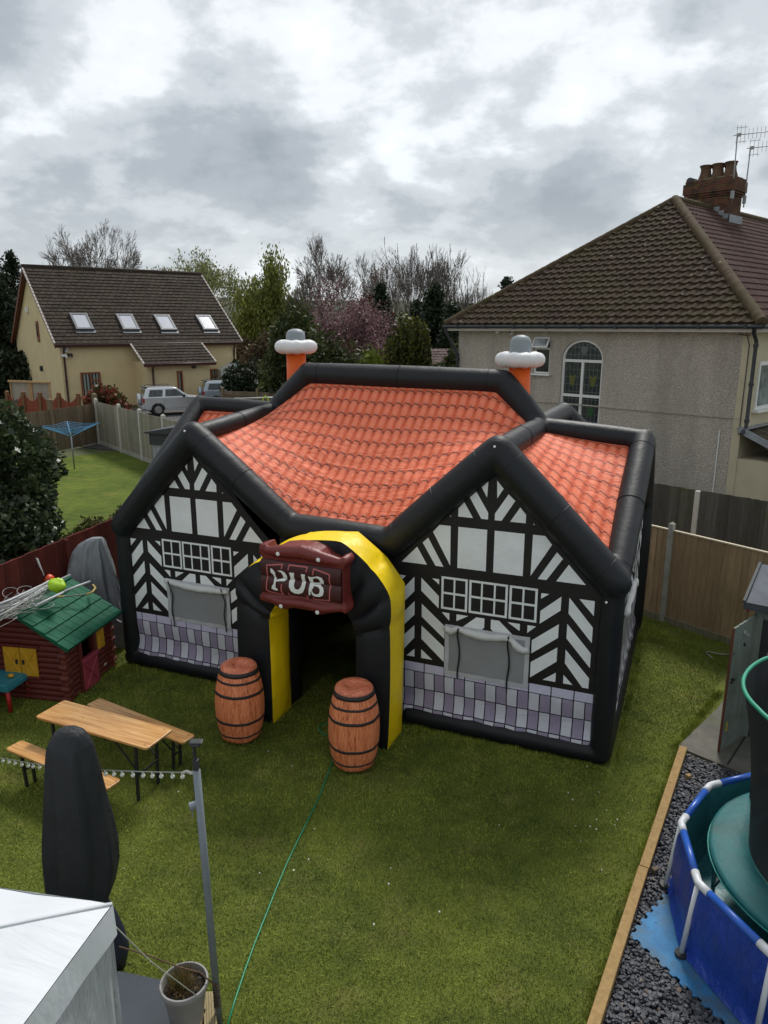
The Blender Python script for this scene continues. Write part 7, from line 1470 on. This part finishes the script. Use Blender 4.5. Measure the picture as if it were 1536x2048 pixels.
while cnt < 15000:
    x, y = rr.uniform(.9, 4.6), rr.uniform(3.0, 7.8)
    if not inside(x, y, bedp) or math.hypot(x - PC.x, y - PC.y) < PR_ - .02: continue
    if inside(x, y, MATP) and not (rr.random() < .012 or (math.hypot(x - 2.62, y - 5.35) < .25 and rr.random() < .12)): continue
    cnt += 1; n_ = rr.choice((5, 6, 7)); s_ = rr.uniform(.010, .027); ax = rr.uniform(0, 6.28); el = rr.uniform(.45, .9); q = Matrix.Rotation(ax, 3, 'Z') @ Matrix.Rotation(rr.gauss(0, .22), 3, 'X') @ Matrix.Rotation(rr.gauss(0, .18), 3, 'Y'); c_ = Vector((x, y, rr.uniform(.012, .045))); th = rr.uniform(.004, .009)
    ring_ = [(s_ * rr.uniform(.8, 1.15) * math.cos(6.283 * k / n_), s_ * el * rr.uniform(.8, 1.15) * math.sin(6.283 * k / n_)) for k in range(n_)]
    vs = [c_ + q @ Vector((a, b2, -th)) for a, b2 in ring_] + [c_ + q @ Vector((a * .9, b2 * .9, th)) for a, b2 in ring_]
    bb.add(vs, [tuple(range(n_, 2 * n_))] + [(i, (i + 1) % n_, (i + 1) % n_ + n_, i + n_) for i in range(n_)])
t = NT('slate_chip'); r_ = t.rand(); c = t.ramp(r_, [(0, (.022, .024, .031)), (.45, (.042, .045, .056)), (.8, (.07, .074, .088)), (.97, (.10, .098, .10)), (1, (.15, .09, .055))]); M_SLATE = t.fin(c, .65, t.bump(t.noise(60, 3), .3, .004), spec=.5)
o = bb.build('slate_gravel', M_SLATE); o['kind'] = 'stuff'
# timber sleepers along the bed
W_NEW = wood('treated_timber', (.36, .235, .10), .28, .06)
cuts = [0, 2.35, 4.3, 6.3]; labs = ['treated timber rail edging the slate bed, the piece running up to the shed', 'treated timber rail edging the slate bed beside the blue mat', 'treated timber rail edging the slate bed at the bottom edge of the view']
for k in range(3):
    a, c2 = TL[0] + tdir * cuts[k], TL[0] + tdir * (cuts[k + 1] - .008); md = (a + c2) / 2; L = (c2 - a).length; b = MB(); b.box((0, 0, .055), (L, .088, .115)); o = b.build('timber_rail', W_NEW, None, bevel=.006, loc=(md.x, md.y, 0)); o.rotation_euler = (0, 0, math.atan2(tdir.y, tdir.x) + (.0, .004, -.003)[k]); tag(o, labs[k], 'timber edging', 'timber rails edging the slate bed')
for px, py, lab in ((1377, 1550, 'short wooden peg holding the timber rail near its far end'), (1310, 1737, 'dark wooden peg holding the timber rail near the blue mat')):
    p = GR(px, py, .08); b = MB(); b.box((0, 0, .04), (.055, .045, .09)); o = b.build('timber_peg', W_NEW if px > 1350 else W_OLD, None, bevel=.004, loc=(p.x, p.y, 0)); tag(o, lab, 'peg', 'pegs behind the timber rails'); o.rotation_euler = (0, 0, .5)
# blue foam mat
t = NT('blue_foam'); c = t.ramp(t.noise(5, 6, .7), [(.35, (.015, .12, .28)), (.65, (.03, .21, .44))]); c = t.mix(t.ramp(t.noise(2.6, 6, .7, t.map(loc=(4, 2, 0))), [(.44, (0, 0, 0)), (.64, (.85,) * 3)]), c, (.075, .10, .10)); M_FOAM = t.fin(c, .7, t.bump(t.noise(120, 2), .3, .004))
pts = []
for i in range(len(MATP)):
    a, c2 = Vector(MATP[i]), Vector(MATP[(i + 1) % len(MATP)]); L = (c2 - a).length; d = (c2 - a) / L; nn = Vector((d.y, -d.x)); n_ = int(L / .05) if i in (0, 5) else 1
    for k in range(n_):
        o_ = .014 * ((k % 2) * 2 - 1) if n_ > 1 and 0 < k else 0; q = a + d * (L * k / n_) + nn * o_; pts.append((q.x, q.y))
        if n_ > 1: q = a + d * (L * (k + .75) / n_) + nn * o_; pts.append((q.x, q.y))
b = MB(); b.prism(pts, .012, lambda x, y, t_: (x, y, .048 + t_ - .012)); o = b.build('foam_mat', M_FOAM); tag(o, 'dirty blue interlocking foam matting under the pool edge', 'mat')
# frame pool
M_PBL = mat('blue_pool_liner', (.014, .050, .33), .42, .14, 2, .9, 3.5, stretch=(2.2, 2.2, .7), spec=.5, bd=.08, dirt=((.05, .07, .14), 3, .45)); M_PRAIL = mat('blue_pool_rail', (.02, .10, .45), .35); M_PW = mat('white_pool_joint', (.62, .64, .66), .4, .05)
t = NT('pool_inner_mosaic'); sxx = t.n('ShaderNodeSeparateXYZ'); t.l(t.tc.outputs['UV'], sxx.inputs[0]); ck_ = t.n('ShaderNodeTexBrick'); ck_.offset = 0; ck_.inputs['Scale'].default_value = 1; ck_.inputs['Brick Width'].default_value = .035; ck_.inputs['Row Height'].default_value = .035; ck_.inputs['Mortar Size'].default_value = .003; t.l(t.tc.outputs['UV'], ck_.inputs['Vector']); ck_.inputs['Color1'].default_value = (.02, .17, .22, 1); ck_.inputs['Color2'].default_value = (.05, .25, .28, 1); ck_.inputs['Mortar'].default_value = (.07, .28, .31, 1)
M_POOLI = t.fin(t.mix(t.ramp(t.noise(1.5, 5, .6), [(.4, (0, 0, 0)), (.7, (.5,) * 3)]), ck_.outputs[0], (.05, .16, .14)), .3, t.bump(t.noise(3, 3), .4, .04))
POOL = thing('frame_pool', 'blue framed garden pool with white joints, empty with a trampoline inside', 'pool', PC); NS = 12; ph = .74; a0_ = math.atan2(5.64 - 5.0, 2.62 - 3.9)
vt = [Vector((PR_ * math.cos(a0_ + 2 * math.pi * k / NS), PR_ * math.sin(a0_ + 2 * math.pi * k / NS), ph)) for k in range(NS)]
b = MB(); n_ = 14; pts = []
for k in range(NS):
    for j in range(n_): pts.append(vt[k].lerp(vt[(k + 1) % NS], j / n_))
N_ = len(pts); zs_ = [ph - .02, .62, .45, .28, .14, .06]
for i, z in enumerate(zs_):
    for k, p in enumerate(pts):
        f_ = 1.0 + (.035 * math.sin(math.pi * i / 5) + .05 * (i == 5)) - .012 * (k % n_ == 0) + .012 * mnoise.noise((p.x * 4, p.y * 4, z * 3)) * (i > 0); b.v.append((p.x * f_, p.y * f_, z))
for i in range(len(zs_) - 1):
    for k in range(N_): b.f.append((i * N_ + k, i * N_ + (k + 1) % N_, (i + 1) * N_ + (k + 1) % N_, (i + 1) * N_ + k)); b.mi.append(0)
b.build('outer_wall', M_PBL, POOL, True)
b = MB(); zi = [ph - .02, .5, .25, .065]
for i, z in enumerate(zi):
    for k, p in enumerate(pts): f_ = .985 - .03 * (i > 2); b.v.append((p.x * f_, p.y * f_, z))
for i in range(3):
    for k in range(N_): b.f.append((i * N_ + k, (i + 1) * N_ + k, (i + 1) * N_ + (k + 1) % N_, i * N_ + (k + 1) % N_)); b.mi.append(0)
b.f.append(tuple(3 * N_ + k for k in range(N_))); b.mi.append(0); o = b.build('inner_liner', M_POOLI, POOL)
uvl = o.data.uv_layers.new(name='UVMap'); 
for poly in o.data.polygons:
    flat = abs(poly.normal.z) > .8
    for li in poly.loop_indices:
        v = o.data.vertices[o.data.loops[li].vertex_index].co; uvl.data[li].uv = (v.x, v.y) if flat else (math.atan2(v.y, v.x) * PR_, v.z)
for k in range(NS):
    A, B_ = vt[k], vt[(k + 1) % NS]; d = (B_ - A).normalized(); b = MB(); b.tube([A + d * .10, B_ - d * .10], .031, 12); b.build('top_rail', M_PRAIL, POOL, True)
    Z_ = vt[k - 1]; d0_ = (Z_ - A).normalized(); b = MB(); b.tube([A + d0_ * .12, A + d0_ * .05, A * .998, A + d * .05, A + d * .12], .033, 12); b.build('white_joint', M_PW, POOL, True)
    o_ = Vector((A.x, A.y, 0)).normalized(); b = MB(); b.tube([A + Vector((0, 0, -.01)), Vector((A.x + o_.x * .07, A.y + o_.y * .07, .07))], .021, 10); lg = b.build('leg', M_PW, POOL, True)
    b = MB(); b.lathe([(.001, .03), (.05, .03), (.05, .0), (.001, 0)], 16, (A.x + o_.x * .07, A.y + o_.y * .07, .048)); b.build('foot', M_TRIM, lg)
# trampoline standing in the pool
TR = thing('trampoline', 'green padded trampoline with black safety net standing inside the empty pool', 'trampoline', PC); TZ = .72; M_PAD = mat('green_teal_pad', (.016, .125, .130), .6, .18, 3, .8, 11, spec=.35, dirt=((.07, .075, .05), 2.2, .55)); M_TNET = None
b = MB(); n_ = 96
for i, (r_, z) in enumerate(((.86, TZ - .0), (.88, TZ + .02), (1.0, TZ + .022), (1.16, TZ + .016), (1.19, TZ + .0), (1.185, TZ - .05), (1.14, TZ - .06))):
    for k in range(n_): a = 2 * math.pi * k / n_; seg = abs(((k + .5) % (n_ / 8)) / (n_ / 8) - .5) * 2; w_ = .008 * mnoise.noise((math.cos(a) * 9, math.sin(a) * 9, i)) - (.014 if seg > .93 else 0); b.v.append((r_ * math.cos(a), r_ * math.sin(a), z + w_))
for i in range(6):
    for k in range(n_): b.f.append((i * n_ + k, (i + 1) * n_ + k, (i + 1) * n_ + (k + 1) % n_, i * n_ + (k + 1) % n_)); b.mi.append(0)
b.build('safety_pad', M_PAD, TR, True)
b = MB(); b.tube([(1.195 * math.cos(a), 1.195 * math.sin(a), TZ - .035) for a in [2 * math.pi * k / 64 for k in range(65)]], .007, 5); b.build('pad_edging', mat('bright_teal_binding', (.03, .26, .22), .5), TR, True)
b = MB(); b.lathe([(.001, TZ - .01), (.87, TZ - .01)], 48); b.build('jumping_mat', mat('black_mesh_mat', (.012, .012, .013), .7), TR)
t = NT('black_safety_net'); ck = t.n('ShaderNodeTexChecker'); t.b.inputs['Base Color'].default_value = (.010, .012, .014, 1); t.b.inputs['Roughness'].default_value = .7; t.b.inputs['Alpha'].default_value = .90; M_TNET = t.m
RZ_ = 2.10; RR_ = 1.02; b = MB(); n_ = 72
for i in range(15):
    z = TZ + .03 + (RZ_ - TZ - .03) * i / 14
    for k in range(n_): a = 2 * math.pi * k / n_; f_ = .885 + (RR_ - .885) * (i / 14) ** 2 - .015 * math.sin(a * 6) ** 2 * math.sin(math.pi * i / 14) + .01 * mnoise.noise((math.cos(a) * 3, math.sin(a) * 3, z * 2)); b.v.append((f_ * math.cos(a) + .05 * (i / 14), f_ * math.sin(a) + .22 * (i / 14), z))
for i in range(14):
    for k in range(n_): b.f.append((i * n_ + k, i * n_ + (k + 1) % n_, (i + 1) * n_ + (k + 1) % n_, (i + 1) * n_ + k)); b.mi.append(0)
b.build('net', M_TNET, TR, True)
b = MB(); b.tube([(RR_ * math.cos(a) + .05, RR_ * math.sin(a) + .22, RZ_ - .015 * abs(math.sin(3 * a))) for a in [2 * math.pi * k / 72 for k in range(73)]], .017, 8); b.build('top_ring', mat('green_ring_sleeve', (.015, .27, .16), .5, .1), TR, True)
for k in range(4):
    a = R(115) + k * math.pi / 2; b = MB(); c_, s_2 = math.cos(a), math.sin(a); b.tube([(1.10 * c_, 1.10 * s_2, TZ), (1.09 * c_ + .02, 1.09 * s_2 + .09, 1.3), (1.04 * c_ + .05, 1.04 * s_2 + .22, RZ_ + .02)], .026, 10); b.build('net_pole', M_TRIM, TR, True)
    b = MB(); b.tube([(1.12 * c_, 1.12 * s_2, TZ - .04), (1.12 * c_, 1.12 * s_2, .085), (1.12 * math.cos(a + .5), 1.12 * math.sin(a + .5), .085), (1.12 * math.cos(a + .5), 1.12 * math.sin(a + .5), TZ - .04)], .02, 8); b.build('leg', M_GALV, TR, True)
# small tie cord from the ring to the shed door
a_ = math.atan2(shc.y - PC.y, 4.0 - PC.x); rope('tie_cord', [dpt(1462, 1357, -.03), AT(1480, 1355, 7.4), GR(1492, 1355, 2.09)], .004, mat('green_hose', (0, 0, 0)), 'short green cord tying the trampoline ring to the shed door latch', 'cord')

# ================================================================== GRASS BLADES AND LITTER ON THE LAWN
lawn_poly = [(-7.0, 1.9), (TL[0] + tdir * 6.0).xy[:], (TL[0] + Vector((-.08, 0, 0))).xy[:], (4.4, 9.0), (4.7, 9.5), (5.4, 10.4), (4.3, 12.6), (1.0, 16), (-4.2, 14.4), (-5.2, 11.2), (-6.6, 5.5)]
g = np.random.default_rng(17); n = 560000; U = g.random((n, 2)); Yb = 3.3 + (13.5 - 3.3) * U[:, 1] ** 1.35; Xb = -7 + 12.4 * U[:, 0]
def inside_np(x, y, poly):
    c_ = np.zeros(len(x), bool); n_ = len(poly)
    for i in range(n_):
        x0, y0 = poly[i]; x1, y1 = poly[(i + 1) % n_]; m_ = ((y0 > y) != (y1 > y)) & (x < (x1 - x0) * (y - y0) / (y1 - y0 + 1e-12) + x0); c_ ^= m_
    return c_
k_ = inside_np(Xb, Yb, [tuple(p) for p in lawn_poly])
ux_, uy_ = math.cos(PUB_YAW), math.sin(PUB_YAW); lx = (Xb - PUB_O[0]) * ux_ + (Yb - PUB_O[1]) * uy_; ly = -(Xb - PUB_O[0]) * uy_ + (Yb - PUB_O[1]) * ux_
k_ &= ~((lx > -.2) & (lx < 7.05) & (ly > -.1) & (ly < PD + .1) & ~((lx > 2.9) & (lx < 4.1) & (ly < .8)))
k_ &= ~((Xb < -1.1) & (Yb < 4.55)); k_ &= ~((Yb < 4.65) & (Xb < -1.7))
Xb, Yb = Xb[k_], Yb[k_]; n = len(Xb); a = g.uniform(0, 6.283, n); h_ = .009 + .016 * g.random(n); w_ = .0012 + .0012 * g.random(n) + .00028 * Yb; l_ = .010 * g.normal(size=(n, 2)); ca, sa = np.cos(a) * w_, np.sin(a) * w_; z0 = np.zeros(n)
V_ = np.stack([np.stack([Xb - ca, Yb - sa, z0], 1), np.stack([Xb + ca, Yb + sa, z0], 1), np.stack([Xb + l_[:, 0] + ca * .3, Yb + l_[:, 1] + sa * .3, h_], 1), np.stack([Xb + l_[:, 0] - ca * .3, Yb + l_[:, 1] - sa * .3, h_], 1)], 1).reshape(-1, 3)
t = NT('grass_blade'); pos = t.n('ShaderNodeNewGeometry').outputs['Position']
big = t.noise(.55, 5, .6, pos); mid_ = t.noise(3.2, 7, .72, pos)
c = t.ramp(t.mth('ADD', t.mth('MULTIPLY', big, .5), t.mth('MULTIPLY', mid_, .5)), [(.36, (.080, .118, .018)), (.61, (.34, .385, .062))]); c = t.mix(t.ramp(t.noise(1.3, 7, .7, pos), [(.56, (0, 0, 0)), (.7, (.75,) * 3)]), c, (.38, .34, .12))
rr_ = t.mth('ADD', t.mth('MULTIPLY', t.rand(), .5), .75); x = t.n('ShaderNodeVectorMath', operation='SCALE'); t.l(c, x.inputs[0]); t.l(rr_, x.inputs['Scale']); M_BLADE = t.fin(x.outputs[0], .7, spec=.15)
o = quads_obj('grass_blades', V_, M_BLADE); o['kind'] = 'stuff'
# longer tufts where the mower does not reach
def pubw(u, v): c_, s_ = math.cos(PUB_YAW), math.sin(PUB_YAW); return (PUB_O[0] + u * c_ - v * s_, PUB_O[1] + u * s_ + v * c_)
segs = [(tuple((TL[0] + Vector((-.07, 0, 0))).xy), tuple((TL[0] + tdir * 5.2 + Vector((-.07, 0, 0))).xy), 5000, .03), (pubw(4.6, -.16), pubw(7.02, -.16), 2500, .02), (pubw(7.1, 0), pubw(7.1, 4.2), 2000, .03), (pubw(.0, -.16), pubw(2.5, -.16), 2500, .02),
        (tuple((fp + fd * 1.2 + Vector((-.04, -.04, 0))).xy), tuple((fp - fd * 2.0 + Vector((-.04, -.04, 0))).xy), 4000, .05), (tuple((C0 + Vector((-.03, -.03, 0))).xy), tuple((B0 + Vector((.06, 0, 0))).xy), 1500, .03), (tuple(C0.xy), (C0.x - 1.2, C0.y + .35), 2000, .04), ((3.55, 7.98), (4.75, 9.45), 2500, .03), ((-5.0, 11.0), (-4.4, 13.4), 2500, .05), (pubw(2.44, -.8), pubw(2.92, -.8), 500, .02), (pubw(4.1, -.8), pubw(4.52, -.8), 500, .02), ((-1.28, 4.32), (-1.05, 4.30), 500, .04)]
Vt = []
for a_, c_, n_, sp_2 in segs:
    n_ = int(n_ * .8); q = g.random(n_)[:, None]; P2 = np.array(a_)[None] * (1 - q) + np.array(c_)[None] * q + g.normal(size=(n_, 2)) * sp_2; h2 = (.018 + .045 * g.random(n_) ** 2) * (.6 + .8 * (np.sin(q[:, 0] * 37) * .5 + .5)); a2 = g.uniform(0, 6.283, n_); w2 = .0016 + .0014 * g.random(n_) + .0002 * P2[:, 1]; l2 = g.normal(size=(n_, 2)) * .016; z2 = np.zeros(n_); ca2, sa2 = np.cos(a2) * w2, np.sin(a2) * w2
    Vt.append(np.stack([np.stack([P2[:, 0] - ca2, P2[:, 1] - sa2, z2], 1), np.stack([P2[:, 0] + ca2, P2[:, 1] + sa2, z2], 1), np.stack([P2[:, 0] + l2[:, 0], P2[:, 1] + l2[:, 1], h2], 1), np.stack([P2[:, 0] + l2[:, 0] - ca2 * .2, P2[:, 1] + l2[:, 1] - sa2 * .2, h2], 1)], 1).reshape(-1, 3))
o = quads_obj('grass_edge_tufts', np.concatenate(Vt), M_BLADE); o['kind'] = 'stuff'
g = np.random.default_rng(23); P = []
for cx_, cy_, s_, n_ in ((1180, 1610, 60, 9), (1205, 1650, 40, 6), (930, 1650, 120, 4), (1130, 1290, 60, 4), (860, 1700, 200, 6), (600, 1650, 150, 4), (1300, 1330, 50, 5), (300, 1750, 120, 4)):
    for _ in range(n_): p = GR(cx_ + g.normal() * s_, cy_ + g.normal() * s_ * .8, .035); P.append(p)
P = [p for p in P if inside(p.x, p.y, [tuple(q) for q in lawn_poly])]
Vd = []
for p in P:
    s_ = g.uniform(.004, .008); Vd += [(p.x - s_, p.y - s_, p.z), (p.x + s_, p.y - s_, p.z), (p.x + s_, p.y + s_, p.z + .004), (p.x - s_, p.y + s_, p.z + .004)]
o = quads_obj('daisies_and_petals', Vd, mat('white_petal', (.55, .55, .50), .6)); o['kind'] = 'stuff'
p = GR(172, 1394, .02); b = MB(); b.add([(-.04, 0, 0), (0, -.025, .01), (.05, .0, .02), (.01, .03, .008)], [(0, 1, 2, 3)]); b.add([(.0, .01, .0), (.03, .0, .025), (.06, .03, .01), (.03, .045, .0)], [(0, 1, 2, 3)]); o = b.build('fallen_leaf', mat('yellow_green_leaf', (.34, .42, .05), .5), None, loc=p); tag(o, 'yellow green fallen leaf on the grass between playhouse and table', 'leaf')
